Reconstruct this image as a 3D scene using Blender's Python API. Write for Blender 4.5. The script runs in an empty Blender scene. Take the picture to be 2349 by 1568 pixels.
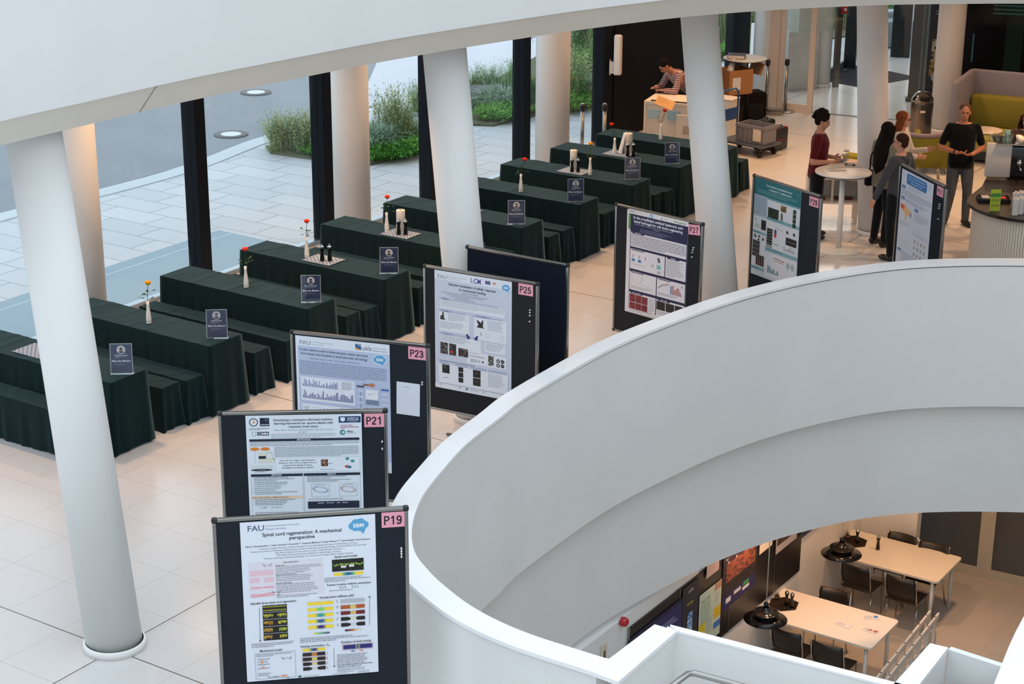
import bpy, bmesh, math, random
from mathutils import Vector, Matrix
random.seed(7)
PI = math.pi
S = bpy.context.scene
COL = S.collection
# ---------------------------------------------------------------- camera, world, lights, exposure
CF, CT, CR, CH = 4192.3, .3340, .0051, 7.007
FWD = Vector((0, math.cos(CT), -math.sin(CT))); UPV = Vector((0, math.sin(CT), math.cos(CT))); RTV = Vector((1, 0, 0))
R2 = RTV*math.cos(CR)+UPV*math.sin(CR); U2 = UPV*math.cos(CR)-RTV*math.sin(CR)
CAMP = Vector((0, 0, CH))
cd = bpy.data.cameras.new('camera'); cam = bpy.data.objects.new('camera', cd); COL.objects.link(cam)
cd.sensor_fit = 'HORIZONTAL'; cd.sensor_width = 36; cd.lens = CF/2349*36; cd.clip_end = 400
M = Matrix((R2, U2, -FWD)).transposed().to_4x4(); M.translation = CAMP; cam.matrix_world = M
S.camera = cam
def ray(x, y): return FWD+(x-1174.5)/CF*R2-(y-784)/CF*U2
def at(x, y, z=0.0):
    d = ray(x, y); return CAMP+d*((z-CH)/d.z)
def atd(x, y, Y):
    d = ray(x, y); return CAMP+d*(Y/d.y)
S.view_settings.view_transform = 'Standard'; S.view_settings.look = 'None'; S.view_settings.gamma = 1
S.view_settings.exposure = 0.27; S.view_settings.use_curve_mapping = False
w = bpy.data.worlds.new('overcast_sky'); S.world = w; w.use_nodes = True
nt = w.node_tree; bg = nt.nodes['Background']
bg.inputs[0].default_value = (.80, .90, 1.0, 1); bg.inputs[1].default_value = 1.45
def area(name, loc, size, power, col, rot=(0, 0, 0), sy=None, spread=PI):
    l = bpy.data.lights.new(name, 'AREA'); l.energy = power; l.color = col; l.size = size; l.spread = spread
    if sy: l.shape = 'RECTANGLE'; l.size_y = sy
    else: l.shape = 'DISK'
    o = bpy.data.objects.new(name, l); COL.objects.link(o); o.location = loc; o.rotation_euler = rot; return o
WARM = (1, .56, .29)
YAW = -.5861
LX = Vector((math.cos(YAW), math.sin(YAW), 0)); MY = Vector((-math.sin(YAW), math.cos(YAW), 0))
FG = Vector((.557, .83, 0)).normalized(); FN = Vector((.83, -.557, 0)).normalized(); FP = Vector((-3.57, 22.97, 0))
def fac(s, off=0, z=0): return FP+FG*s+FN*off+Vector((0, 0, z))
for s, off in ((-5, 2.4), (-2.6, 1.6), (-2.6, 3.6), (-.2, 1.6), (-.2, 3.4), (3, 1.4), (3, 3.0), (5.2, 2.0), (8.3, 1.8), (10.5, 2.2)):
    area('ceiling_downlight', fac(s, off, 3.84), .22, 27 if s < 2 else 27, WARM, spread=2.3)
for x, y in ((6.9, 26.5), (8, 24.5), (7, 23.2), (5.4, 28.5), (8.6, 29)):
    area('ceiling_downlight', (x, y, 3.84), .22, 32, WARM, spread=2.3)
def bulb(loc, e, r=.04):
    l = bpy.data.lights.new('track_spot', 'POINT'); l.energy = e; l.color = WARM; l.shadow_soft_size = r; o = bpy.data.objects.new('track_spot', l); COL.objects.link(o); o.location = loc
bulb((3.2, 19.85, -2.2), 34, .03); bulb((2.1, 18.75, -2.0), 20, .02)
area('basement_fill', (4.2, 20.7, -.9), .2, 16, WARM, spread=2.2)  # unseen fill lamps added above the canteen tables to brighten them
area('basement_fill', (5.9, 21.6, -.9), .25, 16, WARM, spread=2.2)
area('vestibule_lamp', (6.4, 35.6, 3.8), 1.2, 60, (1, .95, .88))
# ---------------------------------------------------------------- materials
def lin(c):
    if isinstance(c, str):
        c = c.lstrip('#'); c = c if len(c) == 6 else ''.join(k*2 for k in c); c = [int(c[i:i+2], 16)/255 for i in (0, 2, 4)]
        c = [x/12.92 if x <= .04045 else ((x+.055)/1.055)**2.4 for x in c]
    return tuple(c[:3])+(1,)
MATS = {}
def mat(kind):
    if kind in MATS: return MATS[kind]
    m = bpy.data.materials.new(kind); MATS[kind] = m; m.use_nodes = True; n = m.node_tree; N = n.nodes; L = n.links
    b = N['Principled BSDF']; a = N.new('ShaderNodeAttribute'); a.attribute_name = 'Col'
    L.new(a.outputs['Color'], b.inputs['Base Color'])
    r = {'matte': .75, 'paint': .55, 'satin': .38, 'gloss': .12, 'metal': .28, 'fabric': .95, 'cloth': .9, 'skin': .55, 'hair': .9, 'paper': .6, 'mirror': .06, 'leaf': .6, 'chrome': .12}.get(kind, .6)
    b.inputs['Roughness'].default_value = r
    if kind in ('metal', 'mirror', 'chrome'): b.inputs['Metallic'].default_value = 1
    if kind in ('fabric', 'cloth', 'leaf', 'hair', 'darkpaint'): b.inputs['Specular IOR Level'].default_value = .15
    if kind in ('fabric', 'cloth', 'matte', 'paint', 'hair', 'leaf', 'skin'):
        tc = N.new('ShaderNodeTexCoord'); ns = N.new('ShaderNodeTexNoise')
        ns.inputs['Scale'].default_value = {'fabric': 220, 'cloth': 160, 'hair': 60, 'leaf': 12, 'skin': 30}.get(kind, 6)
        L.new(tc.outputs['Object'], ns.inputs['Vector'])
        mx = N.new('ShaderNodeMix'); mx.data_type = 'RGBA'; mx.blend_type = 'MULTIPLY'
        amp = {'fabric': .35, 'cloth': .3, 'hair': .6, 'leaf': .5, 'skin': .15}.get(kind, .06)
        mp = N.new('ShaderNodeMapRange'); mp.inputs[3].default_value = 1-amp; mp.inputs[4].default_value = 1+amp*.6
        L.new(ns.outputs['Fac'], mp.inputs[0])
        mx.inputs[0].default_value = 1; L.new(a.outputs['Color'], mx.inputs[6]); L.new(mp.outputs[0], mx.inputs[7])
        L.new(mx.outputs[2], b.inputs['Base Color'])
    if kind == 'cloth':
        b.inputs['Sheen Weight'].default_value = .16; b.inputs['Sheen Roughness'].default_value = .45; b.inputs['Sheen Tint'].default_value = (.5, .9, 1, 1)
    return m
def glassmat(name, tint=(1, 1, 1), refl=1.0, ior=1.45):
    if name in MATS: return MATS[name]
    m = bpy.data.materials.new(name); MATS[name] = m; m.use_nodes = True; n = m.node_tree; N = n.nodes; L = n.links
    N.remove(N['Principled BSDF']); t = N.new('ShaderNodeBsdfTransparent'); g = N.new('ShaderNodeBsdfGlossy'); g.inputs['Roughness'].default_value = .02
    t.inputs[0].default_value = (*tint, 1); f = N.new('ShaderNodeLayerWeight'); f.inputs[0].default_value = .5
    pw = N.new('ShaderNodeMath'); pw.operation = 'POWER'; pw.inputs[1].default_value = 4.5; L.new(f.outputs['Facing'], pw.inputs[0])
    mu = N.new('ShaderNodeMath'); mu.operation = 'MULTIPLY_ADD'; mu.inputs[1].default_value = .5*refl; mu.inputs[2].default_value = .03*refl; L.new(pw.outputs[0], mu.inputs[0])
    x = N.new('ShaderNodeMixShader'); L.new(mu.outputs[0], x.inputs[0]); L.new(t.outputs[0], x.inputs[1]); L.new(g.outputs[0], x.inputs[2])
    L.new(x.outputs[0], N['Material Output'].inputs[0]); return m
glassmat('glass', (.965, .985, .98), .8)
glassmat('clear_glass', (.97, .99, .99), 1.3)
glassmat('dark_glass', (.05, .07, .075), 1.2)
def nodemat(name, rough, build, bump=None):
    m = bpy.data.materials.new(name); MATS[name] = m; m.use_nodes = True; n = m.node_tree; N = n.nodes; L = n.links
    b = N['Principled BSDF']; b.inputs['Roughness'].default_value = rough
    build(N, L, b); return m
def math_(N, L, op, a, b=None, c=None):
    k = N.new('ShaderNodeMath'); k.operation = op
    for i, v in enumerate((a, b, c)):
        if v is None: continue
        if hasattr(v, 'links'): L.new(v, k.inputs[i])
        else: k.inputs[i].default_value = v
    return k.outputs[0]
def mixc(N, L, f, a, b, mode='MIX'):
    k = N.new('ShaderNodeMix'); k.data_type = 'RGBA'; k.blend_type = mode
    for i, v in ((0, f), (6, a), (7, b)):
        if hasattr(v, 'links'): L.new(v, k.inputs[i])
        else: k.inputs[i].default_value = v
    return k.outputs[2]
def rotuv(N, L, origin):
    tc = N.new('ShaderNodeNewGeometry'); sb = N.new('ShaderNodeVectorMath'); sb.operation = 'SUBTRACT'
    L.new(tc.outputs['Position'], sb.inputs[0]); sb.inputs[1].default_value = (*origin[:2], 0)
    out = []
    for ax in (LX, MY):
        d = N.new('ShaderNodeVectorMath'); d.operation = 'DOT_PRODUCT'; L.new(sb.outputs[0], d.inputs[0]); d.inputs[1].default_value = ax; out.append(d.outputs['Value'])
    return out
def joint(N, L, u, pitch, width):
    f = math_(N, L, 'FRACT', math_(N, L, 'DIVIDE', u, pitch)); e = math_(N, L, 'ABSOLUTE', math_(N, L, 'SUBTRACT', f, .5))
    return math_(N, L, 'GREATER_THAN', e, .5-width/pitch/2)
def noise(N, L, scale, detail=2):
    tc = N.new('ShaderNodeNewGeometry'); ns = N.new('ShaderNodeTexNoise'); ns.inputs['Scale'].default_value = scale; ns.inputs['Detail'].default_value = detail
    L.new(tc.outputs['Position'], ns.inputs['Vector']); return ns.outputs['Fac']
def floor_tiles(N, L, b, base='#d2d0ce'):
    u, v = rotuv(N, L, at(140.6, 1444))
    fine = math_(N, L, 'MAXIMUM', joint(N, L, u, .6225, .0035), joint(N, L, v, .6225, .0035))
    u2, v2 = rotuv(N, L, at(262, 1490))
    dk = math_(N, L, 'MAXIMUM', joint(N, L, u2, 4.98, .011), joint(N, L, v2, 4.98, .011))
    sp = noise(N, L, 160, 3); bl = noise(N, L, .9, 2)
    c = mixc(N, L, math_(N, L, 'MULTIPLY', sp, .5), lin(base), lin('#c8c6c4'))
    c = mixc(N, L, math_(N, L, 'MULTIPLY', bl, .25), c, lin('#cfcdcb'))
    c = mixc(N, L, math_(N, L, 'MULTIPLY', fine, .75), c, lin('#8c857e'))
    c = mixc(N, L, dk, c, lin('#4c4a45')); L.new(c, b.inputs['Base Color'])
    b.inputs['Roughness'].default_value = .22; b.inputs['Specular IOR Level'].default_value = .45
nodemat('floor_tiles', .22, floor_tiles)
def paving(N, L, b):
    u, v = rotuv(N, L, FP)
    row = math_(N, L, 'FLOOR', math_(N, L, 'DIVIDE', v, .5))
    sh = math_(N, L, 'MULTIPLY', math_(N, L, 'FRACT', math_(N, L, 'MULTIPLY', row, .37)), 1.0)
    uu = math_(N, L, 'ADD', u, sh)
    j = math_(N, L, 'MAXIMUM', joint(N, L, uu, 1.0, .014), joint(N, L, v, .5, .012))
    cell = math_(N, L, 'FRACT', math_(N, L, 'MULTIPLY', math_(N, L, 'SINE', math_(N, L, 'ADD', math_(N, L, 'FLOOR', uu), math_(N, L, 'MULTIPLY', row, 7.3))), 43.7))
    c = mixc(N, L, cell, lin('#bfc4c9'), lin('#b1b8bf'))
    c = mixc(N, L, math_(N, L, 'MULTIPLY', noise(N, L, 40, 4), .35), c, lin('#a8b1ba'))
    c = mixc(N, L, math_(N, L, 'MULTIPLY', j, .85), c, lin('#4a545a')); L.new(c, b.inputs['Base Color'])
nodemat('paving', .55, paving)
def asphalt(N, L, b):
    c = mixc(N, L, noise(N, L, .8, 5), lin('#434d59'), lin('#6b7682'))
    c = mixc(N, L, math_(N, L, 'MULTIPLY', noise(N, L, 90, 2), .5), c, lin('#5b656f')); L.new(c, b.inputs['Base Color'])
nodemat('asphalt', .4, asphalt)
def grating(N, L, b):
    u, v = rotuv(N, L, FP)
    j = joint(N, L, v, .034, .016); k = joint(N, L, u, 1.35, .02)
    c = mixc(N, L, j, lin('#8fa9b6'), lin('#4f6a7a')); c = mixc(N, L, k, c, lin('#a9bcc6')); L.new(c, b.inputs['Base Color'])
    b.inputs['Metallic'].default_value = .4
nodemat('grating', .4, grating)
def plaster(N, L, b, c0='#e6e6e4', c1='#dcdcda'):
    c = mixc(N, L, noise(N, L, 1.3, 3), lin(c0), lin(c1)); L.new(c, b.inputs['Base Color'])
    bp = N.new('ShaderNodeBump'); bp.inputs['Strength'].default_value = .04; L.new(noise(N, L, 120, 2), bp.inputs['Height']); L.new(bp.outputs[0], b.inputs['Normal'])
nodemat('white_plaster', .6, plaster)
nodemat('fascia_plaster', .7, lambda N, L, b: plaster(N, L, b, '#e9e4da', '#e2ddd2'))
nodemat('light_concrete', .5, lambda N, L, b: plaster(N, L, b, '#c2c5cd', '#b4b9c2'))
nodemat('basement_tiles', .22, lambda N, L, b: floor_tiles(N, L, b, '#b3a28c'))
nodemat('white_lacquer', .3, lambda N, L, b: plaster(N, L, b, '#f2f2f2', '#ededed'))
def soil(N, L, b):
    c = mixc(N, L, noise(N, L, 14, 5), lin('#46513a'), lin('#6c6a58')); L.new(c, b.inputs['Base Color'])
nodemat('soil', .9, soil)
def checks(N, L, b):
    tc = N.new('ShaderNodeTexCoord'); k = N.new('ShaderNodeTexChecker'); k.inputs['Scale'].default_value = 34
    L.new(tc.outputs['Object'], k.inputs['Vector']); k.inputs[1].default_value = lin('#98a8bc'); k.inputs[2].default_value = lin('#5f6d80'); L.new(k.outputs[0], b.inputs['Base Color'])
nodemat('woven_mat', .7, checks)
def plaid(N, L, b):
    tc = N.new('ShaderNodeTexCoord'); s = N.new('ShaderNodeSeparateXYZ'); L.new(tc.outputs['Object'], s.inputs[0])
    a = joint(N, L, math_(N, L, 'ADD', s.outputs[0], s.outputs[1]), .035, .012); c = joint(N, L, s.outputs[2], .035, .012)
    x = mixc(N, L, math_(N, L, 'MULTIPLY', math_(N, L, 'ADD', a, c), .5), lin('#6b3237'), lin('#cfc0b8')); L.new(x, b.inputs['Base Color'])
nodemat('plaid_cotton', .9, plaid)
def denim(N, L, b):
    c = mixc(N, L, noise(N, L, 5, 4), lin('#2c3138'), lin('#59606a')); L.new(c, b.inputs['Base Color'])
nodemat('denim', .9, denim)
# ---------------------------------------------------------------- mesh builder
class MB:
    def __init__(s, col='#ffffff', mat='matte'): s.v = []; s.f = []; s.c = []; s.m = []; s.col = col; s.mat = mat; s.sm = []
    def add(s, vs, fs, col=None, mat=None, smooth=False, T=None):
        o = len(s.v); s.v += [tuple(T @ Vector(p)) if T else tuple(p) for p in vs]
        for f in fs: s.f.append([i+o for i in f]); s.c.append(col or s.col); s.m.append(mat or s.mat); s.sm.append(smooth)
        return s
    def box(s, c, d, col=None, mat=None, rz=0, T=None, bev=0):
        x, y, z = d[0]/2, d[1]/2, d[2]/2
        R = Matrix.Translation(c) @ Matrix.Rotation(rz, 4, 'Z')
        if T: R = T @ R
        if bev <= 0:
            vs = [(a*x, b*y, e*z) for e in (-1, 1) for b in (-1, 1) for a in (-1, 1)]
            fs = [(0, 2, 3, 1), (4, 5, 7, 6), (0, 1, 5, 4), (2, 6, 7, 3), (0, 4, 6, 2), (1, 3, 7, 5)]
            return s.add(vs, fs, col, mat, T=R)
        b = min(bev, x*.99, y*.99, z*.99); prof = []
        for (zz, ins) in ((-z, b), (-z+b*.3, b*.3), (-z+b, 0), (z-b, 0), (z-b*.3, b*.3), (z, b)): prof.append((zz, ins))
        n = 3; rings = []
        for zz, ins in prof:
            ring = []
            for (sx, sy, a0) in ((1, 1, 0), (-1, 1, PI/2), (-1, -1, PI), (1, -1, 1.5*PI)):
                for k in range(n+1):
                    a = a0+PI/2*k/n; r = b-ins*.999+1e-5
                    ring.append((sx*(x-b)+math.cos(a)*r, sy*(y-b)+math.sin(a)*r, zz))
            rings.append(ring)
        return s.loft(rings, col, mat, True, True, T=R)
    def loft(s, rings, col=None, mat=None, cap=True, smooth=True, T=None, closed=True):
        n = len(rings[0]); vs = [p for r in rings for p in r]; fs = []
        for i in range(len(rings)-1):
            for j in range(n if closed else n-1):
                k = (j+1) % n; fs.append((i*n+j, i*n+k, (i+1)*n+k, (i+1)*n+j))
        s.add(vs, fs, col, mat, smooth, T)
        if cap:
            o = len(s.v)-len(vs)
            for ids in (list(range(n))[::-1], [(len(rings)-1)*n+j for j in range(n)]):
                s.f.append([i+o for i in ids]); s.c.append(col or s.col); s.m.append(mat or s.mat); s.sm.append(False)
        return s
    def lathe(s, prof, c=(0, 0, 0), n=24, col=None, mat=None, T=None, cap=True):
        rings = [[(c[0]+r*math.cos(2*PI*j/n), c[1]+r*math.sin(2*PI*j/n), c[2]+z) for j in range(n)] for r, z in prof]
        return s.loft(rings, col, mat, cap, True, T)
    def tube(s, pts, r, n=10, col=None, mat=None, cap=True, T=None):
        pts = [Vector(p) for p in pts]; rr = r if isinstance(r, (list, tuple)) else [r]*len(pts); rings = []
        up = None
        for i, p in enumerate(pts):
            d = (pts[min(i+1, len(pts)-1)]-pts[max(i-1, 0)]).normalized()
            if up is None: up = d.orthogonal().normalized()
            up = (up-d*up.dot(d)).normalized(); q = d.cross(up)
            rings.append([tuple(p+(up*math.cos(2*PI*j/n)+q*math.sin(2*PI*j/n))*rr[i]) for j in range(n)])
        return s.loft(rings, col, mat, cap, True, T)
    def ball(s, c, r, col=None, mat=None, n=14, T=None):
        r = r if isinstance(r, (tuple, list)) else (r, r, r); rings = []
        for i in range(1, n):
            a = PI*i/n; rings.append([(c[0]+r[0]*math.sin(a)*math.cos(2*PI*j/n), c[1]+r[1]*math.sin(a)*math.sin(2*PI*j/n), c[2]-r[2]*math.cos(a)) for j in range(n)])
        return s.loft(rings, col, mat, True, True, T)
    def prism(s, poly, z0, z1, col=None, mat=None, T=None):
        n = len(poly); vs = [(p[0], p[1], z0) for p in poly]+[(p[0], p[1], z1) for p in poly]
        fs = [tuple(range(n))[::-1], tuple(range(n, 2*n))]+[(i, (i+1) % n, n+(i+1) % n, n+i) for i in range(n)]
        return s.add(vs, fs, col, mat, T=T)
    def obj(s, name, parent=None, loc=None, rz=0, recalc=True, data=None):
        me = bpy.data.meshes.new(name); me.from_pydata(s.v, [], s.f)
        mats = []
        for m in s.m:
            if m not in mats: mats.append(m)
        for m in mats: me.materials.append(MATS[m] if m in MATS else mat(m))
        ix = {m: i for i, m in enumerate(mats)}
        me.polygons.foreach_set('material_index', [ix[m] for m in s.m]); me.polygons.foreach_set('use_smooth', s.sm)
        ca = me.color_attributes.new('Col', 'FLOAT_COLOR', 'CORNER'); cc = {}; buf = []
        for p, c in zip(s.f, s.c):
            if c not in cc: cc[c] = lin(c)
            for _ in p: buf += cc[c]
        ca.data.foreach_set('color', buf)
        if recalc:
            bm = bmesh.new(); bm.from_mesh(me); bmesh.ops.recalc_face_normals(bm, faces=bm.faces); bm.to_mesh(me); bm.free()
        o = bpy.data.objects.new(name, me); COL.objects.link(o)
        if parent: o.parent = parent
        if loc is not None: o.location = loc
        o.rotation_euler = (0, 0, rz); return o
def tag(o, label, cat, group=None):
    o['label'] = label; o['category'] = cat
    if group: o['group'] = group
    return o
def thing(name, label, cat, loc=(0, 0, 0), rz=0, group=None):
    o = bpy.data.objects.new(name, None); COL.objects.link(o); o.location = loc; o.rotation_euler = (0, 0, rz); o.empty_display_size = .1
    return tag(o, label, cat, group)
def struct(o): o['kind'] = 'structure'; return o
def stuff(o): o['kind'] = 'stuff'; return o
def dup(o, loc=None, rz=None, label=None, group=None, scale=None, parent=None):
    c = o.copy(); COL.objects.link(c)
    if parent: c.parent = parent
    if loc is not None: c.location = loc
    if rz is not None: c.rotation_euler = (0, 0, rz)
    if scale: c.scale = (scale,)*3 if not isinstance(scale, tuple) else scale
    if label: c['label'] = label
    if group: c['group'] = group
    for ch in list(o.children): dup(ch, parent=c)
    return c
# ---------------------------------------------------------------- lettering as mesh
TXT = {}
def text_geo(s, bold=False):
    k = (s, bold)
    if k in TXT: return TXT[k]
    cu = bpy.data.curves.new('t', 'FONT'); cu.body = s; cu.size = 1; cu.resolution_u = 2; cu.offset = .018 if bold else 0
    o = bpy.data.objects.new('t', cu); COL.objects.link(o); dg = bpy.context.evaluated_depsgraph_get(); dg.update()
    me = bpy.data.meshes.new_from_object(o.evaluated_get(dg)); vs = [(v.co.x, v.co.y) for v in me.vertices]; fs = [tuple(p.vertices) for p in me.polygons]
    bpy.data.objects.remove(o); bpy.data.curves.remove(cu); bpy.data.meshes.remove(me)
    xs = [v[0] for v in vs] or [0]; ys = [v[1] for v in vs] or [0]
    TXT[k] = (vs, fs, min(xs), max(xs)); return TXT[k]
class Sheet:
    """flat printed sheet; u right, v down (metres), front faces local -y"""
    def __init__(s, w, h, bg='#e9ebee', t=.002): s.w, s.h = w, h; s.mb = MB(bg, 'paper'); s.mb.box((w/2, t/2, -h/2), (w, t, h)); s.k = 1
    def poly(s, pts, col, k=None):
        if k is None: s.k += 1; k = s.k
        y = -.0003-.00003*k
        s.mb.add([(u, y, -v) for u, v in pts], [tuple(range(len(pts)))], col)
    def rect(s, u, v, w, h, col): s.poly([(u, v), (u+w, v), (u+w, v+h), (u, v+h)], col)
    def ell(s, u, v, a, b, col, n=18): s.poly([(u+a*math.cos(2*PI*i/n), v+b*math.sin(2*PI*i/n)) for i in range(n)], col)
    def frame(s, u, v, w, h, t, col):
        for r in ((u, v, w, t), (u, v+h-t, w, t), (u, v, t, h), (u+w-t, v, t, h)): s.rect(*r, col)
    def text(s, u, v, size, t, col='#2a2d33', bold=False, al='c', wmax=None, w=None):
        vs, fs, x0, x1 = text_geo(t, bold); sx = size
        W = (x1-x0)*size
        if w: sx = size*w/W; W = w
        elif wmax and W > wmax: sx = size*wmax/W; W = wmax
        ou = u-W/2 if al == 'c' else (u if al == 'l' else u-W); s.k += 1; y = -.0003-.00003*s.k
        s.mb.add([(ou+(a-x0)*sx, y, -(v-b*size)) for a, b in vs], fs, col)
    def lines(s, u, v, w, n, pitch, col='#8b9098', th=.35, just=False):
        s.k += 1
        for i in range(n):
            x = u; W = w*(1 if just else random.uniform(.72, 1)) if i < n-1 else w*random.uniform(.4, .8)
            while x < u+W:
                l = min(random.uniform(2, 7)*pitch*.4, u+W-x)
                s.poly([(x, v+i*pitch), (x+l, v+i*pitch), (x+l, v+i*pitch+pitch*th), (x, v+i*pitch+pitch*th)], col, s.k); x += l+pitch*.28
    def pic(s, u, v, w, h, pal, nx=8, ny=6):
        s.rect(u, v, w, h, pal[0]); s.k += 1
        for i in range(nx):
            for j in range(ny):
                if random.random() < .7:
                    a, b = w/nx, h/ny; s.poly([(u+i*a, v+j*b), (u+(i+1)*a, v+j*b), (u+(i+1)*a, v+(j+1)*b), (u+i*a, v+(j+1)*b)], random.choice(pal), s.k)
    def bars(s, u, v, w, h, n, cols, axis='#6c7078'):
        s.rect(u, v, .0015, h, axis); s.rect(u, v+h-.0015, w, .0015, axis)
        for i in range(n):
            b = h*random.uniform(.2, .95); s.rect(u+w*(i+.2)/n, v+h-b, w/n*.6, b, cols[i % len(cols)])
    def line(s, u0, v0, u1, v1, t, col):
        d = math.hypot(u1-u0, v1-v0); a, b = -(v1-v0)/d*t/2, (u1-u0)/d*t/2
        s.poly([(u0+a, v0+b), (u1+a, v1+b), (u1-a, v1-b), (u0-a, v0-b)], col)
    def curve(s, pts, t, col):
        for a, b in zip(pts, pts[1:]): s.line(*a, *b, t, col)
    def obj(s, name, **k): return s.mb.obj(name, recalc=False, **k)
def crom(P, n=6, closed=False):
    out = []; N = len(P)
    for i in range(N-1):
        p0, p1, p2, p3 = (Vector(P[max(i-1, 0)]), Vector(P[i]), Vector(P[i+1]), Vector(P[min(i+2, N-1)]))
        for k in range(n):
            t = k/n; out.append(.5*((2*p1)+(p2-p0)*t+(2*p0-5*p1+4*p2-p3)*t*t+(3*p1-p0-3*p2+p3)*t**3))
    out.append(Vector(P[-1])); return out
def offset(P, d):
    out = []
    for i, p in enumerate(P):
        t = (P[min(i+1, len(P)-1)]-P[max(i-1, 0)]).normalized(); out.append(p+Vector((t.y, -t.x))*d)
    return out
def band(A, B, zA0, zA1, zB0, zB1, m='white_plaster'):
    """closed strip solid between plan curves A and B; A side spans zA0..zA1, B side zB0..zB1"""
    mb = MB('#ffffff', m); rings = [[(a.x, a.y, zA0), (a.x, a.y, zA1), (b.x, b.y, zB1), (b.x, b.y, zB0)] for a, b in zip(A, B)]
    mb.loft(rings, smooth=False); return mb
def fill(outer, holes, z0, z1, name, m, label=None):
    bm = bmesh.new(); E = []
    for loop in [outer]+holes:
        vs = [bm.verts.new((p[0], p[1], z1)) for p in loop]; E += [bm.edges.new((vs[i], vs[(i+1) % len(vs)])) for i in range(len(vs))]
    bmesh.ops.triangle_fill(bm, use_beauty=True, use_dissolve=False, edges=E)
    g = bmesh.ops.extrude_face_region(bm, geom=bm.faces[:]); 
    for v in [e for e in g['geom'] if isinstance(e, bmesh.types.BMVert)]: v.co.z = z0
    bmesh.ops.recalc_face_normals(bm, faces=bm.faces)
    me = bpy.data.meshes.new(name); bm.to_mesh(me); bm.free(); me.materials.append(MATS[m]); o = bpy.data.objects.new(name, me); COL.objects.link(o); return o
# ---------------------------------------------------------------- void parapet, floors, gallery
V2 = lambda L: [Vector(p) for p in L]
ci = V2([(9.4, 19.3), (8.2, 19.75), (7.0, 20.06), (5.89, 20.17), (4.91, 20.12), (4.14, 19.9), (3.23, 19.4), (2.44, 18.78), (1.72, 18.04), (.98, 17.15), (.17, 15.86), (-.11, 15.27), (-.4, 14.63), (-.58, 14.07), (-.73, 13.5), (-.78, 12.95), (-.74, 12.5), (-.62, 12.17), (-.48, 11.9), (-.3, 11.62), (-.1, 11.39), (.13, 11.19), (.38, 11.02), (.66, 10.84)])
inner = crom(ci, 5); outer = offset(inner, -.19)
if (outer[20]-Vector((3, 15))).length < (inner[20]-Vector((3, 15))).length: outer = offset(inner, .19)
outer[-1] = Vector((.71, 10.56))
SG = -1 if (offset(inner, -.19)[20]-outer[20]).length < .01 else 1
o_ = lambda P, d: offset(P, SG*d)
mb = band(o_(inner, .0), o_(inner, .17), -.77, .955, -.77, .955)
struct(mb.obj('wall_parapet'))
gap_shade = band(o_(inner, .02), o_(inner, .15), .954, .972, .954, .972, 'matte'); gap_shade.c = ['#55595c']*len(gap_shade.c); struct(gap_shade.obj('trim_gap_shade'))  # recess under the cap, coloured dark to stand for its shade
A = o_(inner, -.012); B = o_(inner, .195)
A[-1] = Vector((.66, 10.86)); B[-1] = Vector((.705, 10.555))
capm = band(A, B, .97, 1.0, .97, 1.0, 'white_lacquer')
capm.prism([(.66, 10.86), (.705, 10.555), (1.15, 11.26), (1.0, 11.35)], .97, 1.0, mat='white_lacquer')
struct(capm.obj('trim_2'))
# stair well parapet: thick left leg and thin far leg, with handrails on their inner side
def leg(name, pts, z0, z1, m='white_plaster'):
    mb = MB('#ffffff', m); mb.prism(pts, z0, z1, mat=m); return struct(mb.obj(name))
leg('wall_stair', [(.665, 10.86), (.70, 10.57), (1.145, 11.27), (1.005, 11.345)], -.77, .968)
u = Vector((.875, -.485)); n_ = Vector((.485, .875))
P0 = Vector((1.15, 11.26)); P1 = P0+u*2.2
leg('wall_stair_far', [tuple(P0-u*.06+n_*.0), tuple(P1), tuple(P1+n_*.05), tuple(P0-u*.1+n_*.05)], -1.2, .985)
leg('trim_3', [tuple(P0-n_*.006), tuple(P1-n_*.006), tuple(P1+n_*.058), tuple(P0-u*.08+n_*.058)], .985, 1.0, 'white_lacquer')
Q0 = Vector((2.52, 10.54)); Q1 = Vector((2.86, 11.10)); Q2 = Vector((2.97, 11.04)); Q3 = Q2+(Vector((3.36, 10.74))-Q2)*2
leg('wall_stair_right', [(2.1, 9.9), (2.24, 9.84), tuple(Q2-Vector((.01, .02))), tuple(Q1)], -1.2, .968)
leg('trim_4', [(2.09, 9.9), (2.25, 9.84), tuple(Q2), tuple(Q1)], .968, 1.0, 'white_lacquer')
d = (Q3-Q2).normalized(); e = Vector((-d.y, d.x))
leg('wall_stair_end', [tuple(Q2-e*.0), tuple(Q3), tuple(Q3+e*.05), tuple(Q2+e*.05)], -1.2, .985)
for nm, lab, pts in (('handrail', 'brushed steel handrail inside the left white stair parapet', [P0-n_*1.0+u*.04, P0-n_*.12+u*.16, P0-n_*.12+u*2.0]), ('handrail', 'brushed steel handrail in the lower right corner inside the small white parapet', [Q2-e*1.0-d*.25, Q2-e*.12+d*.11, Q2-e*.12+d*1.0])):
    m = MB('#a9a7a3', 'metal'); a, b, c = [Vector((p.x, p.y, .78)) for p in pts]
    m.tube([a, b-(b-a).normalized()*.03, b+(c-b).normalized()*.03, c], .022, 12)
    tag(m.obj(nm), lab, 'handrail')
    # right hand parapet of the void
rc = crom(V2([(2.2, 8.6), (2.75, 9.6), (3.17, 10.55), (3.59, 11.45), (4.3, 12.7), (5.2, 14.0), (6.6, 15.3), (9.4, 16.2)]), 5)
struct(band(rc, offset(rc, .17), -.77, .97, -.77, .97).obj('wall_parapet_right'))
struct(band(offset(rc, -.01), offset(rc, .24), .97, 1.0, .97, 1.0, 'white_lacquer').obj('trim_5'))
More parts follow.
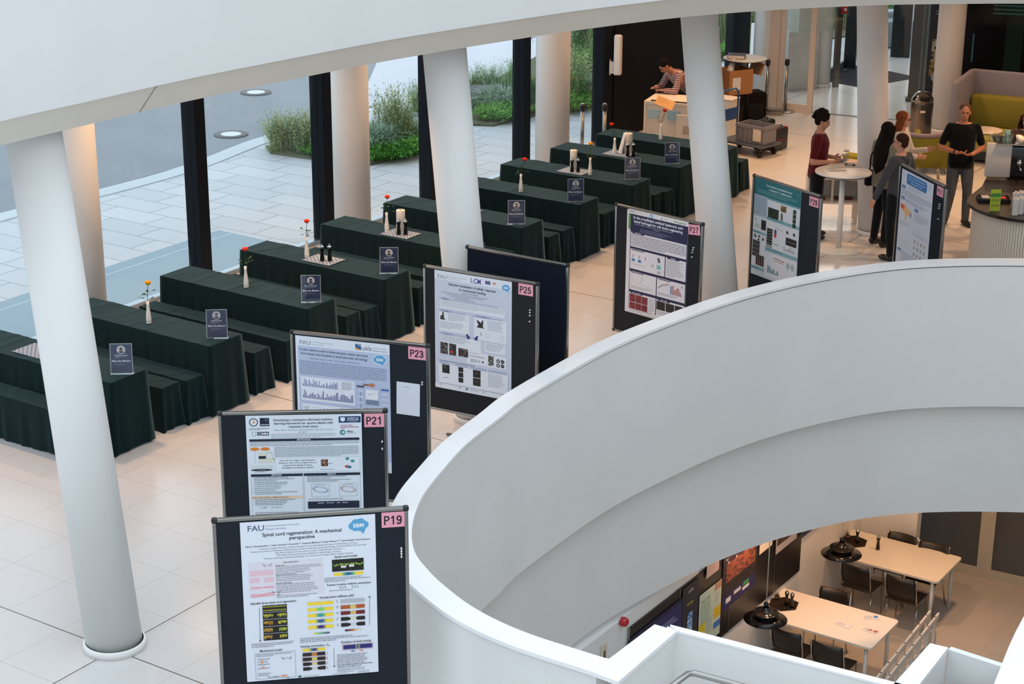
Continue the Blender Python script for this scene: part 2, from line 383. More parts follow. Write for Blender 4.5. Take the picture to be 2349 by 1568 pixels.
# ground floor slab with the void in it
hole = [tuple(p) for p in o_(inner, .16)]+[(.72, 10.6), (1.1, 11.2)]+[tuple(P1)]+[(2.3, 10.1), (2.2, 8.7)]+[tuple(p) for p in rc[1:]]
hole[-1] = (9.6, 16.2)
hole = [(9.6, 19.2)]+hole
out_ = [tuple(fac(-9, -.05)[:2]), tuple(fac(15.2, -.05)[:2]), (6.2, 39.5), (11, 39.5), (11, 3), (-7, 3)]
struct(fill(out_, [hole], -.77, 0, 'floor', 'floor_tiles'))
# recessed apron below the ground floor slab
ap = o_(inner, .16); struct(band(ap, offset(ap, SG*.12), -2.2, -.775, -2.2, -.775).obj('wall_apron'))
# basement
struct(fill([(-3, 8), (11, 8), (11, 30), (-3, 30)], [], -4.6, -4.4, 'floor_basement', 'basement_tiles'))
W0 = Vector((3.01, 20.39, 0)); WG = Vector((.555, .832, 0)); WN = Vector((.832, -.555, 0))
def wl(s, z=0, off=0): return W0+WG*s+WN*off+Vector((0, 0, z))
m = MB('#e9e4dc', 'white_plaster')
for s0, s1, zt in ((-7, -1.6, -2.29), (-1.6, 3.4, -.78)):
    m.prism([tuple(wl(s0)[:2]), tuple(wl(s1)[:2]), tuple(wl(s1, 0, -.15)[:2]), tuple(wl(s0, 0, -.15)[:2])], -4.4, zt, mat='white_plaster')
struct(m.obj('wall_basement'))
DB0 = at(1749+1700/3.915, 1168+540/3.915, -4.4); 
cx = wl(2.25, -4.4); dd = WN
def box_on(name, p, a, b, L, T, z0, z1, col, mt, kind='structure'):
    m = MB(col, mt); q = p+a*L; m.prism([tuple(p[:2]), tuple(q[:2]), tuple((q+b*T)[:2]), tuple((p+b*T)[:2])], z0, z1); o = m.obj(name)
    if kind: o['kind'] = kind
    return o
box_on('wall_back', wl(3.35), WN, WG, .8, .15, -4.4, -.78, '#ddd8cc', 'white_plaster')
fr = Vector((DB0.x, DB0.y, 0)); bd = Vector((.875, -.485, 0)).normalized(); bn = Vector((.485, .875, 0)).normalized()
for i in range(3):
    L_ = 1.05; a0 = fr+bd*(i*L_-.6); m = MB('#b7ae9b', 'paint')
    T = Matrix((bd, bn, Vector((0, 0, 1)))).transposed().to_4x4(); T.translation = (a0.x, a0.y, -4.4)
    m.box((.05, 0, 1.2), (.1, .07, 2.4), T=T); m.box((L_-.05, 0, 1.2), (.1, .07, 2.4), T=T); m.box((L_/2, 0, .07), (L_-.2, .068, .14), T=T); m.box((L_/2, 0, 2.35), (L_-.2, .068, .1), T=T)
    o = struct(m.obj('door_%d' % (i+1))); g = MB('#55575a', 'satin'); g.box((L_/2, 0, 1.22), (L_-.2, .02, 2.16), T=T, col='#4e5052', mat='gloss'); g.obj('door_glass', parent=o)
box_on('wall_above_doors', fr-bd*1.2, bd, bn, 6, .12, -2.0, -.78, '#ddd8cc', 'white_plaster')
# gallery slab edge, parapet of the floor above
lo = [(-300, 420), (-150, 374), (0, 333.7), (147, 299), (318.5, 257.6), (464, 225), (723.5, 171.6), (839, 148.6), (968.4, 125.7), (1069, 108.7), (1189, 89.6), (1320, 70), (1562.7, 40), (1797.7, 21.7), (2035, 11.5), (2211, 9), (2349, 8.4), (2600, 12), (2900, 28)]
gl = crom([at(x, y, 3.9).xy for x, y in lo], 5)
sg = 1 if (offset(gl, 1)[40]-Vector((3, 12))).length < (gl[40]-Vector((3, 12))).length else -1
gi = lambda d: offset(gl, sg*d)
struct(band(gl, gi(.235), 3.9, 3.905, 4.16, 4.17).obj('trim_6'))
fas = MB('#cfc8bc', 'fascia_plaster'); rg = [[(a.x, a.y, 3.9), (b.x, b.y, 4.17), (a.x, a.y, 4.17)] for a, b in zip(gl, gi(.235))]
bpy.data.objects.remove(bpy.data.objects['trim_6']); fas.loft(rg, smooth=False); struct(fas.obj('trim_6'))
struct(band(gi(.25), gi(.08), 4.15, 5.6, 4.15, 5.6).obj('wall_gallery_parapet'))
sl = [tuple(p) for p in gl]+[(13, 22), (13, 40), (6, 40), tuple(fac(15.2, -.1)[:2]), tuple(fac(-9, -.1)[:2])]
struct(fill(sl, [], 3.9, 4.5, 'ceiling', 'white_plaster'))
# seam in the fascia
k = min(range(len(gl)), key=lambda i: (gl[i]-at(318.5, 257.6, 3.9).xy).length)
a, b = gl[k], gi(.235)[k]; m = MB('#8f8b84', 'matte'); t_ = (gl[k+1]-gl[k]).normalized()*.008; nn = Vector((b-a)).normalized()*.004
m.add([(a.x+nn.x, a.y+nn.y, 3.898), (a.x+t_.x+nn.x, a.y+t_.y+nn.y, 3.898), (b.x+t_.x+nn.x, b.y+t_.y+nn.y, 4.165), (b.x+nn.x, b.y+nn.y, 4.165)], [(0, 1, 2, 3)]); struct(m.obj('trim_7'))
# slanted columns at the void edge
def column(label, p0, p1, r, collar=False, grp=None):
    t = thing('column', label, 'column', p0, 0, grp); m = MB('#e8e6e2', 'white_plaster'); d = (p1-p0)
    rings = []
    for k in (0, 1):
        c = d*k; rings.append([(c.x+r*math.cos(2*PI*j/64), c.y+r*math.sin(2*PI*j/64), c.z) for j in range(64)])
    m.loft(rings, mat='white_plaster'); m.obj('shaft', parent=t)
    c = MB('#ecebe9', 'paint'); c.lathe([(r+.005, 0), (r+.022, 0), (r+.022, .058), (r+.016, .062), (r+.005, .062)], n=64, cap=False); c.obj('base_ring', parent=t); return t
def ext(p0, q, z=3.93): d = q-p0; return p0+d*(z/d.z)
G = 'slanted columns along the edge of the void'
b = at(262, 1478); b = Vector((-3.12, 12.83, 0)); column('big white slanted column at the left, nearest the camera', b, ext(b, atd(80, 325, 14.15)), .222, grp=G)
b = Vector((-.36, 17.75, 0)); column('white slanted column behind the P25 poster board', b, ext(b, atd(1020, 118, 18.25)), .222, grp=G)
b = at(1657, 752); column('white slanted column between the P27 and P29 poster boards', b, ext(b, atd(1604, 38, 21.6)), .222, grp=G)
b = Vector((5.11, 24.98, 0)); column('white slanted column behind the newspaper table, group of people at its foot', b, ext(b, atd(2001, 20, 25.7)), .215, grp=G)
G = 'upright columns behind the glass facade'
for s, r, lab in ((-3.18, .29, 'upright white column at the far left behind the big slanted column'), (1.78, .27, 'upright white column in front of the glass, left of the second slanted column'), (6.82, .29, 'upright white column beside the two short steel barrier posts'), (14.35, .28, 'upright white column beside the far high table with a binder')):
    p = fac(s, .47); column(lab, p, p+Vector((0, 0, 3.93)), r-.02, grp=G)
p = at(2163, 300); column('white upright column between the litter bin and the lilac booth', p, p+Vector((0, 0, 3.93)), .235)
p = at(1883, 197); column('slim white column inside the entrance vestibule', p, p+Vector((0, 0, 3.93)), .17)
# ---------------------------------------------------------------- facade
def frameT(p, a, b):
    T = Matrix((a, b, Vector((0, 0, 1)))).transposed().to_4x4(); T.translation = p; return T
posts = [-5.67, -3.2, -.67, 1.80, 4.25, 6.73, 9.2, 14.22]
for i, (a, b) in enumerate(zip(posts, posts[1:])):
    if a > 9: pass
    L_ = b-a; T = frameT(fac(a), FG, FN)
    m = MB('#0a1019', 'darkpaint')
    wd = .19 if a < 9 else .3
    m.box((0, -.06, 1.975), (wd, .22, 3.95), T=T); m.box((L_/2, -.03, .03), (L_-wd, .1, .06), T=T, col='#9aa7ad', mat='metal')
    o = struct(m.obj('window_%d' % (i+1)))
    if a < 9:
        g = MB('#ffffff', 'glass'); g.box((L_/2, -.05, 2.0), (L_-wd, .02, 3.86), T=T, mat='glass'); g.obj('glass_pane', parent=o)
    else:
        g = MB('#ffffff', 'glass'); g.box((3.4+.7, -.05, 2.0), (1.4, .02, 3.86), T=T, mat='glass'); g.obj('glass_pane', parent=o)
        d_ = MB('#0b0a0c', 'satin'); d_.box((1.83, .0, 1.96), (3.3, .12, 3.9), T=T, col='#0c0a0c', mat='darkpaint'); d_.obj('black_panel', parent=o)
T = frameT(fac(14.22), FG, FN); m = MB('#0a1019', 'darkpaint'); m.box((.05, -.12, 1.975), (.62, .2, 3.95), T=T); struct(m.obj('window_9'))
# ---------------------------------------------------------------- outside ground
struct(fill([tuple(fac(-60, -.06)[:2]), tuple(fac(15.2, -.06)[:2]), (6.2, 39.55), (14, 39.55), (40, 45), (40, 90), (-90, 90), (-90, -26)], [], -.2, -.02, 'ground_paving', 'paving'))
rd = [at(-900, 735), at(-400, 600), at(0, 487), at(225, 433), at(425, 377), at(600, 312), at(760, 285), at(960, 240), at(1200, 150), at(1330, 40)]
rp = [(p.x, p.y) for p in rd]; far = [(3, 75), (-45, 75), (-45, 20)]
struct(fill(rp+far, [], -.03, -.012, 'ground_road', 'asphalt'))
kb = crom([Vector(p) for p in rp], 4); m = band(kb, offset(kb, .36), -.03, -.008, -.03, -.008, 'paint'); m.c = ['#b4bec5']*len(m.c); struct(m.obj('trim_kerb'))
gp = [fac(-7, -.12), fac(-7, -1.55), fac(1.35, -1.62), fac(1.3, -.12)]
struct(fill([tuple(p[:2]) for p in gp], [], -.02, -.008, 'ground_grating', 'grating'))
for (x, y) in ((530, 307), (587, 211)):
    p = at(x, y); t = thing('manhole_cover', 'round manhole cover in the road, %s' % ('the nearer one' if y > 250 else 'the farther one, half under the gallery edge'), 'manhole cover', (p.x, p.y, -.012), 0, 'manhole covers in the road')
    m = MB('#6b6a6c', 'matte'); m.lathe([(.17, 0), (.30, 0), (.30, .012), (.17, .012)], n=40, cap=False); m.obj('paved_ring', parent=t); m = MB('#c2cace', 'satin'); m.lathe([(.175, 0), (.175, .014)], n=40); m.obj('lid', parent=t)

# atrium walls out of view, closing the hall behind and beside the camera
m = MB('#d6d6d3', 'matte')
m.box((1.5, -3.0, .5), (17, .3, 10)); struct(m.obj('wall_rear'))
m = MB('#a9a49c', 'matte'); m.box((10.2, 17.5, 2), (.3, 41, 13)); struct(m.obj('wall_right'))
m = MB('#d6d6d3', 'matte'); m.box((-7.2, 4, .5), (.3, 14, 10)); struct(m.obj('wall_left'))
# ---------------------------------------------------------------- rows of draped beer tables and benches
def drape(name, L_, W_, H_, seed, flare=.02, folds=9):
    rnd = random.Random(seed); m = MB('#071d1f', 'cloth'); nx, ny = 60, 10
    cr = [(rnd.uniform(.05, .95), rnd.uniform(-.12, .12), rnd.uniform(.003, .006)) for _ in range(12)]
    def top(u, v):
        z = H_
        for c, sl, hh in cr:
            d = (u-c-sl*(v-.5))*L_/.02; z += hh*math.exp(-d*d)
        return z
    vs = [(L_*i/nx, W_*j/ny, top(i/nx, j/ny)) for j in range(ny+1) for i in range(nx+1)]
    fs = [(j*(nx+1)+i, j*(nx+1)+i+1, (j+1)*(nx+1)+i+1, (j+1)*(nx+1)+i) for j in range(ny) for i in range(nx)]
    m.add(vs, fs, smooth=True)
    per = [(L_*i/nx, 0, 0, -1) for i in range(nx)]+[(L_, W_*j/ny, 1, 0) for j in range(ny)]+[(L_-L_*i/nx, W_, 0, 1) for i in range(nx)]+[(0, W_-W_*j/ny, -1, 0) for j in range(ny)]
    n = len(per); a = [rnd.uniform(0, 6.28) for _ in range(6)]; rings = []
    lv = [H_, H_-.012, H_*.8, H_*.55, H_*.3, .035+.01, .012]
    for k, z in enumerate(lv):
        d = 1-z/H_; ring = []
        for i, (x, y, ax, ay) in enumerate(per):
            t = 2*PI*i/n; corner = min(abs(x), abs(x-L_)) < .03 and min(abs(y), abs(y-W_)) < .03
            f = (.5*math.sin(folds*3*t+a[0])+.35*math.sin(folds*5*t+a[1])+.3*math.sin(2*t+a[2])+.3*math.sin(folds*8*t+a[3]))*.013*min(1, d*1.6)+flare*d+(.03*d if corner else 0)
            if k == 0: f = 0
            sx, sy = ax, ay
            if corner: sx = (-1 if x < L_/2 else 1)*.7; sy = (-1 if y < W_/2 else 1)*.7
            zz = top(x/L_, y/W_) if k == 0 else z+(0 if k < 5 else .012*math.sin(4*t+a[4]))
            ring.append((x+sx*f, y+sy*f, max(zz, .004)))
        rings.append(ring)
    m.loft(rings, cap=False, smooth=True); return m.obj(name)
TB = [(-5.74, 17.89), (-4.95, 18.98), (-4.08, 20.23), (-3.31, 21.32), (-2.45, 22.5), (-1.72, 23.57), (-.95, 24.73), (-.18, 25.78), (.56, 26.82), (1.28, 27.8)]
NTH = ['nearest', 'second nearest', 'third from the front', 'fourth from the front', 'fifth from the front', 'sixth from the front', 'fourth from the back', 'third from the back', 'second from the back', 'farthest']
EXTRA = ['half hidden by the slanted column', 'with a yellow rose', 'with a red rose, no mills', 'with mills, no paper roll', 'with mills and paper roll', 'crossed by a slanted column', 'with one red rose', 'with yellow rose and slim roll', 'with a fat paper roll', 'before the white counter']
tt = [drape('draped_table', 2.2, .5, .775, 11), drape('draped_table', 2.2, .5, .775, 12)]; bb = [drape('draped_bench', 2.2, .26, .475, 21, .012, 8), drape('draped_bench', 2.2, .26, .475, 22, .012, 8)]
def loc3(i, u, v, z=0): return Vector((TB[i][0], TB[i][1], 0))+LX*u+MY*v+Vector((0, 0, z))
used = set()
for i in range(10):
    o = tt[i % 2]
    o = dup(o) if o.name in used else o; used.add(o.name)
    o.location = loc3(i, 0, 0); o.rotation_euler = (0, 0, YAW); tag(o, 'long dark green draped table, %s, %s' % (NTH[i], EXTRA[i]), 'table', 'green draped tables in the foyer')
    for k, v in ((0, -.305), (1, .735)):
        b = bb[(i+k) % 2]; b = dup(b) if b.name in used else b; used.add(b.name)
        b.location = loc3(i, -.06, v); b.rotation_euler = (0, 0, YAW); tag(b, 'low green draped bench on the %s side of the %s table' % (('near', 'far')[k], NTH[i]), 'bench', 'green draped benches in the foyer')
# vases with one rose
def rose(name, col, seed, lean):
    rnd = random.Random(seed); t = thing('rose_vase', '', 'vase'); m = MB('#dfe1dc', 'gloss')
    m.lathe([(.027, .012), (.030, .03), (.027, .08), (.019, .15), (.0145, .20), (.017, .245), (.014, .243), (.012, .2)], n=20); m.obj('vase', parent=t)
    g = MB('#cfd8da', 'gloss'); g.lathe([(.029, 0), (.029, .012)], n=20); g.obj('vase_foot', parent=t)
    s = MB('#2f4a26', 'leaf'); P = [(0, 0, .2), (lean*.2, .0, .3), (lean*.6, .01, .37), (lean, .01, .43)]; s.tube(P, .003, 6); so = s.obj('stem', parent=t)
    lf = MB('#2b4a2c', 'leaf')
    for k in range(9):
        a = rnd.uniform(0, 2*PI); z = rnd.uniform(.24, .35); r = rnd.uniform(.03, .075); c = Vector((lean*.3, 0, z)); d = Vector((math.cos(a), math.sin(a), rnd.uniform(-.2, .5))).normalized(); q = d.cross(Vector((0, 0, 1))).normalized()*.018
        e = c+d*r; e2 = c+d*(r+.045)
        lf.tube([c, e], .0012, 4); lf.add([tuple(e), tuple(e+d*.02+q), tuple(e2), tuple(e+d*.02-q)], [(0, 1, 2, 3)])
    lf.obj('leaves', parent=so)
    b = MB(col, 'leaf'); c = Vector((lean, .01, .45)); b.ball(c, (.02, .02, .024), n=10)
    for k in range(11):
        a = k*2.4; rr = .012+.0014*k; cc = c+Vector((math.cos(a)*rr, math.sin(a)*rr, -.002-.0008*k)); T = Matrix.Translation(cc) @ Matrix.Rotation(a, 4, 'Z') @ Matrix.Rotation(.25+.04*k, 4, 'Y'); b.ball((0, 0, 0), (.006, .015, .022), n=7, T=T)
    b.ball(c-Vector((0, 0, .024)), (.012, .012, .008), '#35502c', n=6); b.obj('rose_bloom', parent=t); return t
RC = {'r': '#d8361f', 'o': '#e0442c', 'y': '#f0a818'}
VS = [(1, -3.88, 18.51, 'y', .012, 'yellow'), (2, -3.02, 19.80, 'o', .004, 'red'), (3, -2.46, 21.0, 'o', .01, 'orange red'), (4, -1.58, 22.16, 'o', .012, 'orange red'), (6, .11, 24.2, 'r', .05, 'deep red leaning to the right'), (7, 1.09, 25.17, 'y', .0, 'yellow'), (8, 1.5, 26.44, 'r', -.05, 'bright red leaning to the left'), (9, 2.26, 27.44, 'r', .05, 'small red')]
for i, x, y, c, ln, nm in VS:
    t = rose('rose_vase', RC[c], 100+i, ln); t.location = (x, y, .779); tag(t, 'white vase with one %s rose, %s table' % (nm, NTH[i]), 'vase', 'rose vases on the green tables')
# woven mats, mills, paper rolls
m = MB('#ffffff', 'woven_mat'); m.box((0, 0, .002), (.42, .31, .004), mat='woven_mat', bev=.0); mat0 = m.obj('place_mat')
mt = [(0, None), (3, (-2.25, 20.885)), (4, (-1.40, 22.04)), (5, None), (7, (.88, 25.36)), (8, None)]
first = True
for i, p in mt:
    q = Vector((p[0], p[1], .782)) if p else {0: loc3(0, .92, .24, .782), 5: loc3(5, 1.12, .25, .782), 8: loc3(8, 1.05, .25, .782)}[i]
    o = mat0 if first else dup(mat0); first = False; o.location = q; o.rotation_euler = (0, 0, YAW)
    tag(o, 'grey checked woven place mat on the %s draped table' % NTH[i], 'place mat', 'place mats on the green tables')
def mill():
    t = thing('pepper_mill', '', 'pepper mill'); m = MB('#0c0c0d', 'gloss'); m.lathe([(.027, 0), (.028, .012), (.024, .05), (.018, .1), (.017, .115), (.021, .135), (.026, .15), (.026, .165)], n=20); m.obj('body', parent=t)
    h = MB('#b9bcc0', 'chrome'); h.lathe([(.026, .166), (.029, .172), (.024, .182), (.01, .187), (.008, .192), (.0115, .2), (.004, .206)], n=20); h.obj('cap', parent=t); return t
ml0 = mill(); used_m = False
for i, x, y, sd in ((3, -2.26, 20.83, 'left'), (3, -2.17, 20.83, 'right'), (4, -1.42, 21.99, 'left'), (4, -1.335, 21.99, 'right'), (7, .84, 25.31, 'left'), (7, .925, 25.30, 'right'), (8, 1.685, 26.28, 'left'), (8, 1.77, 26.28, 'right')):
    o = dup(ml0) if used_m else ml0; used_m = True; o.location = (x, y, .787); tag(o, 'black pepper mill, %s of the pair on the %s table' % (sd, NTH[i]), 'pepper mill', 'pepper mills on the green tables')
def roll(x, y, r, h, i, lab, cone=False):
    t = thing('paper_roll', lab, 'paper roll', (x, y, .786), 0, 'paper towel rolls on the green tables'); m = MB('#e8e2d8', 'paper')
    m.lathe([(.022, h), (r, h), (r+.001, h-.004), (r+.001, .0), (.022, 0)], n=32, cap=False); m.obj('towel', parent=t); k = MB('#9c8a72', 'matte'); k.lathe([(.022, 0), (.022, h+.001), (.019, h+.001), (.019, 0)], n=24, cap=False); k.obj('core', parent=t)
    if cone:
        q = MB('#dcdad6', 'paper'); vs = []; n = 12
        for j in range(n+1):
            a = PI*.75+PI*.55*j/n; vs += [(math.cos(a)*(r+.003), math.sin(a)*(r+.003), h-.01), (math.cos(a)*(r+.055)-.02, math.sin(a)*(r+.05), .002)]
        q.add(vs, [(2*j, 2*j+1, 2*j+3, 2*j+2) for j in range(n)], smooth=True); q.obj('loose_sheet', parent=t)
roll(-1.405, 22.17, .055, .27, 4, 'white paper towel roll behind the mills on the fifth table')
roll(.865, 25.50, .05, .27, 7, 'slim white paper towel roll standing behind the mills, third table from the back')
roll(1.70, 26.52, .068, .29, 8, 'fat white paper towel roll with a loose sheet, second table from the back', True)
# tabletop signs
SG_ = [(0, 'Magdalena Götz', '#7a4436'), (1, 'Michael Krieg', '#8c8f96'), (2, 'Manuel Schneider', '#4a4d55'), (3, 'Lynne E. Bilston', '#a0604a'), (5, 'Daniel N. Riahi', '#c07a5a'), (6, 'Stefan Lorenz', '#aab0b4'), (7, 'Miriam St. Patrick', '#7c4038'), (8, 'Philip V. Bayly', '#8a8f90')]
SP = {0: (-3.84, 16.9), 1: (-3.07, 17.99), 2: (-2.22, 19.22), 3: (-1.43, 20.33), 5: (.05, 22.5), 6: (.84, 23.63), 7: (1.67, 24.86), 8: (2.3, 25.81)}
for i, nm, face in SG_:
    w_, h_ = .215, .30; t = thing('tabletop_sign', 'upright navy sign in clear stand on the %s draped table' % NTH[i], 'sign', (SP[i][0], SP[i][1], .782), .06, 'mentor signs on the green tables')
    sh = Sheet(w_, h_, '#222f52', .0015)
    for k in range(6): sh.poly([(0, h_-.05+.002*k), (w_*.5, h_-.075), (w_, h_-.05+.004*k), (w_, h_), (0, h_)], '#16264c')
    sh.frame(0, 0, w_, h_, .004, '#c3c4cc'); sh.ell(w_/2, .062, .042, .042, '#dcdde0', 26); sh.ell(w_/2, .062, .037, .037, '#b3b8bc', 26)
    sh.poly([(w_/2-.03, .09), (w_/2-.015, .075), (w_/2+.015, .075), (w_/2+.03, .09), (w_/2, .099)], '#3a3d46'); sh.ell(w_/2, .060, .013, .018, face, 14); sh.ell(w_/2, .048, .015, .010, '#3c2f2c', 12)
    sh.text(w_/2, .124, .019, nm, '#cdd2de', True, wmax=.18); sh.lines(.04, .132, w_-.08, 2, .009, '#8c95ad'); sh.text(w_/2, .182, .026, 'Meet the Mentor', '#e6e9f0', True, wmax=.185)
    sh.lines(.045, .198, w_-.09, 3, .008, '#6d7896')
    T = Matrix.Translation((-w_/2, 0, h_+.012)); sh.mb.v = [tuple(T @ Vector(p)) for p in sh.mb.v]
    s_ = sh.obj('insert', parent=t); s_.rotation_euler = (-.12, 0, 0)
    a = MB('#e8f0f2', 'clear_glass'); a.box((0, -.0045, h_/2+.006), (w_+.01, .003, h_+.012), mat='clear_glass'); a.box((0, .005, h_/2+.006), (w_+.01, .003, h_+.012), mat='clear_glass'); a.box((0, .035, .002), (w_+.01, .09, .004), mat='clear_glass'); ao = a.obj('acrylic_stand', parent=t); ao.rotation_euler = (-.12, 0, 0); ao.location = (0, 0, .002)
# ---------------------------------------------------------------- poster boards
def board(key, A, B, lab, h=1.5, top=1.9, felt='#272c33', W=None, name='poster_board'):
    A = Vector((*A, 0)); B = Vector((*B, 0)); d = (B-A).normalized(); W = W or (B-A).length; rz = math.atan2(d.y, d.x)
    t = thing(name, lab, 'poster board', A, rz, 'poster boards beside the void')
    m = MB(felt, 'fabric'); m.box((W/2, .0, top-h/2), (W-.04, .022, h-.04), mat='fabric', col=felt); m.obj('felt_panel', parent=t)
    for nm, c, s in (('frame_rail', (W/2, 0, top-.012), (W-.06, .036, .026)), ('frame_rail', (W/2, 0, top-h+.012), (W-.06, .036, .026)), ('frame_stile', (.012, 0, top-h/2), (.026, .036, h-.06)), ('frame_stile', (W-.012, 0, top-h/2), (.026, .036, h-.06))):
        f = MB('#8e8c88', 'metal'); f.box(c, s, bev=.006); f.obj(nm, parent=t)
    for x in (.014, W-.014):
        for z in (top-.014, top-h+.014):
            f = MB('#17181a', 'satin'); f.box((x, 0, z), (.042, .042, .042), bev=.014); f.obj('corner_cap', parent=t)
    p = MB('#c9c6c0', 'paint'); p.tube([(W/2, .035, .06), (W/2, .035, top-h+.35)], .03, 16); p.obj('post', parent=t)
    for k in range(3):
        a = -PI/2+k*2*PI/3+.25; f = MB('#5c5d5f', 'satin'); f.tube([(W/2, .035, .14), (W/2+.3*math.cos(a), .035+.3*math.sin(a), .05), (W/2+.5*math.cos(a), .035+.5*math.sin(a), .016)], [.02, .017, .014], 10); f.obj('foot', parent=t)
    return t, A, d, rz, W, top
def onb(bd, u, v, off=.0): t, A, d, rz, W, top = bd; n = Vector((d.y, -d.x, 0)); return A+d*u+n*(.0125+off)+Vector((0, 0, top-v))
def put(o, bd, u, v, off, lab, cat, grp=None, tilt=0):
    o.location = onb(bd, u, v, off); o.rotation_euler = (0, tilt, bd[3]); return tag(o, lab, cat, grp)
GL = {'P': [[(.09, 0), (.09, 1)], [(.09, .08), (.38, .08), (.52, .16), (.56, .29), (.52, .42), (.38, .5), (.09, .5)]], '1': [[(.12, .28), (.27, .17), (.36, .04)], [(.36, .0), (.36, 1)]], '9': [[(.3+.22*math.cos(k*PI/9), .32+.24*math.sin(k*PI/9)) for k in range(19)], [(.53, .35), (.5, .7), (.42, .86), (.28, .92), (.13, .87), (.09, .76)]],
 '2': [[(.08, .3), (.12, .15), (.24, .08), (.38, .08), (.5, .18), (.5, .34), (.38, .55), (.18, .75), (.08, .92), (.55, .92)]], '3': [[(.08, .26), (.16, .11), (.32, .08), (.46, .16), (.47, .32), (.38, .44), (.24, .47), (.42, .5), (.52, .64), (.5, .8), (.38, .91), (.22, .92), (.1, .85), (.07, .72)]], '5': [[(.52, .08), (.17, .08), (.11, .48), (.26, .40), (.42, .44), (.52, .58), (.5, .76), (.38, .9), (.22, .92), (.1, .84), (.07, .72)]], '7': [[(.05, .08), (.54, .08), (.38, .35), (.27, .65), (.23, 1)]]}
def glyphs(s, u, v, h, t, col, sw=.15):
    s.k += 1
    for ch in t:
        for st in GL[ch]:
            P = [(u+x*h*.92, v+y*h) for x, y in st]; n0 = s.k; s.curve(P, sw*h, col)
            for x, y in P[1:-1]: s.ell(x, y, sw*h/2, sw*h/2, col, 10)
        u += h*.64
def card(bd, u, v, n, tilt=0):
    s = Sheet(.158, .112, '#eb9fb0', .0012); glyphs(s, .016, .026, .066, n, '#141214'); put(s.obj('number_card'), bd, u, v, .002, 'pink card reading %s pinned at the upper right of its board' % n, 'number card', 'pink number cards', tilt)
pin0 = []
def pins(bd, pts, lab):
    for u, v in pts:
        if not pin0:
            m = MB('#e6e6e4', 'satin'); m.lathe([(.0055, 0), (.0055, .003), (.003, .006), (.003, .012), (.0065, .014), (.0065, .018)], n=10, T=Matrix.Rotation(PI/2, 4, 'X')); o = m.obj('push_pin'); pin0.append(o)
        else: o = dup(pin0[0])
        o.location = onb(bd, u, v, 0); o.rotation_euler = (0, 0, bd[3]); tag(o, 'white push pin below the pink card of the %s board' % lab, 'push pin', 'push pins on the %s board' % lab)
GR = '#7f848c'; DK = '#34373d'
def brain(s, u, v, r, col='#5aa3cf', txt='#f2f7fb', halo=None):
    for pad, c in (((.006, halo),) if halo else ())+((0, col),):
        for dx, dy, a in ((-.55, .05, .5), (-.25, -.3, .48), (.25, -.35, .5), (.6, -.05, .5), (.2, .2, .55), (-.3, .25, .45), (.45, .45, .3)): s.ell(u+dx*r, v+dy*r, a*r+pad, a*r*.9+pad, c)
        s.poly([(u+.1*r-pad, v+.5*r), (u+.75*r+pad, v+.5*r), (u+.5*r, v+1.05*r+pad)], c)
    s.text(u+.02*r, v+.22*r, r*.62, 'EBM', txt, True)
def fau(s, u, v, sz, col='#8d94a6', tail=True):
    s.text(u, v, sz, 'FAU', col, True, 'l', w=sz*1.9)
    if tail: s.text(u+sz*2.1, v-sz*.45, sz*.3, 'Friedrich-Alexander-Universität', col, False, 'l'); s.text(u+sz*2.1, v-sz*.05, sz*.3, 'Erlangen-Nürnberg', col, False, 'l')
def grad(s, u, v, w, h, cols, n=24):
    s.k += 1
    for i in range(n):
        t = i/(n-1)*(len(cols)-1); k = min(int(t), len(cols)-2); f = t-k
        a = [int(x*(1-f)+y*f) for x, y in zip([int(cols[k][j:j+2], 16) for j in (1, 3, 5)], [int(cols[k+1][j:j+2], 16) for j in (1, 3, 5)])]
        s.poly([(u+w*i/n, v), (u+w*(i+1)/n, v), (u+w*(i+1)/n, v+h), (u+w*i/n, v+h)], '#%02x%02x%02x' % tuple(a), s.k)
def waist(s, u, v, w, h, neck, c0, c1):
    n = 30; s.k += 1
    def hw(t): d = abs(t-.5); return h/2*(neck+(1-neck)*min(1, max(0, (d-.1)/.14)))
    for i in range(n):
        t0, t1 = i/n, (i+1)/n; k = abs(t0-.5) < .12
        s.poly([(u+w*t0, v-hw(t0)), (u+w*t1, v-hw(t1)), (u+w*t1, v+hw(t1)), (u+w*t0, v+hw(t0))], c1 if k else c0, s.k)
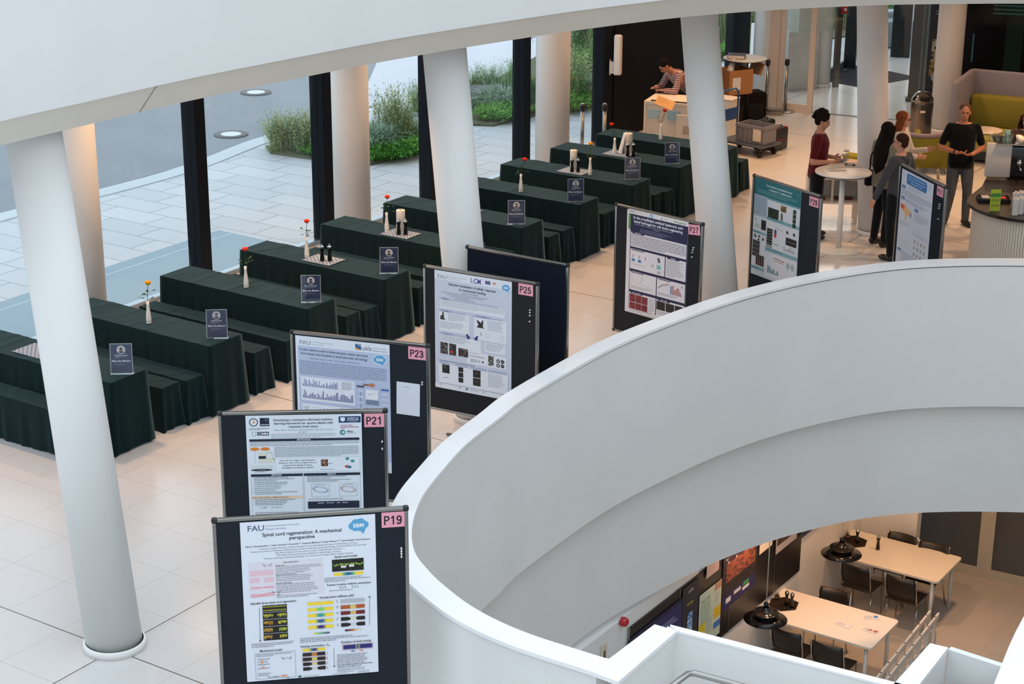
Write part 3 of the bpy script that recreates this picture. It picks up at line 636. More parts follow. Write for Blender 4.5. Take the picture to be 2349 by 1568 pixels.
def poster19():
    s = Sheet(.905, 1.2, '#dfe4ee'); X = .905
    fau(s, .05, .068, .058, '#5c6583'); brain(s, .79, .075, .064)
    s.text(.41, .112, .037, 'Spinal cord regeneration: A mechanical', '#25272c', True, w=.53); s.text(.41, .146, .037, 'perspective', '#25272c', True)
    s.text(.45, .186, .0165, 'Rahul G. Ramachandran¹·², Oskar Neumann², Nora John³·⁴, Stephanie Möllmert³, Daniel Wehner³·⁴·⁵, Silvia Budday², Paul Steinmann¹', '#3a3d44', True, wmax=.84)
    for i, l in enumerate(('¹Institute for Applied Mechanics, Friedrich-Alexander-Universität Erlangen-Nürnberg, 91058 Erlangen, Germany', '²Institute for Continuum Mechanics and Biomechanics, Friedrich-Alexander-Universität Erlangen-Nürnberg, 90762 Fürth, Germany', '³Max Planck Institute for the Science of Light, 91058 Erlangen, Germany', '⁴Max-Planck-Zentrum für Physik und Medizin, 91058 Erlangen, Germany', '⁵Institute of Zoology, Developmental Biology Unit, University of Cologne, 50674, Cologne, Germany')):
        s.text(.45, .207+i*.0185, .0158, l, '#5b6069', False, wmax=(.66, .78, .45, .43, .6)[i])
    s.rect(.045, .30, .50, .262, '#dcd9e2'); s.text(.33, .318, .02, 'Introduction', DK, True)
    for y, c in ((.36, '#e2bfc9'), (.415, '#e2bfc9')):
        if y > .4: s.rect(.05, y, .065, .036, c); s.rect(.145, y, .065, .036, c)
        else: s.rect(.05, y, .16, .04, c)
    s.line(.05, .482, .21, .496, .005, '#e9879a'); s.line(.05, .497, .21, .482, .005, '#e9879a'); s.line(.05, .54, .13, .542, .006, '#e46f80'); s.line(.13, .542, .21, .53, .006, '#e46f80'); s.line(.05, .555, .21, .549, .006, '#e46f80')
    for x, y in ((.13, .325), (.185, .53)):
        s.line(x+.02, y, x+.06, y, .002, DK); s.line(x+.01, y-.012, x+.024, y+.012, .003, '#111'); s.line(x+.056, y+.012, x+.07, y-.012, .003, '#111')
    for y, t, n in ((.327, 'Background:', 5), (.397, 'Experimental Observations:', 4), (.46, 'Mechanical Modeling:', 6), (.545, 'Goal:', 2)):
        s.text(.225, y+.009, .0125, t, DK, True, 'l'); s.lines(.225, y+.013, .315, n, .0122, GR)
    s.text(.7, .305, .021, 'Spinal cord model', DK, True); s.pic(.605, .318, .215, .09, ['#0a0c0a', '#10140f', '#0b0d0b', '#0a0a08'], 14, 8)
    for k in range(26): s.rect(.607+k*.0082, .352+random.uniform(-.006, .006), .008, .012, random.choice(['#6e8f32', '#8fae40', '#3f6d34', '#a9b84a']))
    s.rect(.665, .366, .035, .016, '#e9d9d9'); s.rect(.72, .362, .035, .016, '#e9d9d9'); grad(s, .615, .418, .2, .022, ['#f4d53a', '#f4d53a', '#f4d53a', '#2f9e94', '#35508e', '#2f9e94', '#f4d53a', '#f4d53a', '#f4d53a'])
    s.lines(.55, .452, .33, 3, .0125, GR); s.text(.715, .512, .021, 'Tension in series: Uniform contraction', DK, True, wmax=.3)
    for k in range(6): s.line(.65+k*.018+(.03 if k > 2 else 0), .522, .66+k*.018+(.03 if k > 2 else 0), .538, .003, '#15161a')
    s.lines(.58, .548, .27, 1, .012, GR)
    s.text(.2, .612, .021, 'Zebrafish larvae spinal cord regeneration', DK, True, wmax=.31)
    for k in range(5):
        y = .625+k*.054; s.rect(.125, y, .165, .05, '#14120c')
        s.k += 1
        for q in range(39):
            x = .128+q*.004
            if k and abs(x-.208) < .010+.004*k: continue
            c_ = random.choice(['#c9b52e', '#8f9c33', '#b8a428', '#a8b43c', '#7d8f30'] if x > .2 or k < 2 else ['#c9882e', '#b1602a', '#b8a428', '#8f9c33'])
            for yy, hh in (((.008+.001*math.sin(q), .007), (.034+.001*math.cos(q), .007)) if k == 0 else ((.010+random.uniform(0, .006), random.uniform(.012, .028)),)): s.poly([(x, y+yy), (x+.004, y+yy), (x+.004, y+yy+hh), (x, y+yy+hh)], c_, s.k)
    s.line(.105, .635, .1, .89, .0025, DK); s.poly([(.094, .885), (.108, .885), (.1, .898)], DK); s.lines(.04, .91, .3, 3, .0122, GR)
    s.text(.63, .602, .021, 'Varying lesion stiffness μ(X)', DK, True, wmax=.26)
    for k in range(5):
        y = .625+k*.045; mid = ['#f4d53a', '#7ccf6c', '#2f9e94', '#35608e', '#3a2f6e'][k]; grad(s, .43, y, .175, .024, ['#f4d53a', '#f4d53a', '#f4d53a', mid, mid, '#f4d53a', '#f4d53a', '#f4d53a']); s.line(.52, y+.03, .52, y+.04, .002, GR); s.lines(.625, y, .02, 2, .01, GR)
    for k, (c0, c1, nk) in enumerate((('#b4b8bd', '#b4b8bd', 1), ('#b5572a', '#d9c26a', 1), ('#6e1a22', '#d9b866', .8), ('#1e1216', '#e0dcae', .55), ('#15101a', '#cfd1cf', .45))): waist(s, .655, .635+k*.045, .165, .028, nk, c0, c1)
    grad(s, .465, .86, .11, .011, ['#f2e04a', '#4bb27a', '#3a2f6e']); grad(s, .68, .852, .11, .013, ['#140c14', '#7c1c24', '#e06a2c', '#f6e49a', '#ffffff']); s.frame(.68, .852, .11, .013, .0015, DK)
    s.line(.855, .615, .85, .83, .0022, DK); s.poly([(.848, .62), (.862, .62), (.855, .607)], DK); s.lines(.37, .895, .48, 3, .0135, GR)
    s.text(.47, .965, .021, 'Varying contraction  λₐ', DK, True, wmax=.2); grad(s, .385, .977, .155, .02, ['#f4d53a', '#f4d53a', '#f4d53a', '#35608e', '#3a2f6e', '#f4d53a', '#f4d53a', '#f4d53a'])
    for k in range(4): waist(s, .385, 1.022+k*.037, .155, .026, (1, .85, .6, .4)[k], '#241418', ('#c07a3a', '#d9c26a', '#d9c88a', '#cfd1cf')[k]); s.poly([(.55, 1.03+k*.037), (.556, 1.03+k*.037), (.553, 1.012+k*.037)], '#b4553a')
    s.frame(.378, 1.04, .17, .036, .0018, '#d98a92'); s.line(.6, .99, .6, 1.13, .0022, DK); s.poly([(.593, 1.125), (.607, 1.125), (.6, 1.138)], DK)
    s.text(.755, .955, .021, 'Gradient of strain energy', DK, True, wmax=.21); s.rect(.665, .972, .2, .032, '#2a2270'); grad(s, .745, .972, .04, .032, ['#2a2270', '#8aa7c9', '#3a3f3a', '#a8a48a', '#2a2270']); s.frame(.657, .965, .216, .046, .002, '#d98a92'); grad(s, .72, 1.017, .08, .008, ['#2a3f8e', '#ffffff', '#d06a3a'])
    s.lines(.62, 1.042, .25, 6, .0125, GR); s.text(.62, 1.125, .0145, 'Does the stiffness gradient influence axon', DK, True, 'l', wmax=.25); s.text(.62, 1.14, .0145, 'regrowth in the spinal cord?', DK, True, 'l'); s.lines(.62, 1.15, .25, 3, .012, '#a0a5ac')
    s.text(.17, .975, .021, 'Mechanical model', DK, True); s.frame(.06, .985, .275, .2, .0018, '#6c7078'); s.lines(.07, .995, .24, 2, .012, GR)
    for y in (1.03, 1.05, 1.07, 1.1, 1.14, 1.155): s.lines(.075, y, .12, 1, .013, GR)
    s.rect(.1, 1.032, .012, .035, '#e8a07a'); s.rect(.1, 1.088, .02, .012, '#e8a07a'); s.line(.25, 1.035, .3, 1.035, .002, DK); s.line(.24, 1.025, .256, 1.048, .003, '#111'); s.line(.294, 1.048, .31, 1.025, .003, '#111')
    s.text(.18, 1.178, .014, 'Two variables:', DK, True); s.rect(.23, 1.166, .045, .012, '#e8a07a')
    s.rect(.27, 1.187, .02, .005, '#2fa3c9'); s.ell(.36, 1.187, .012, .008, '#2c6e68'); s.text(.44, 1.192, .009, 'MAX-PLANCK-ZENTRUM', '#5c8a86', True); s.text(.64, 1.192, .009, 'MAX PLANCK INSTITUTE', '#8a9a96', True); s.text(.8, 1.192, .02, 'CHARITÉ', '#7c8a94'); return s
def poster21():
    s = Sheet(.887, 1.19, '#dbe3ec'); N = '#141c33'
    s.ell(.06, .055, .034, .034, N, 26); s.ell(.06, .055, .027, .027, '#dbe3ec', 26); s.ell(.062, .043, .006, .006, '#e88a2c'); s.line(.05, .07, .066, .05, .006, '#e88a2c'); s.line(.055, .052, .075, .06, .005, '#e88a2c')
    s.rect(.108, .02, .072, .068, N); s.ell(.16, .036, .016, .016, '#3a4668'); s.text(.144, .08, .013, 'OXFORD', '#dfe4ee', True, w=.06); s.text(.1, .112, .0125, 'THE PODIUM INSTITUTE', '#4a5060', True, w=.155); s.lines(.022, .117, .155, 1, .009, GR)
    s.frame(.045, .135, .03, .034, .002, N); s.rect(.085, .135, .09, .03, N); s.text(.13, .16, .028, 'CMM', '#e8ecf2', True, w=.078)
    for i, l in enumerate(('Developing a mechanics informed machine-', 'learning framework for sports-related mild', 'traumatic brain injury')): s.text(.44, .048+i*.028, .026, l, '#2c3240', True, wmax=(.5, .48, .25)[i])
    s.text(.44, .128, .0155, 'Phoebe Haste¹·², Eryn Kwon²·³, Jose-Maria Peña², Vickie Shim²·³, Antoine', '#7a828e', False, wmax=.45); s.text(.44, .146, .0155, 'Jérusalem¹·²', '#7a828e'); s.lines(.19, .155, .49, 3, .0145, '#9aa2ad', just=True)
    s.rect(.712, .018, .168, .052, '#173a6c'); s.poly([(.725, .026), (.76, .026), (.76, .052), (.742, .062), (.725, .052)], '#dfe8f0'); s.text(.82, .038, .014, 'UNIVERSITY OF', '#e6ecf4', True, w=.085); s.text(.82, .053, .016, 'AUCKLAND', '#e6ecf4', True, w=.09); s.text(.82, .064, .008, 'NEW ZEALAND', '#b8c8dc')
    s.text(.725, .097, .014, 'AUCKLAND', '#b0406c', True, 'l', w=.09); s.text(.725, .111, .014, 'BIOENGINEERING', '#b0406c', True, 'l', w=.14); s.lines(.725, .115, .05, 1, .01, '#b0406c')
    s.ell(.74, .15, .022, .022, '#3c8290', 22); s.ell(.744, .15, .012, .012, '#b4d0d2', 16); s.text(.775, .15, .02, 'Mātai', '#2c4450', True, 'l'); s.lines(.775, .156, .1, 1, .009, '#7aa0a4')
    s.rect(.022, .195, .845, .02, N); s.text(.44, .2105, .017, 'MOTIVATION', '#e8ecf2', True); s.lines(.025, .221, .84, 3, .0128, GR, just=True)
    for x in (.025, .105): s.ell(x+.035, .277, .036, .014, '#e07f2c', 20)
    s.lines(.21, .264, .65, 7, .0122, GR, just=True); s.line(.06, .292, .06, .4, .0015, '#9ab0a8'); s.rect(.085, .305, .11, .085, '#dad9ca'); s.rect(.088, .335, .055, .024, N); s.ell(.17, .335, .025, .034, '#7a9a98', 20); s.ell(.17, .335, .0225, .0315, '#dbe0dc', 20); s.rect(.165, .35, .055, .03, '#d4d6c4')
    s.line(.195, .357, .215, .368, .005, '#3f9078'); s.rect(.025, .415, .165, .018, '#cfdcd4'); s.ell(.107, .452, .084, .009, N, 24); s.text(.107, .455, .008, 'Injury Prediction', '#dfe4ee'); s.lines(.055, .466, .1, 1, .01, GR)
    s.rect(.213, .352, .655, .122, '#a9c9cc'); s.rect(.2155, .3545, .65, .117, '#dfe6ee')
    for i, l in enumerate(('How can we create a representative', 'dataset to train a FE surrogate from an', 'unsupervised dataset of smart', 'mouthguard acceleration signals?')): s.text(.385, .381+i*.0205, .0185, l, '#2c3240', True, wmax=.32)
    s.pic(.565, .372, .055, .058, ['#5b4438', '#a8795e', '#3a2e2a', '#c0907a'], 7, 7); s.line(.615, .409, .655, .407, .003, '#222'); s.ell(.7, .404, .042, .026, '#c8d0d6', 24); s.ell(.7, .404, .040, .024, '#dfe6ee', 24)
    for x, y, c in ((.77, .37, '#3f8f94'), (.81, .39, '#3f8f94'), (.765, .435, '#b5573a'), (.785, .44, '#2f6f8e')): s.ell(x, y, .016, .012, c)
    s.lines(.56, .455, .16, 1, .012, GR); s.rect(.022, .487, .4, .02, N); s.text(.22, .5025, .017, 'METHODS', '#e8ecf2', True); s.rect(.43, .487, .437, .02, N); s.text(.645, .5025, .017, 'RESULTS', '#e8ecf2', True)
    s.frame(.022, .507, .4, .66, .0012, '#5a6274'); s.frame(.43, .507, .437, .66, .0012, '#5a6274')
    for y, n in ((.513, 3), (.556, 2), (.586, 1), (.603, 1), (.62, 1), (.637, 2)): s.rect(.03, y+.003, .004, .004, GR); s.lines(.045, y, .34, n, .0138, GR)
    s.rect(.025, .675, .39, .02, '#ebc8aa'); s.text(.03, .69, .0165, 'REDUCING SIGNAL DIMENSIONALITY', '#5a3c2c', True, 'l', wmax=.3); s.lines(.045, .702, .34, 4, .0138, GR); s.text(.17, .775, .018, 'x = Dα       α = Σ dᵢ + x', DK)
    for y in (.513, .54): s.lines(.455, y, .38, 2, .013, GR)
    for x, cs in ((.485, ['#3a7ca8']), (.7, ['#cf5a34', '#7a5aa8', '#3a8a4c', '#cf5a34'])):
        s.frame(x, .575, .14, .11, .0015, GR)
        for k in range(26):
            a = k/26*2*PI; s.ell(x+.07+math.cos(a)*(.05 if math.sin(a) > 0 else .058), .64-abs(math.sin(a*.5))*.02+math.sin(a)*.022, .004, .003, cs[k % len(cs)])
        s.curve([(x+.07+.045*math.cos(a), .6-.016*math.sin(a)) for a in [i*PI/10 for i in range(11)]], .0018, '#333')
    s.lines(.46, .702, .37, 1, .012, GR); s.rect(.455, .725, .4, .06, N); s.text(.65, .742, .012, 'Retention      Fine motion      LAM      Duration', '#e8ecf2', True, wmax=.34); s.lines(.45, .81, .38, 12, .014, GR); s.lines(.045, .81, .34, 20, .014, GR); return s
def poster23():
    s = Sheet(.868, 1.19, '#dfe4ee'); fau(s, .04, .075, .052); B = '#b9c3de'; s.rect(.02, .09, .848, 1.0, B)
    s.poly([(.555, .02), (.61, .02), (.61, .05)], '#8a94a8'); s.poly([(.555, .02), (.61, .05), (.61, .075), (.555, .05)], '#2c5f9a'); s.poly([(.555, .05), (.61, .075), (.555, .075)], '#d9a040')
    s.text(.62, .073, .058, 'ukb', '#5a6472', False, 'l', w=.085); s.text(.715, .05, .019, 'universitäts', '#8a94a0', False, 'l', w=.12); s.text(.715, .074, .019, 'klinikumbonn', '#5a6472', False, 'l', w=.135)
    s.text(.355, .132, .031, 'In vitro culture model of white and gray matter astrocytes', '#242a3a', True, wmax=.63); s.text(.355, .168, .031, 'from human brain biopsies to study astrocyte cell biology', '#242a3a', True, wmax=.62)
    s.text(.36, .205, .021, 'Maik Hintze, Ridwa Chunder, Valerie Borger, Stefanie Kürten', '#3c445a', False, wmax=.46); brain(s, .775, .145, .055, halo='#e8eef4')
    s.lines(.03, .225, .81, 9, .0145, '#6a7490', just=True)
    s.rect(.04, .372, .5, .22, '#e2e6f0'); s.bars(.055, .385, .33, .075, 24, ['#5a6ab0', '#8a92b0']); s.lines(.42, .385, .11, 9, .0085, GR); s.bars(.055, .485, .47, .085, 38, ['#7a86b8', '#5a648a'])
    s.rect(.04, .62, .37, .18, '#e2e6f0'); s.rect(.42, .62, .12, .14, '#dfe3ee')
    for k in range(9): s.line(.07+k*.035, .65, .08+k*.035, .648+.002*k, .003, '#333'); s.ell(.085+k*.03, .72, .009, .004, '#555')
    s.bars(.055, .635, .33, .13, 5, ['#c0c4cc'])
    for x, y, c in ((.56, .40, '#3a4250'), (.62, .38, '#8a5a48'), (.785, .41, '#2f5fae')): s.rect(x, y, .07, .014, c)
    s.ell(.7, .385, .03, .016, '#c87a58'); s.rect(.64, .425, .12, .095, '#e8ebf2'); s.frame(.645, .43, .11, .085, .001, GR); s.curve([(.66, .5), (.68, .46), (.7, .48), (.73, .45)], .002, DK)
    for k in range(5):
        s.rect(.57, .44+k*.055, .05, .014, '#d3daec'); s.line(.595, .457+k*.055, .595, .49+k*.055, .003, '#333'); s.rect(.79, .45+k*.05, .06, .013, '#d3daec')
    s.rect(.645, .525, .115, .04, '#7a86a0'); s.line(.65, .6, .71, .66, .004, '#333'); s.lines(.045, .83, .78, 14, .016, '#7a84a0', just=True); return s
def poster25():
    s = Sheet(.855, 1.22, '#c7cddb'); s.rect(0, 0, .855, .09, '#dcdfe6'); fau(s, .035, .078, .055); s.text(.405, .075, .07, "I.:CM", '#2a3590', True, 'l', w=.11)
    s.rect(.565, .03, .055, .034, '#2c3c8c')
    for k in range(12): s.ell(.5925+.011*math.cos(k*PI/6), .047+.011*math.sin(k*PI/6), .002, .002, '#e8c840', 6)
    s.ell(.665, .045, .02, .013, '#dba090'); s.ell(.665, .045, .006, .005, '#c04a34'); brain(s, .79, .07, .042)
    s.text(.42, .135, .034, 'Real-time visualization of cellular responses', '#2c3040', True, wmax=.52); s.text(.42, .175, .034, 'to mechanical loading', '#2c3040', True); s.text(.4, .2, .018, 'Julia Kolb¹, Silvia Budday¹', '#5a6070')
    for i in range(4): s.lines(.08+.05*i, .212+i*.016, .69-.1*i, 1, .013, GR)
    def blk(u, v, w, h, tw=.12): s.rect(u, v, w, h, '#dfe2ea'); s.rect(u-.01, v-.014, w*.9, .014, '#aab4cc'); s.rect(u+.02, v-.018, tw, .02, '#98a4c2'); s.text(u+.02+tw/2, v-.003, .013, 'Results', '#3a4050', True, wmax=tw*.7)
    blk(.06, .29, .72, .09, .08); s.lines(.07, .298, .7, 5, .0135, '#9aa0ac', just=True); blk(.05, .415, .34, .2); blk(.44, .415, .36, .23, .16); blk(.06, .65, .46, .2); s.rect(.56, .66, .23, .1, '#dfe2ea'); s.rect(.36, .78, .44, .13, '#dfe2ea')
    s.lines(.15, .425, .22, 6, .013, '#9aa0ac'); s.lines(.06, .52, .3, 5, .0145, '#9aa0ac'); s.lines(.59, .43, .2, 8, .0135, '#9aa0ac')
    s.poly([(.06, .5), (.065, .46), (.085, .455), (.085, .42), (.1, .42), (.105, .48), (.12, .5)], '#352b2a'); s.poly([(.47, .52), (.49, .49), (.47, .45), (.485, .445), (.52, .47), (.53, .44), (.545, .44), (.54, .51), (.565, .52)], '#2c2826')
    s.line(.51, .565, .53, .6, .004, '#4a9a4a'); s.line(.53, .565, .51, .6, .004, '#4a9a4a'); s.frame(.575, .565, .03, .05, .0015, '#6a8a8a'); s.frame(.74, .57, .03, .05, .0015, '#b07a7a')
    for x, f in ((.37, 1), (.47, -1)): s.poly([(x-f*.02, .615), (x, .605), (x+f*.012, .63), (x+f*.025, .622), (x+f*.02, .66), (x-f*.02, .65), (x-f*.006, .642)], '#2a2c74')
    s.lines(.07, .66, .35, 5, .0135, '#9aa0ac'); s.lines(.575, .67, .2, 6, .0125, '#9aa0ac')
    for x, w_, pal in ((.06, .085, ['#25211f', '#4a4442', '#8a8480', '#1c1a1a']), (.16, .08, ['#1c1a1a', '#2c2624', '#6a605c', '#1c1c1c']), (.265, .11, ['#26221f', '#5a5048', '#a49c94', '#1f1c1a'])): s.pic(x, .735 if x < .2 else .765, w_, .12 if x < .2 else .085, pal, 9, 10)
    s.rect(.175, .81, .03, .022, '#d8412c'); s.lines(.39, .79, .15, 1, .012, GR)
    for k in range(9): s.ell(.4+k*.019, .825, .005, .006, '#6a7078')
    for k, r in enumerate((.022, .018, .014, .01)): s.ell(.42+k*.04, .87, r, r, '#b4b8be' if k < 3 else '#222')
    s.pic(.6, .79, .06, .1, ['#35302c', '#7a746e', '#b0aca6', '#1f1c1c'], 6, 8)
    for i in range(4): s.ell(.71+(i % 2)*.048, .83+(i//2)*.045, .02, .02, '#26292c', 20); s.ell(.71+(i % 2)*.048, .83+(i//2)*.045, .010, .010, '#cfd3d8' if i % 2 == 0 else '#6a6e72', 14)
    s.lines(.05, .925, .6, 1, .013, DK)
    for x, t in ((.05, .1), (.23, .14), (.4, .17), (.6, .2)): s.rect(x, .94, t, .018, '#a6b2cc')
    s.rect(.04, .96, .78, .2, '#dfe2ea'); s.rect(.08, .965, .085, .09, '#15160f'); s.curve([(.09, .99), (.11, .975), (.12, .985), (.115, 1.0)], .003, '#3fae4a'); s.curve([(.09, 1.11), (.12, 1.1), (.15, 1.095)], .004, '#4a5f9a')
    for k in range(3): s.rect(.265, .965+k*.055, .055, .05, '#15130f')
    for k in range(2): s.rect(.43, .965+k*.085, .085, .08, '#1a1614'); s.ell(.47, 1.0+k*.085, .008, .006, '#6a6056')
    s.lines(.6, .975, .19, 10, .0145, '#9aa0ac'); s.rect(0, 1.17, .855, .05, '#dcdfe6'); s.rect(.27, 1.18, .02, .006, '#2f93b9'); s.rect(.277, 1.173, .006, .02, '#2f93b9'); s.ell(.36, 1.185, .014, .011, '#2c6e68'); s.lines(.05, 1.18, .05, 1, .012, '#3a4a9a'); s.lines(.4, 1.18, .12, 2, .009, '#8a9a96'); s.ell(.55, 1.185, .012, .012, '#b4c0c0'); return s
def poster27():
    s = Sheet(.835, 1.19, '#d5d2da'); N = '#1b1e46'; s.rect(0, 0, .835, .06, '#dcdada'); fau(s, .01, .045, .045, '#6c7280'); brain(s, .32, .038, .028, '#6fb0d4'); s.text(.47, .045, .018, 'MPL', DK, True); s.lines(.5, .03, .07, 2, .009, GR); s.text(.72, .045, .028, 'Biomaterials', '#3f8a4c', True, w=.16); s.lines(.7, .05, .08, 1, .009, GR)
    s.rect(.03, .06, .805, 1.13, N); s.rect(0, .06, .03, .18, '#5d8a4c')
    s.text(.42, .108, .045, 'In situ crosslinked oxidized hyaluronic acid-', '#e4e4ea', True, wmax=.7); s.text(.42, .152, .045, 'based hydrogels for soft tissue engineering', '#e4e4ea', True, wmax=.68); s.lines(.09, .168, .68, 1, .016, '#a8a8c0'); s.lines(.35, .188, .16, 1, .014, '#a8a8c0'); s.lines(.17, .21, .5, 4, .013, '#7c7c9c')
    def blk(u, v, w, h, t): s.rect(u, v, w, h, '#dad7dd'); s.rect(u+.02, v-.016, .17, .03, N); s.text(u+.105, v+.006, .018, t, '#e4e4ea', True, wmax=.15)
    blk(.038, .268, .785, .165, 'Introduction'); s.lines(.045, .29, .77, 7, .0195, '#6c6a78', th=.42, just=True)
    blk(.038, .46, .49, .23, 'Materials and Methods'); blk(.54, .46, .283, .23, 'Methods'); s.lines(.555, .49, .24, 11, .0175, '#84828c')
    for k, x in enumerate((.06, .15, .24)): s.line(x+.02, .52, x+.015, .56, .007, '#2c3a68'); s.rect(x, .57, .045, .03, '#2f78a4') if k < 2 else None
    s.poly([(.42, .5), (.45, .49), (.47, .54), (.44, .55)], '#4a5a54'); s.pic(.42, .575, .055, .05, ['#7ac0bc', '#4aa09c', '#a8d8d4', '#2f7f7c'], 6, 6); s.ell(.45, .66, .022, .018, '#a8a6ae'); s.ell(.36, .6, .022, .018, '#b8b6be'); s.lines(.06, .63, .3, 1, .012, GR)
    blk(.038, .72, .38, .215, 'Swelling/degradation'); blk(.43, .72, .393, .215, 'Mechanical Properties'); s.bars(.06, .75, .32, .13, 0, ['#888']); s.curve([(.07, .79), (.12, .84), (.2, .845), (.215, .75), (.22, .85), (.35, .87)], .0025, '#8a8890'); s.lines(.06, .89, .33, 2, .016, GR)
    s.curve([(.45, .83), (.5, .79), (.58, .765), (.6, .76)], .006, '#8a5a48'); s.curve([(.45, .835), (.5, .8), (.58, .775), (.6, .772)], .003, '#3a3a3a'); s.bars(.62, .76, .16, .11, 10, ['#3a4a8e', '#c05a48']); s.rect(.77, .75, .015, .02, '#c05a48'); s.lines(.45, .885, .35, 2, .016, GR)
    blk(.038, .965, .38, .19, 'Cell compatibility'); blk(.43, .965, .393, .2, 'Cell motility')
    for i in range(3):
        for j in range(2): s.pic(.045+i*.088, .985+j*.095, .085, .09, ['#6e2430', '#8a2c34', '#541a2c', '#7a2c28', '#943a3a'], 6, 6)
    s.lines(.32, .99, .09, 9, .018, GR)
    for i in range(3): s.rect(.435+i*.128, .985, .12, .1, '#231a20')
    s.lines(.45, 1.1, .36, 3, .016, GR); s.rect(.02, 1.158, .8, .03, '#dad7dd'); s.lines(.045, 1.165, .36, 2, .012, '#6c6a78'); return s
def poster29():
    s = Sheet(.82, 1.19, '#c6ccd2'); T_ = '#1f6a72'; s.rect(0, 0, .82, .2, T_); s.text(.44, .07, .033, 'From matrix to mechanical stress:', '#d8e6e8', True, wmax=.62); s.text(.46, .112, .033, 'A laminin 511 mediated story', '#d8e6e8', True, wmax=.45); s.lines(.06, .13, .7, 3, .017, '#6fa0a6', just=True); s.ell(.77, .06, .006, .005, '#dfe8ea')
    s.rect(0, .2, .24, .26, '#a2b4c0'); s.lines(.01, .215, .22, 15, .0155, '#6d808e', just=True); s.rect(.24, .2, .58, .02, '#6a9aa4')
    def p(u, v, w, h): s.rect(u, v, w, h, '#d3d6dc')
    p(.25, .225, .56, .2); p(0, .46, .24, .18); p(.25, .47, .56, .32); p(0, .68, .24, .4); p(.25, .86, .56, .3)
    for u, v, w, h in ((.24, .425, .58, .04), (0, .64, .24, .03), (.24, .80, .58, .045), (0, 1.08, .24, .04)): s.rect(u, v, w, h, '#7fa6b0'); s.rect(u+.02, v+.01, w*.5, .012, '#46808c')
    s.pic(.26, .31, .19, .12, ['#0e1a12', '#12301a', '#0c120e', '#1c4424'], 12, 8); s.pic(.48, .24, .1, .075, ['#5a4020', '#8a6a30', '#2c2416', '#a88040'], 6, 5)
    for k in range(4): s.pic(.7, .245+k*.055, .055, .05, ['#14301c', '#1f5428', '#0f1f14'], 5, 5)
    for k in range(3): s.pic(.49, .335+k*.03, .035, .026, ['#1f4428', '#9ab49a', '#1c1c1c'], 3, 3)
    s.pic(.15, .49, .085, .12, ['#101412', '#2c3430', '#0c0e0c'], 8, 8); s.line(.03, .49, .07, .53, .007, '#222'); s.ell(.05, .58, .02, .03, '#a8c0a8'); s.ell(.1, .58, .02, .03, '#a8c0a8')
    s.pic(.01, .76, .13, .2, ['#101010', '#181818', '#202020'], 4, 4)
    for k in range(4): s.rect(.01, .76+k*.05, .13, .002, '#c8ccd0'); s.rect(.01+k*.0325, .76, .002, .2, '#c8ccd0')
    s.ell(.05, .71, .025, .025, '#5f7670'); s.rect(.11, .69, .03, .025, '#1c2422'); s.rect(.18, .71, .03, .03, '#1c2422'); s.rect(.1, .73, .03, .025, '#1c2422')
    s.pic(.26, .56, .1, .2, ['#121212', '#1c1c1c', '#0e0e0e'], 4, 5)
    for k in range(6): s.rect(.26, .56+k*.035, .1, .003, '#c8ccd0')
    s.rect(.26, .765, .1, .028, '#8a8c90'); s.ell(.41, .58, .022, .028, '#3a3f74'); s.ell(.41, .625, .022, .028, '#b03038'); s.line(.38, .73, .48, .735, .008, '#5aa05a'); s.line(.4, .53, .53, .545, .004, '#55585e'); s.bars(.57, .7, .2, .07, 10, ['#a8aab0'])
    s.pic(.6, .6, .19, .09, ['#141416', '#1f1f22', '#0e0e10'], 6, 2); s.rect(.62, .645, .17, .002, '#c8ccd0'); s.ell(.62, .54, .02, .02, '#3a3c40'); s.ell(.74, .54, .02, .02, '#3a3c40')
    s.pic(.08, .93, .15, .13, ['#3a1c18', '#54281f', '#1f1210'], 4, 3)
    for k in range(4): s.rect(.08+k*.0375, .93, .003, .13, '#c8ccd0')
    s.line(.4, .9, .6, .91, .007, '#8a3a34'); s.line(.4, .93, .58, .935, .006, '#b06a54'); s.ell(.66, .94, .03, .04, '#a8acb4'); s.ell(.74, .94, .03, .04, '#a8acb4'); s.bars(.3, 1.0, .2, .1, 6, ['#4a8a94']); return s
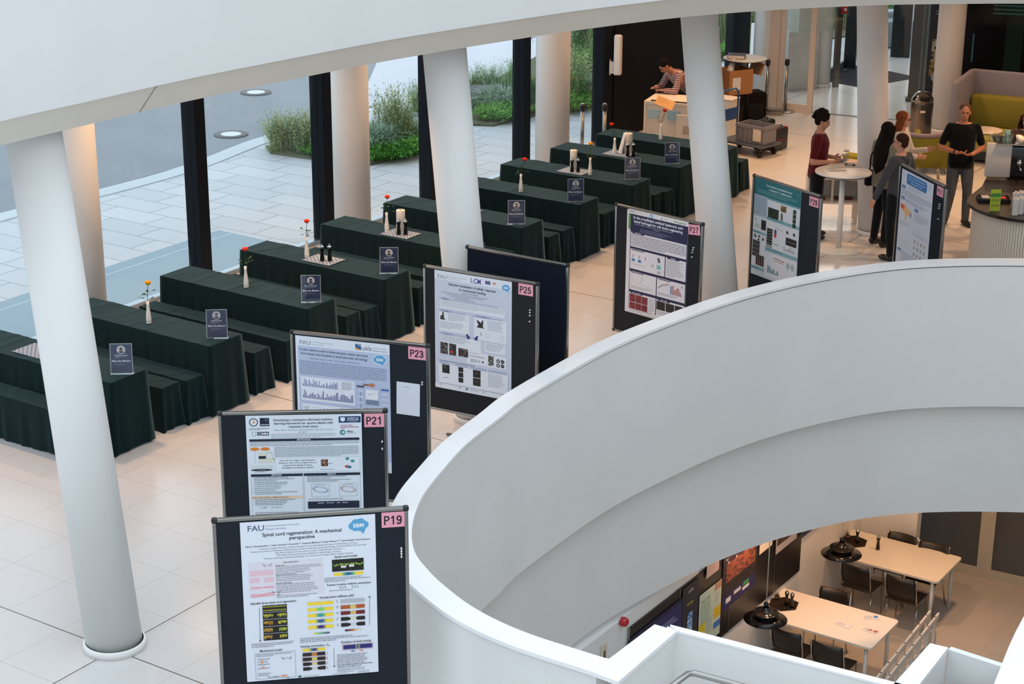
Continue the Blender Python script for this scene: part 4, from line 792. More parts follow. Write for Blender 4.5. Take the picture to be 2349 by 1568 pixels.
def poster31():
    s = Sheet(.82, 1.19, '#ccd0dc'); s.text(.07, .07, .03, '(∞)', '#8a9aa4'); s.rect(.15, .025, .5, .13, '#2b6ca8'); s.ell(.15, .09, .012, .06, '#2b6ca8'); s.ell(.65, .09, .012, .06, '#2b6ca8')
    for i, l in enumerate(('Nonlinear multiscale modeling of brain', 'tissue reveals rate dependent response of', 'white matter fibre bundles')): s.text(.4, .062+i*.035, .028, l, '#aac8e6', True, wmax=.46)
    s.text(.74, .05, .016, 'SIMULA', '#5a8a7a', True); s.lines(.7, .06, .08, 3, .016, '#9ab0a8'); s.lines(.2, .175, .4, 3, .015, '#a0a6b2'); 
    def chip(u, v): s.rect(u, v, .09, .035, '#2f6ca4'); s.text(u+.045, v+.024, .016, 'Results', '#c8dcf0', True, wmax=.07)
    for u, v in ((.03, .19), (.03, .33), (.4, .4), (.03, .98)): chip(u, v)
    s.lines(.03, .24, .76, 5, .016, '#8f95a3', just=True); s.lines(.14, .34, .65, 3, .016, '#8f95a3'); s.poly([(.03, .42), (.14, .42), (.31, .47), (.31, .53), (.2, .54), (.2, .6), (.16, .6), (.16, .53), (.03, .48)], '#e2b07c'); s.rect(.03, .43, .1, .05, '#cf5a44'); s.ell(.31, .51, .014, .03, '#3a6aae')
    s.rect(.22, .47, .05, .02, '#b0c4a0'); s.lines(.04, .63, .28, 3, .02, '#a0a6b2'); s.bars(.05, .8, .28, .13, 0, ['#999']); s.curve([(.06, .9), (.14, .86), (.2, .9), (.3, .82)], .003, '#8a90a0'); s.lines(.4, .46, .38, 5, .02, '#a0a6b2')
    s.bars(.42, .56, .3, .1, 0, ['#999']); s.lines(.4, .7, .38, 2, .02, '#a0a6b2')
    for i in range(4):
        for j in range(3): s.ell(.46+i*.085, .8+j*.08, .016, .022, '#b0947c' if (i+j) % 2 else '#8c8684')
    s.lines(.13, 1.0, .65, 7, .02, '#a0a6b2'); return s
def poster(mk, bd, u, v, lab, cat='poster', tilt=0):
    s = mk(); 
    for cx_, cy_ in ((.012, .012), (s.w-.012, .012)): s.ell(cx_, cy_, .004, .004, '#f4f4f4', 8)
    return put(s.obj('poster'), bd, u, v, .0035, lab, cat, 'scientific posters on the boards', tilt)
BD = {}
BD[19] = board(19, (-1.99, 11.10), (-.70, 11.32), 'dark felt poster board on a stand, the nearest one, carrying card P19')
BD[21] = board(21, (-2.25, 13.05), (-.96, 13.13), 'dark felt poster board on a stand, directly behind the P19 board')
BD[23] = board(23, (-1.92, 15.0), (-.70, 14.64), 'dark felt poster board with a small white sheet beside its poster, card P23')
BD[25] = board(25, (-0.87, 17.2), (0.253, 16.613), 'dark grey felt poster board in front of the second slanted column, card P25', felt='#2a2a2c', top=1.84)
q = Vector((.55, 17.03)); dq = Vector((math.cos(-.5659), math.sin(-.5659))); p = q-dq*1.2
BD[0] = board(0, tuple(p), tuple(q), 'empty navy felt poster board standing behind the P25 board', felt='#151b29')
BD[27] = board(27, (1.157, 19.825), (2.057, 18.986), 'dark felt poster board with navy poster beside the third slanted column, card P27', felt='#292a2d', top=1.78)
BD[29] = board(29, (2.866, 21.197), (3.521, 20.183), 'dark felt poster board with teal headed poster, card P29', felt='#2b2e33', top=1.78)
BD[31] = board(31, (4.739, 21.811), (5.046, 20.654), 'dark felt poster board with pale poster near the bar, card P31', felt='#22262d', top=1.78)
poster(poster19, BD[19], .18, .035, 'white scientific poster about spinal cord regeneration with yellow bar figures')
poster(poster21, BD[21], .208, .03, 'white poster about sports-related brain injury with navy section bars')
poster(poster23, BD[23], .048, .035, 'pale blue poster about astrocyte culture with blue bar charts')
poster(poster25, BD[25], .13, .03, 'pale grey blue poster about cellular responses with small photographs')
poster(poster27, BD[27], .2, .015, 'navy and white poster about hydrogels with dark red microscope pictures')
s = Sheet(.6, 1.19, '#d6d4d8'); put(s.obj('paper_sheet'), BD[27], .175, .035, .0008, 'blank white sheet peeking out behind the navy hydrogel poster', 'paper sheet')
poster(poster29, BD[29], .05, .02, 'poster with teal heading and green microscope pictures')
poster(poster31, BD[31], .08, .05, 'pale poster with a blue title box and orange T-shaped figure')
for n, u, v, tl in ((19, 1.128, .03, 0), (21, 1.115, .03, 0), (23, 1.085, .03, 0), (25, 1.055, .03, 0), (27, 1.03, .045, -.1), (29, 1.01, .04, 0), (31, .985, .04, 0)): card(BD[n], u, v, 'P%d' % n, tl)
s = Sheet(.212, .297, '#d9dee8', .0012); s.lines(.06, .04, .09, 1, .01, '#6a7078'); put(s.obj('paper_note'), BD[23], .975, .36, .002, 'small blank white A4 sheet pinned right of the pale blue poster', 'paper sheet', tilt=.02)
pins(BD[19], [(1.258, .30), (1.258, .32), (1.258, .34), (1.258, .362)], 'P19'); pins(BD[21], [(1.25, .26), (1.25, .32)], 'P21'); pins(BD[23], [(1.21, .34), (1.21, .36)], 'P23')
pins(BD[25], [(1.185, .28), (1.185, .305), (1.185, .335), (1.183, .395)], 'P25'); pins(BD[27], [(1.12, .29), (1.112, .315), (1.106, .345), (1.102, .4)], 'P27'); pins(BD[31], [(1.09, .24), (1.09, .265), (1.088, .29), (1.085, .42)], 'P31')
# ---------------------------------------------------------------- basement: posters, tables, chairs, lamps, ladder
def onw(x, y, off=0):
    d = ray(x, y); n = WN; P = W0+WN*off; t = (P-CAMP).dot(n)/d.dot(n); q = CAMP+d*t; return (q-P).dot(WG), q.z
c14 = lambda x, y: (1350+x/3.915, 1168+y/3.915)
c15 = lambda x, y: (1749+x/3.915, 1168+y/3.915)
RZW = math.atan2(WG.y, WG.x)
def wallsheet(name, s0, z1, w, h, lab, cat, paint, off=.035, grp='posters on the basement wall'):
    s = Sheet(w, h, paint[0], .002); 
    for r in paint[1:]: r(s, w, h)
    o = s.obj(name); p = wl(s0, z1, off); o.location = p; o.rotation_euler = (0, 0, RZW); return tag(o, lab, cat, grp)
sA, zt = onw(*c14(390, 1050)); sB = 1.3; zt += .02
zb = onw(*c14(1850, 570))[1]
for i, (a, b) in enumerate(((sA-.1, -2.0), (-2.0, -.72), (-.72, .5), (.5, 1.3))):
    m = MB('#141316', 'satin'); T = Matrix((WG, -WN, Vector((0, 0, 1)))).transposed().to_4x4(); T.translation = wl(a, 0, .012)
    m.box(((b-a)/2, 0, (zt+zb)/2), (b-a-.01, .022, zt-zb), T=T); f = MB('#9a9a9a', 'metal')
    t = thing('pin_board', 'black pin board on the basement wall, %s of four side by side' % ('leftmost', 'second from left', 'third from left', 'rightmost')[i], 'pin board', (0, 0, 0), 0, 'black pin boards in the basement'); m.obj('panel', parent=t)
    f.box((.004, -.002, (zt+zb)/2), (.012, .03, zt-zb+.02), T=T); f.obj('edge_strip', parent=t)
R_ = lambda u, v, w, h, c: (lambda s, W, H: s.rect(u*W, v*H, w*W, h*H, c))
P_ = lambda u, v, w, h, pal, nx=9, ny=9: (lambda s, W, H: s.pic(u*W, v*H, w*W, h*H, pal, nx, ny))
T_ = lambda u, v, sz, t, c, b=True, al='l': (lambda s, W, H: s.text(u*W, v*H, sz, t, c, b, al, wmax=W*(1-u)*.95))
L_ = lambda u, v, w, n, p, c='#8a8c96': (lambda s, W, H: s.lines(u*W, v*H, w*W, n, p, c))
def span(xl, yt, xr, yb): a = onw(*c14(xl, yt)); b = onw(*c14(xr, yb)); return a[0], b[0]
s0, s1 = span(330, 1250, 815, 900)
wallsheet('wall_poster', s0, zt-.12, s1-s0, 1.0, 'long dark blue poster with big white letters FAU, leftmost on the basement wall', 'poster', ['#2a2a5c', T_(.08, .62, .2, 'FAU', '#d8dae6'), L_(.62, .16, .3, 4, .03, '#a8aacb'), R_(0, 0, 1, .05, '#151538')])
s2 = onw(*c14(965, 850))[0]
wallsheet('wall_poster', s1+.01, zt-.02, s2-s1-.02, 1.06, 'narrow dark poster with yellow glow and blue stripes on the basement wall', 'poster', ['#2a2833', R_(0, .55, .3, .4, '#8f8a1c'), R_(0, .75, .25, .22, '#c4b822'), P_(.35, .35, .3, .4, ['#7aa6cc', '#2f5f96', '#c8d8e6'], 3, 14), T_(.35, .1, .05, 'LCRR', '#b8bac4'), T_(.3, .25, .04, 'FUTURE', '#c4b822'), L_(.3, .85, .5, 4, .03, '#8fb0d0')])
s3 = onw(*c14(1175, 700))[0]
wallsheet('wall_poster', s2+.02, zt-.28, s3-s2-.03, .72, 'pale mint and yellow notice with an orange corner on the basement wall', 'poster', ['#b5c4b2', R_(0, .55, .3, .45, '#c6b92c'), R_(.68, .45, .32, .2, '#c6a92c'), R_(.68, .72, .32, .12, '#3f72b0'), R_(.68, 0, .32, .14, '#a8826c'), T_(.08, .18, .05, 'CALL FOR', '#3f7a4c'), L_(.08, .22, .5, 9, .03, '#5f8a6c'), L_(.35, .55, .3, 7, .03), L_(.72, .18, .22, 6, .025)])
a1, a2 = span(1025, 700, 1135, 660)
wallsheet('wall_poster', a1, -1.95, a2-a1, .62, 'plain pale pink sheet hanging above the mint notice', 'poster', ['#c3a9a6', L_(.15, .2, .7, 6, .05, '#b59ca8')], .045)
s4 = onw(*c14(1480, 700))[0]
wallsheet('wall_poster', s3+.01, -1.88, s4-s3-.03, 1.32, 'large dark purple poster of a crowd with confetti, tallest on the basement wall', 'poster', ['#1d1720', R_(0, 0, 1, .17, '#2a2640'), R_(.0, .0, .14, .22, '#8a8a98'), lambda s, W, H: s.poly([(0, .3*H), (W, .17*H), (W, .2*H), (0, .33*H)], '#c0683a'), P_(0, .33, 1, .22, ['#2a1c38', '#4a3050', '#b8a8a0', '#3a2030', '#251a2a', '#1d1424'], 22, 12), P_(.1, .55, .85, .2, ['#7a4636', '#5a2e26', '#8a3a30', '#4a2420', '#6a3a2c'], 12, 8), P_(0, .74, 1, .12, ['#17121a', '#2a2026', '#100c12'], 20, 5), R_(0, .86, 1, .14, '#1c1c50'), R_(.12, .9, .14, .05, '#d8d8e0'), R_(.35, .885, .2, .035, '#c8c8d4'), R_(.62, .87, .16, .04, '#2f8a4a'), R_(.6, .92, .2, .03, '#d8d8e0')])
s5 = onw(*c14(1610, 620))[0]
wallsheet('wall_poster', s4+.05, -1.9, s5-s4-.05, .93, 'brown and lime poster with white border behind the near lamp cord', 'poster', ['#cfcac2', P_(.05, .0, .9, .45, ['#8a6a3c', '#a84a30', '#6a5a34', '#b07a4a'], 8, 8), P_(.05, .45, .45, .42, ['#6a5a44', '#4a3c30', '#7a6a50'], 6, 6), R_(.5, .35, .45, .5, '#b8bc2c'), R_(.05, .38, .3, .14, '#b8bc2c')])
a1, a2 = span(1640, 550, 1825, 440)
wallsheet('wall_poster', a1, -1.88, a2-a1, 1.12, 'grey blue photographic poster with curling corner', 'poster', ['#a7a2ac', P_(.04, .02, .92, .65, ['#7c8098', '#9a9cb0', '#5c5f74', '#b4b4c4'], 8, 22), P_(.04, .67, .92, .24, ['#4a3a34', '#6a5a50', '#2c2826'], 10, 5)], .05)
a1, a2 = span(1870, 400, 2105, 260)
wallsheet('wall_poster', a1, -1.85, a2-a1, 1.22, 'green and navy poster at the right end of the basement wall', 'poster', ['#4f8a6e', R_(0, 0, .35, .3, '#c4bdb4'), T_(.05, .5, .09, 'MORE SPACE', '#2c5a4a'), T_(.05, .6, .09, 'MORE JOBS', '#2c5a4a'), T_(.05, .7, .09, 'GET INVOLVED', '#2c5a4a'), R_(0, .78, 1, .22, '#2a3354'), L_(.1, .83, .7, 3, .04, '#9aa6b8')], .05)
s_, z_ = onw(*c14(295, 1000)); t = thing('alarm_bell', 'red alarm sounder on the basement wall left of the posters', 'alarm', wl(s_, z_, 0), RZW)
m = MB('#b02028', 'gloss'); m.lathe([(.055, 0), (.055, .03), (.045, .07), (.02, .085)], n=24, T=Matrix.Rotation(PI/2, 4, 'X')); m.obj('housing', parent=t); m = MB('#c8c4bc', 'paint'); m.box((0, -.006, 0), (.09, .012, .09)); m.obj('back_plate', parent=t)
s_, z_ = onw(*c14(125, 1300)); t = thing('door_intercom', 'cream wall plate with a dark slot, low on the basement wall', 'wall plate', wl(s_, z_, 0), RZW); m = MB('#cdbfae', 'paint'); m.box((0, -.012, 0), (.11, .024, .26), bev=.006); m.obj('plate', parent=t); m = MB('#25201c', 'gloss'); m.box((.0, -.027, .0), (.02, .008, .1)); m.obj('slot', parent=t)
# tables
def canteen(lab, FR, L_, W_):
    t = thing('canteen_table', lab, 'table', (FR.x, FR.y, -4.4), YAW, 'white canteen tables in the basement'); r = .05; pts = []
    for cx_, cy_, a0 in ((-r, W_-r, 0), (-L_+r, W_-r, PI/2), (-L_+r, r, PI), (-r, r, 1.5*PI)):
        for k in range(7): a = a0+PI/2*k/6; pts.append((cx_+r*math.cos(a), cy_+r*math.sin(a)))
    m = MB('#e6dccf', 'satin'); m.prism(pts, .712, .74); m.obj('tabletop', parent=t)
    for x in (-.1, -L_+.15):
        for y in (.09, W_-.09): m = MB('#d8d4cc', 'paint'); m.tube([(x, y, 0), (x, y, .712)], .024, 14); m.obj('leg', parent=t)
    m = MB('#b8b4ac', 'paint'); m.box((-L_/2, W_/2, .69), (L_-.3, .05, .04)); m.obj('rail', parent=t); return t
canteen('white canteen table under the near lamp with leaflets on it', at(1999, 1487, -3.66), 1.75, .87)
canteen('white canteen table farther back before the glazed doors', at(2151, 1335, -3.66), 1.75, .89)
# chairs
def cchair():
    t = thing('canteen_chair', '', 'chair'); m = MB('#1b1614', 'satin')
    def sheet(P, th, n=10):
        rings = []
        for (y, z, w, bow) in P: rings.append([(-w/2+w*k/n, y-bow*(1-(2*k/n-1)**2), z) for k in range(n+1)]+[(w/2-w*k/n, y+th-bow*(1-(1-2*k/n)**2), z-th*.3) for k in range(n+1)])
        return rings
    m.box((0, 0, .455), (.42, .40, .016), bev=.007); m.obj('seat', parent=t)
    b = MB('#1d1815', 'satin'); b.loft(sheet([(-.2, .52, .38, .025), (-.215, .62, .41, .035), (-.235, .74, .41, .045), (-.25, .83, .40, .05)], .014)); b.obj('backrest', parent=t)
    for sx in (-1, 1):
        f = MB('#b9b2a8', 'chrome'); f.tube([(sx*.21, .2, 0), (sx*.2, .18, .44), (sx*.2, -.17, .44), (sx*.215, -.2, .5), (sx*.212, -.26, .84)], .009, 8); f.obj('frame', parent=t)
        g = MB('#b9b2a8', 'chrome'); g.tube([(sx*.2, -.1, .44), (sx*.22, -.24, .0)], .009, 8); g.obj('leg', parent=t)
    g = MB('#b9b2a8', 'chrome'); g.tube([(-.2, -.12, .435), (.2, -.12, .435)], .008, 8); g.obj('cross_bar', parent=t); return t
ch0 = cchair(); fst = True
def placech(px, py, ztop, rz, lab):
    global fst
    p = at(px, py, -4.4+ztop); o = ch0 if fst else dup(ch0); fst = False; bx = Vector((0, -.25, 0)); bx.rotate(Matrix.Rotation(rz, 4, 'Z')); o.location = (p.x-bx.x, p.y-bx.y, -4.4); o.rotation_euler = (0, 0, rz); tag(o, lab, 'chair', 'dark canteen chairs in the basement')
placech(*c15(215, 1078), .83, YAW-.05, 'dark curved chair at the near side of the leaflet table, left one')
placech(*c15(585, 1205), .83, YAW-.02, 'dark curved chair at the near side of the leaflet table, right one')
placech(*c15(835, 497), .83, YAW-.05, 'dark curved chair at the near side of the far table, left one')
placech(*c15(1245, 608), .83, YAW-.02, 'dark curved chair at the near side of the far table, right one')
placech(*c15(655, 722), .83, YAW+PI, 'dark chair pushed in behind the leaflet table')
placech(*c15(1262, 225), .83, YAW+PI, 'dark chair behind the far table, left one by the doors')
placech(*c15(1545, 312), .83, YAW+PI, 'dark chair behind the far table, right one by the doors')
# pendant lamps
def pendant(px, py, z, lab):
    p = at(px, py, z); t = thing('pendant_lamp', lab, 'pendant lamp', p, 0, 'black disc pendant lamps')
    m = MB('#151212', 'gloss'); m.lathe([(.02, .0), (.14, .012), (.255, -.018), (.262, -.014), (.14, .02), (.02, .01)], n=48, cap=False); m.obj('disc_shade', parent=t)
    m = MB('#1a1716', 'gloss'); m.lathe([(.03, .075), (.10, .06), (.135, .045), (.16, .075), (.15, .085), (.1, .075), (.05, .13), (.035, .15)], n=40, cap=False); m.obj('upper_reflector', parent=t)
    m = MB('#cfc6bb', 'satin'); m.lathe([(.075, .025), (.09, .045), (.085, .05)], n=32); m.obj('inner_ring', parent=t)
    m = MB('#0d0b0b', 'gloss'); m.lathe([(.03, .14), (.03, .2), (.012, .22)], n=20); m.obj('socket', parent=t)
    m = MB('#d8d2c8', 'satin'); m.tube([(0, 0, .21), (0, 0, -.78-z)], .006, 8); m.obj('cord', parent=t)
pendant(1756, 1417, -3.27, 'black disc pendant lamp hanging nearer the camera, over the leaflet table side')
pendant(1930, 1267, -3.22, 'black disc pendant lamp hanging farther back over the far table')
# trays and mills
mil = [o for o in bpy.data.objects if o.name.startswith('pepper_mill')][0]
for px, py, lab in ((*c15(215, 860), 'black mill on the hexagonal tray of the leaflet table, left one'), (*c15(262, 878), 'black mill on the hexagonal tray of the leaflet table, right one'), (*c15(848, 300), 'black mill beside the tray on the far table'), (*c15(1035, 358), 'single black mill standing alone on the far table')):
    p = at(px, py, -3.655); dup(mil, (p.x, p.y, -3.648), 0, lab, 'pepper mills in the basement')
for (px, py), lab in ((c15(190, 850), 'hexagonal wicker tray on the leaflet table holding a small plant'), (c15(815, 290), 'dark hexagonal tray on the far table')):
    p = at(px, py, -3.655); t = thing('wicker_tray', lab, 'tray', (p.x, p.y, -3.66), .2, 'hexagonal trays in the basement'); m = MB('#2b221b', 'fabric'); m.lathe([(.17, 0), (.2, .012), (.19, .016), (.16, .006)], n=6); m.obj('tray_body', parent=t)
    if px < 1900: q_ = at(*c15(130, 800), -3.65)
    else: q_ = at(*c15(765, 255), -3.65)
    k = thing('small_plant', 'tiny green plant on the tray of the %s table' % ('leaflet' if px < 1900 else 'far'), 'plant', (q_.x, q_.y, -3.648), 0); g = MB('#4a5a38', 'leaf')
    for j in range(26):
        a = random.uniform(0, 6.28); r = random.uniform(.02, .06); h = random.uniform(.05, .13); d = Vector((math.cos(a), math.sin(a), 0)); sd = Vector((-d.y, d.x, 0))*.008
        g.add([tuple(-sd), tuple(sd), tuple(d*r+Vector((0, 0, h)))], [(0, 1, 2)])
    g.obj('leaves', parent=k); g = MB('#5a3a2a', 'matte'); g.lathe([(.03, 0), (.038, .035), (.03, .035)], n=16); g.obj('pot', parent=k)
for (px, py), rz, lab, pc in ((c15(935, 968), -.1, 'leaflet with a blue corner on the near canteen table', '#4a86b8'), (c15(968, 1070), -.75, 'leaflet with small pictures on the near canteen table', '#c05a3a'), (c15(710, 1020), -.65, 'plain white leaflet on the near canteen table', '#e0dcd8')):
    s = Sheet(.21, .1, '#e2dcd8', .001); s.lines(.02, .02, .15, 5, .014); s.rect(.14, .01, .05, .06, pc); s.pic(.06, .02, .05, .05, [pc, '#d8d0c8', '#8a4a3a'], 4, 4) if 'pictures' in lab else None
    o = s.obj('leaflet'); o.location = at(px-10, py-6, -3.655)+Vector((0, 0, .0)); o.rotation_euler = (-PI/2, 0, rz); tag(o, lab, 'leaflet', 'leaflets on the canteen table')
# aluminium ladder lying on its edge
a = at(*c15(1505, 930), -3.7); b = at(*c15(1010, 1550), -3.7); d = (b-a).normalized(); L0 = (b-a).length*1.4; hz = Vector((-d.y, d.x, 0)).normalized()
if hz.y > 0: hz = -hz
t = thing('aluminium_ladder', 'aluminium step ladder standing on its long edge beside the canteen tables', 'ladder', a); T = Matrix((d, hz, Vector((0, 0, 1)))).transposed().to_4x4(); T.translation = (0, 0, 0)
for k, (y, z) in enumerate(((0, 0), (.11, 0), (0, -.42), (.11, -.42))): m = MB('#d6ccc0', 'satin'); m.box((L0/2, y, z), (L0, .028, .075), T=T, bev=.004); m.obj('rail', parent=t)
for k in range(int(L0/.28)):
    for y in (0, .11): m = MB('#d6ccc0', 'satin'); m.box((.14+k*.28, y, -.21), (.03, .03, .42), T=T); m.obj('rung', parent=t)
for k in range(int(L0/.28)):
    m = MB('#3a342e', 'matte'); m.lathe([(.012, .038), (.012, .04)], (.14+k*.28, 0, 0), 12, T=T); m.lathe([(.012, .038), (.012, .04)], (.14+k*.28, .11, 0), 12, T=T); m.obj('rivet', parent=t)
for x in (.1, L0-.15): m = MB('#b8aea4', 'satin'); m.box((x, .055, -.44), (.06, .14, .52), T=T, bev=.004); m.obj('end_bracket', parent=t)
m = MB('#2f7ab0', 'satin'); m.box((1.02*(b-a).length, -.02, -.02), (.12, .02, .09), T=T); m.obj('blue_label', parent=t)

# ---------------------------------------------------------------- foyer, far and right side
def Tf(p, a, b=None):
    a = Vector(a).normalized(); b = Vector((-a.y, a.x, 0)) if b is None else b; T = Matrix((a, b, Vector((0, 0, 1)))).transposed().to_4x4(); T.translation = p; return T
def hightable(x, y, lab, rt=.4, rb=.31):
    t = thing('standing_table', lab, 'table', (x, y, 0), 0); m = MB('#e9e4dc', 'satin'); m.lathe([(rt-.004, 1.078), (rt, 1.084), (rt, 1.098), (rt-.004, 1.1)], n=56); m.obj('tabletop', parent=t)
    m = MB('#1d1c1b', 'satin'); m.lathe([(rt-.01, 1.068), (rt+.002, 1.072), (rt+.002, 1.079), (rt-.01, 1.08)], n=56); m.obj('edge_band', parent=t)
    m = MB('#e2ddd4', 'paint'); m.tube([(0, 0, .02), (0, 0, 1.07)], .038, 20); m.obj('column', parent=t); m = MB('#e2ddd4', 'paint'); m.lathe([(rb, .0), (rb, .012), (rb-.01, .018), (.05, .026)], n=56); m.obj('foot_plate', parent=t); return t
nt_ = at(1932, 393, 1.1); hightable(nt_.x+.02, nt_.y+.02, 'white standing table with newspapers, in front of the fourth slanted column', .38, .33)
hightable(4.15, 32.62, 'white standing table with a binder, far back by the glass', .39)
def paper(name, p, rz, w, h, lab, cat, grp=None, tall=.006, col='#d8d2c8', pal=('#b0aca6', '#8f9296', '#c8c2ba')):
    s = Sheet(w, h, col, tall); s.lines(.02, .02, w-.04, int((h-.04)/.02), .02, '#9a9690'); s.pic(w*.1, h*.2, w*.35, h*.3, pal, 5, 5); o = s.obj(name); o.location = p; o.rotation_euler = (-PI/2, 0, rz); return tag(o, lab, cat, grp)
c13 = lambda x, y: (1749+x/3.915, 300+y/3.915)
for (px, py), rz, lab in ((c13(690, 285), -.15, 'open newspaper lying across the middle of the standing table'), (c13(830, 300), -.25, 'folded newspaper at the right edge of the standing table'), (c13(660, 340), .1, 'flat brochure at the front edge of the standing table')):
    p = at(px, py, 1.11); paper('newspaper', (p.x-.12, p.y+.05, 1.112), rz, .34 if 'open' in lab else .24, .26 if 'open' in lab else .16, lab, 'newspaper', 'newspapers on the standing table')
t = thing('ring_binder', 'dark grey ring binder lying on the far standing table', 'binder', (4.0, 32.6, 1.1), -.2); m = MB('#53575c', 'satin'); m.box((0, 0, .035), (.31, .27, .07), bev=.01); m.obj('cover', parent=t); m = MB('#d9d9d6', 'paper'); m.box((0, -.008, .035), (.29, .265, .05)); m.obj('pages', parent=t); m = MB('#c8ccd0', 'paper'); m.box((-.157, 0, .035), (.002, .1, .045)); m.obj('spine_label', parent=t)
# stanchions
def stanchion(p, lab, base=True):
    t = thing('barrier_post', lab, 'barrier post', p, 0, 'steel belt barrier posts'); m = MB('#a8a49c', 'metal'); m.tube([(0, 0, .02), (0, 0, .9)], .032, 20); m.obj('tube', parent=t)
    m = MB('#1c1b1a', 'satin'); m.lathe([(.03, .86), (.045, .87), (.045, .96), (.03, .975)], n=20); m.obj('belt_head', parent=t); m = MB('#b0aca4', 'metal'); m.lathe([(.03, .97), (.03, .985), (.01, .99)], n=20); m.obj('cap', parent=t)
    m = MB('#a8a49c', 'metal'); m.lathe([(.17, 0), (.172, .014), (.15, .022), (.04, .032)], n=40); m.obj('foot_plate', parent=t)
stanchion((5.0, 33.2, 0), 'steel belt barrier post in front of the white framed glass door'); stanchion((4.64, 33.15, 0), 'steel belt barrier post right behind the far standing table')
stanchion((1.12, 29.1, 0), 'steel belt barrier post before the glass, left one behind the tables'); stanchion((1.48, 29.12, 0), 'steel belt barrier post at the dark window post, right one behind the tables')
# column speaker
p = fac(9.25, .1, 0); t = thing('wall_speaker', 'slim white column speaker on a bracket on the dark window post', 'speaker', (p.x+.08, p.y-.1, 1.18), -.2); m = MB('#e6e2dc', 'paint'); m.box((0, 0, .34), (.13, .1, .68), bev=.03); m.obj('housing', parent=t); m = MB('#d0b49a', 'paint'); m.box((.06, -.02, .34), (.025, .07, .64)); m.obj('side_grille', parent=t); m = MB('#dcdad6', 'paint'); m.box((-.1, .03, .12), (.08, .05, .2)); m.box((-.13, .03, .12), (.01, .07, .26)); m.obj('bracket', parent=t)
# white counter with cut-outs, behind the last table
t = thing('info_counter', 'white counter with rectangular cut-outs behind the farthest table', 'counter', (2.12, 29.25, 0), -.35); m = MB('#e0d0bb', 'paint')
m.box((.55, .35, .98), (1.1, .7, .04)); m.obj('worktop', parent=t)
m = MB('#ddcfbd', 'paint'); m.box((.4, .03, .78), (.78, .04, .36)); m.box((.4, .03, .3), (.78, .04, .6)); m.box((.85, -.1, .42), (.55, .04, .84)); m.box((.02, .35, .48), (.04, .7, .96)); m.box((1.08, .35, .48), (.04, .7, .96)); m.obj('body_panels', parent=t)
for k in range(2): m = MB('#a9c6cf', 'gloss'); m.box((.16+k*.34, .0, .80), (.2, .012, .14)); m.obj('glazed_cutout', parent=t)
m = MB('#1d1a18', 'satin'); m.box((.5, .06, 1.008), (.8, .05, .012)); m.obj('cable_slot', parent=t)
m = MB('#8b7c6c', 'matte')
for k in range(12): m.box((.7+.022*k, -.122, .6), (.008, .004, .14))
m.obj('vent_slots', parent=t)
t = thing('white_crate', 'white box standing right of the third slanted column behind the trolley', 'box', (3.62, 30.85, 0), YAW); m = MB('#e4dccf', 'paint'); m.box((-.1, .1, .35), (.5, .3, .7)); m.box((-.1, .1, .71), (.52, .32, .03), bev=.01); m.obj('carton', parent=t)
# cardboard box with film, rucksack, bag, papers
t = thing('cardboard_box', 'open brown cardboard box with flaps up on the black case', 'box', (3.95, 32.35, .52), .5); m = MB('#a9784c', 'matte'); 
for c, s in (((0, -.2, .22), (.5, .008, .44)), ((0, .2, .22), (.5, .008, .44)), ((-.25, 0, .22), (.008, .4, .44)), ((.25, 0, .22), (.008, .4, .44)), ((0, 0, .004), (.5, .4, .008))): m.box(c, s)
m.obj('carton', parent=t)
for sx in (-1, 1):
    m = MB('#b98a5e', 'matte'); m.box((sx*.3, 0, .54), (.006, .4, .22), T=Matrix.Rotation(sx*.35, 4, 'Y')); m.obj('flap', parent=t)
m = MB('#dcdcda', 'paper'); m.box((-.1, -.207, .2), (.17, .004, .22)); m.obj('shipping_label', parent=t)
t = thing('plastic_film_roll', 'clear plastic film sticking out of the brown cardboard box', 'film', (3.85, 32.4, .6), .3); m = MB('#d5d9da', 'gloss'); m.tube([(0, 0, 0), (.02, .02, .25), (.1, .03, .55)], [.1, .08, .035], 9); m.obj('film', parent=t)
def softbox(name, lab, loc, rz, s, col, cat='bag', extra=None, bev=.05, mt='fabric'):
    t = thing(name, lab, cat, loc, rz); m = MB(col, mt); m.box((0, 0, s[2]/2+.015), s, bev=bev); m.obj('body', parent=t); 
    if extra: extra(t)
    return t
def wheels(t, xs, y, r=.03):
    for x in xs: m = MB('#151515', 'satin'); m.lathe([(r*.4, -.012), (r, -.012), (r, .012), (r*.4, .012)], n=18, T=Matrix.Translation((x, y, r)) @ Matrix.Rotation(PI/2, 4, 'Y')); m.obj('wheel', parent=t)
def bagx(t):
    m = MB('#0f0f10', 'fabric'); m.tube([(-.12, -.05, .5), (-.1, -.08, .58), (.1, -.08, .58), (.12, -.05, .5)], .012, 8); m.obj('handle', parent=t); m = MB('#222124', 'fabric'); m.box((0, -.17, .2), (.26, .05, .26), bev=.02); m.obj('front_pocket', parent=t); wheels(t, (-.15, .15), -.08, .04)
softbox('wheeled_case', 'black wheeled case under the brown cardboard box', (3.9, 32.2, 0), .45, (.42, .3, .5), '#111215', extra=bagx)
softbox('black_rucksack', 'large black rucksack slumped on the floor under the far table', (4.28, 32.45, 0), .3, (.46, .36, .52), '#141314', extra=lambda t: (MB('#1c1a1a', 'fabric').box((0, -.2, .2), (.3, .08, .3), bev=.03).obj('front_pocket', parent=t), MB('#2a2420', 'fabric').tube([(-.15, -.17, .5), (-.2, -.24, .3), (-.1, -.22, .06)], .014, 8).obj('strap', parent=t)))
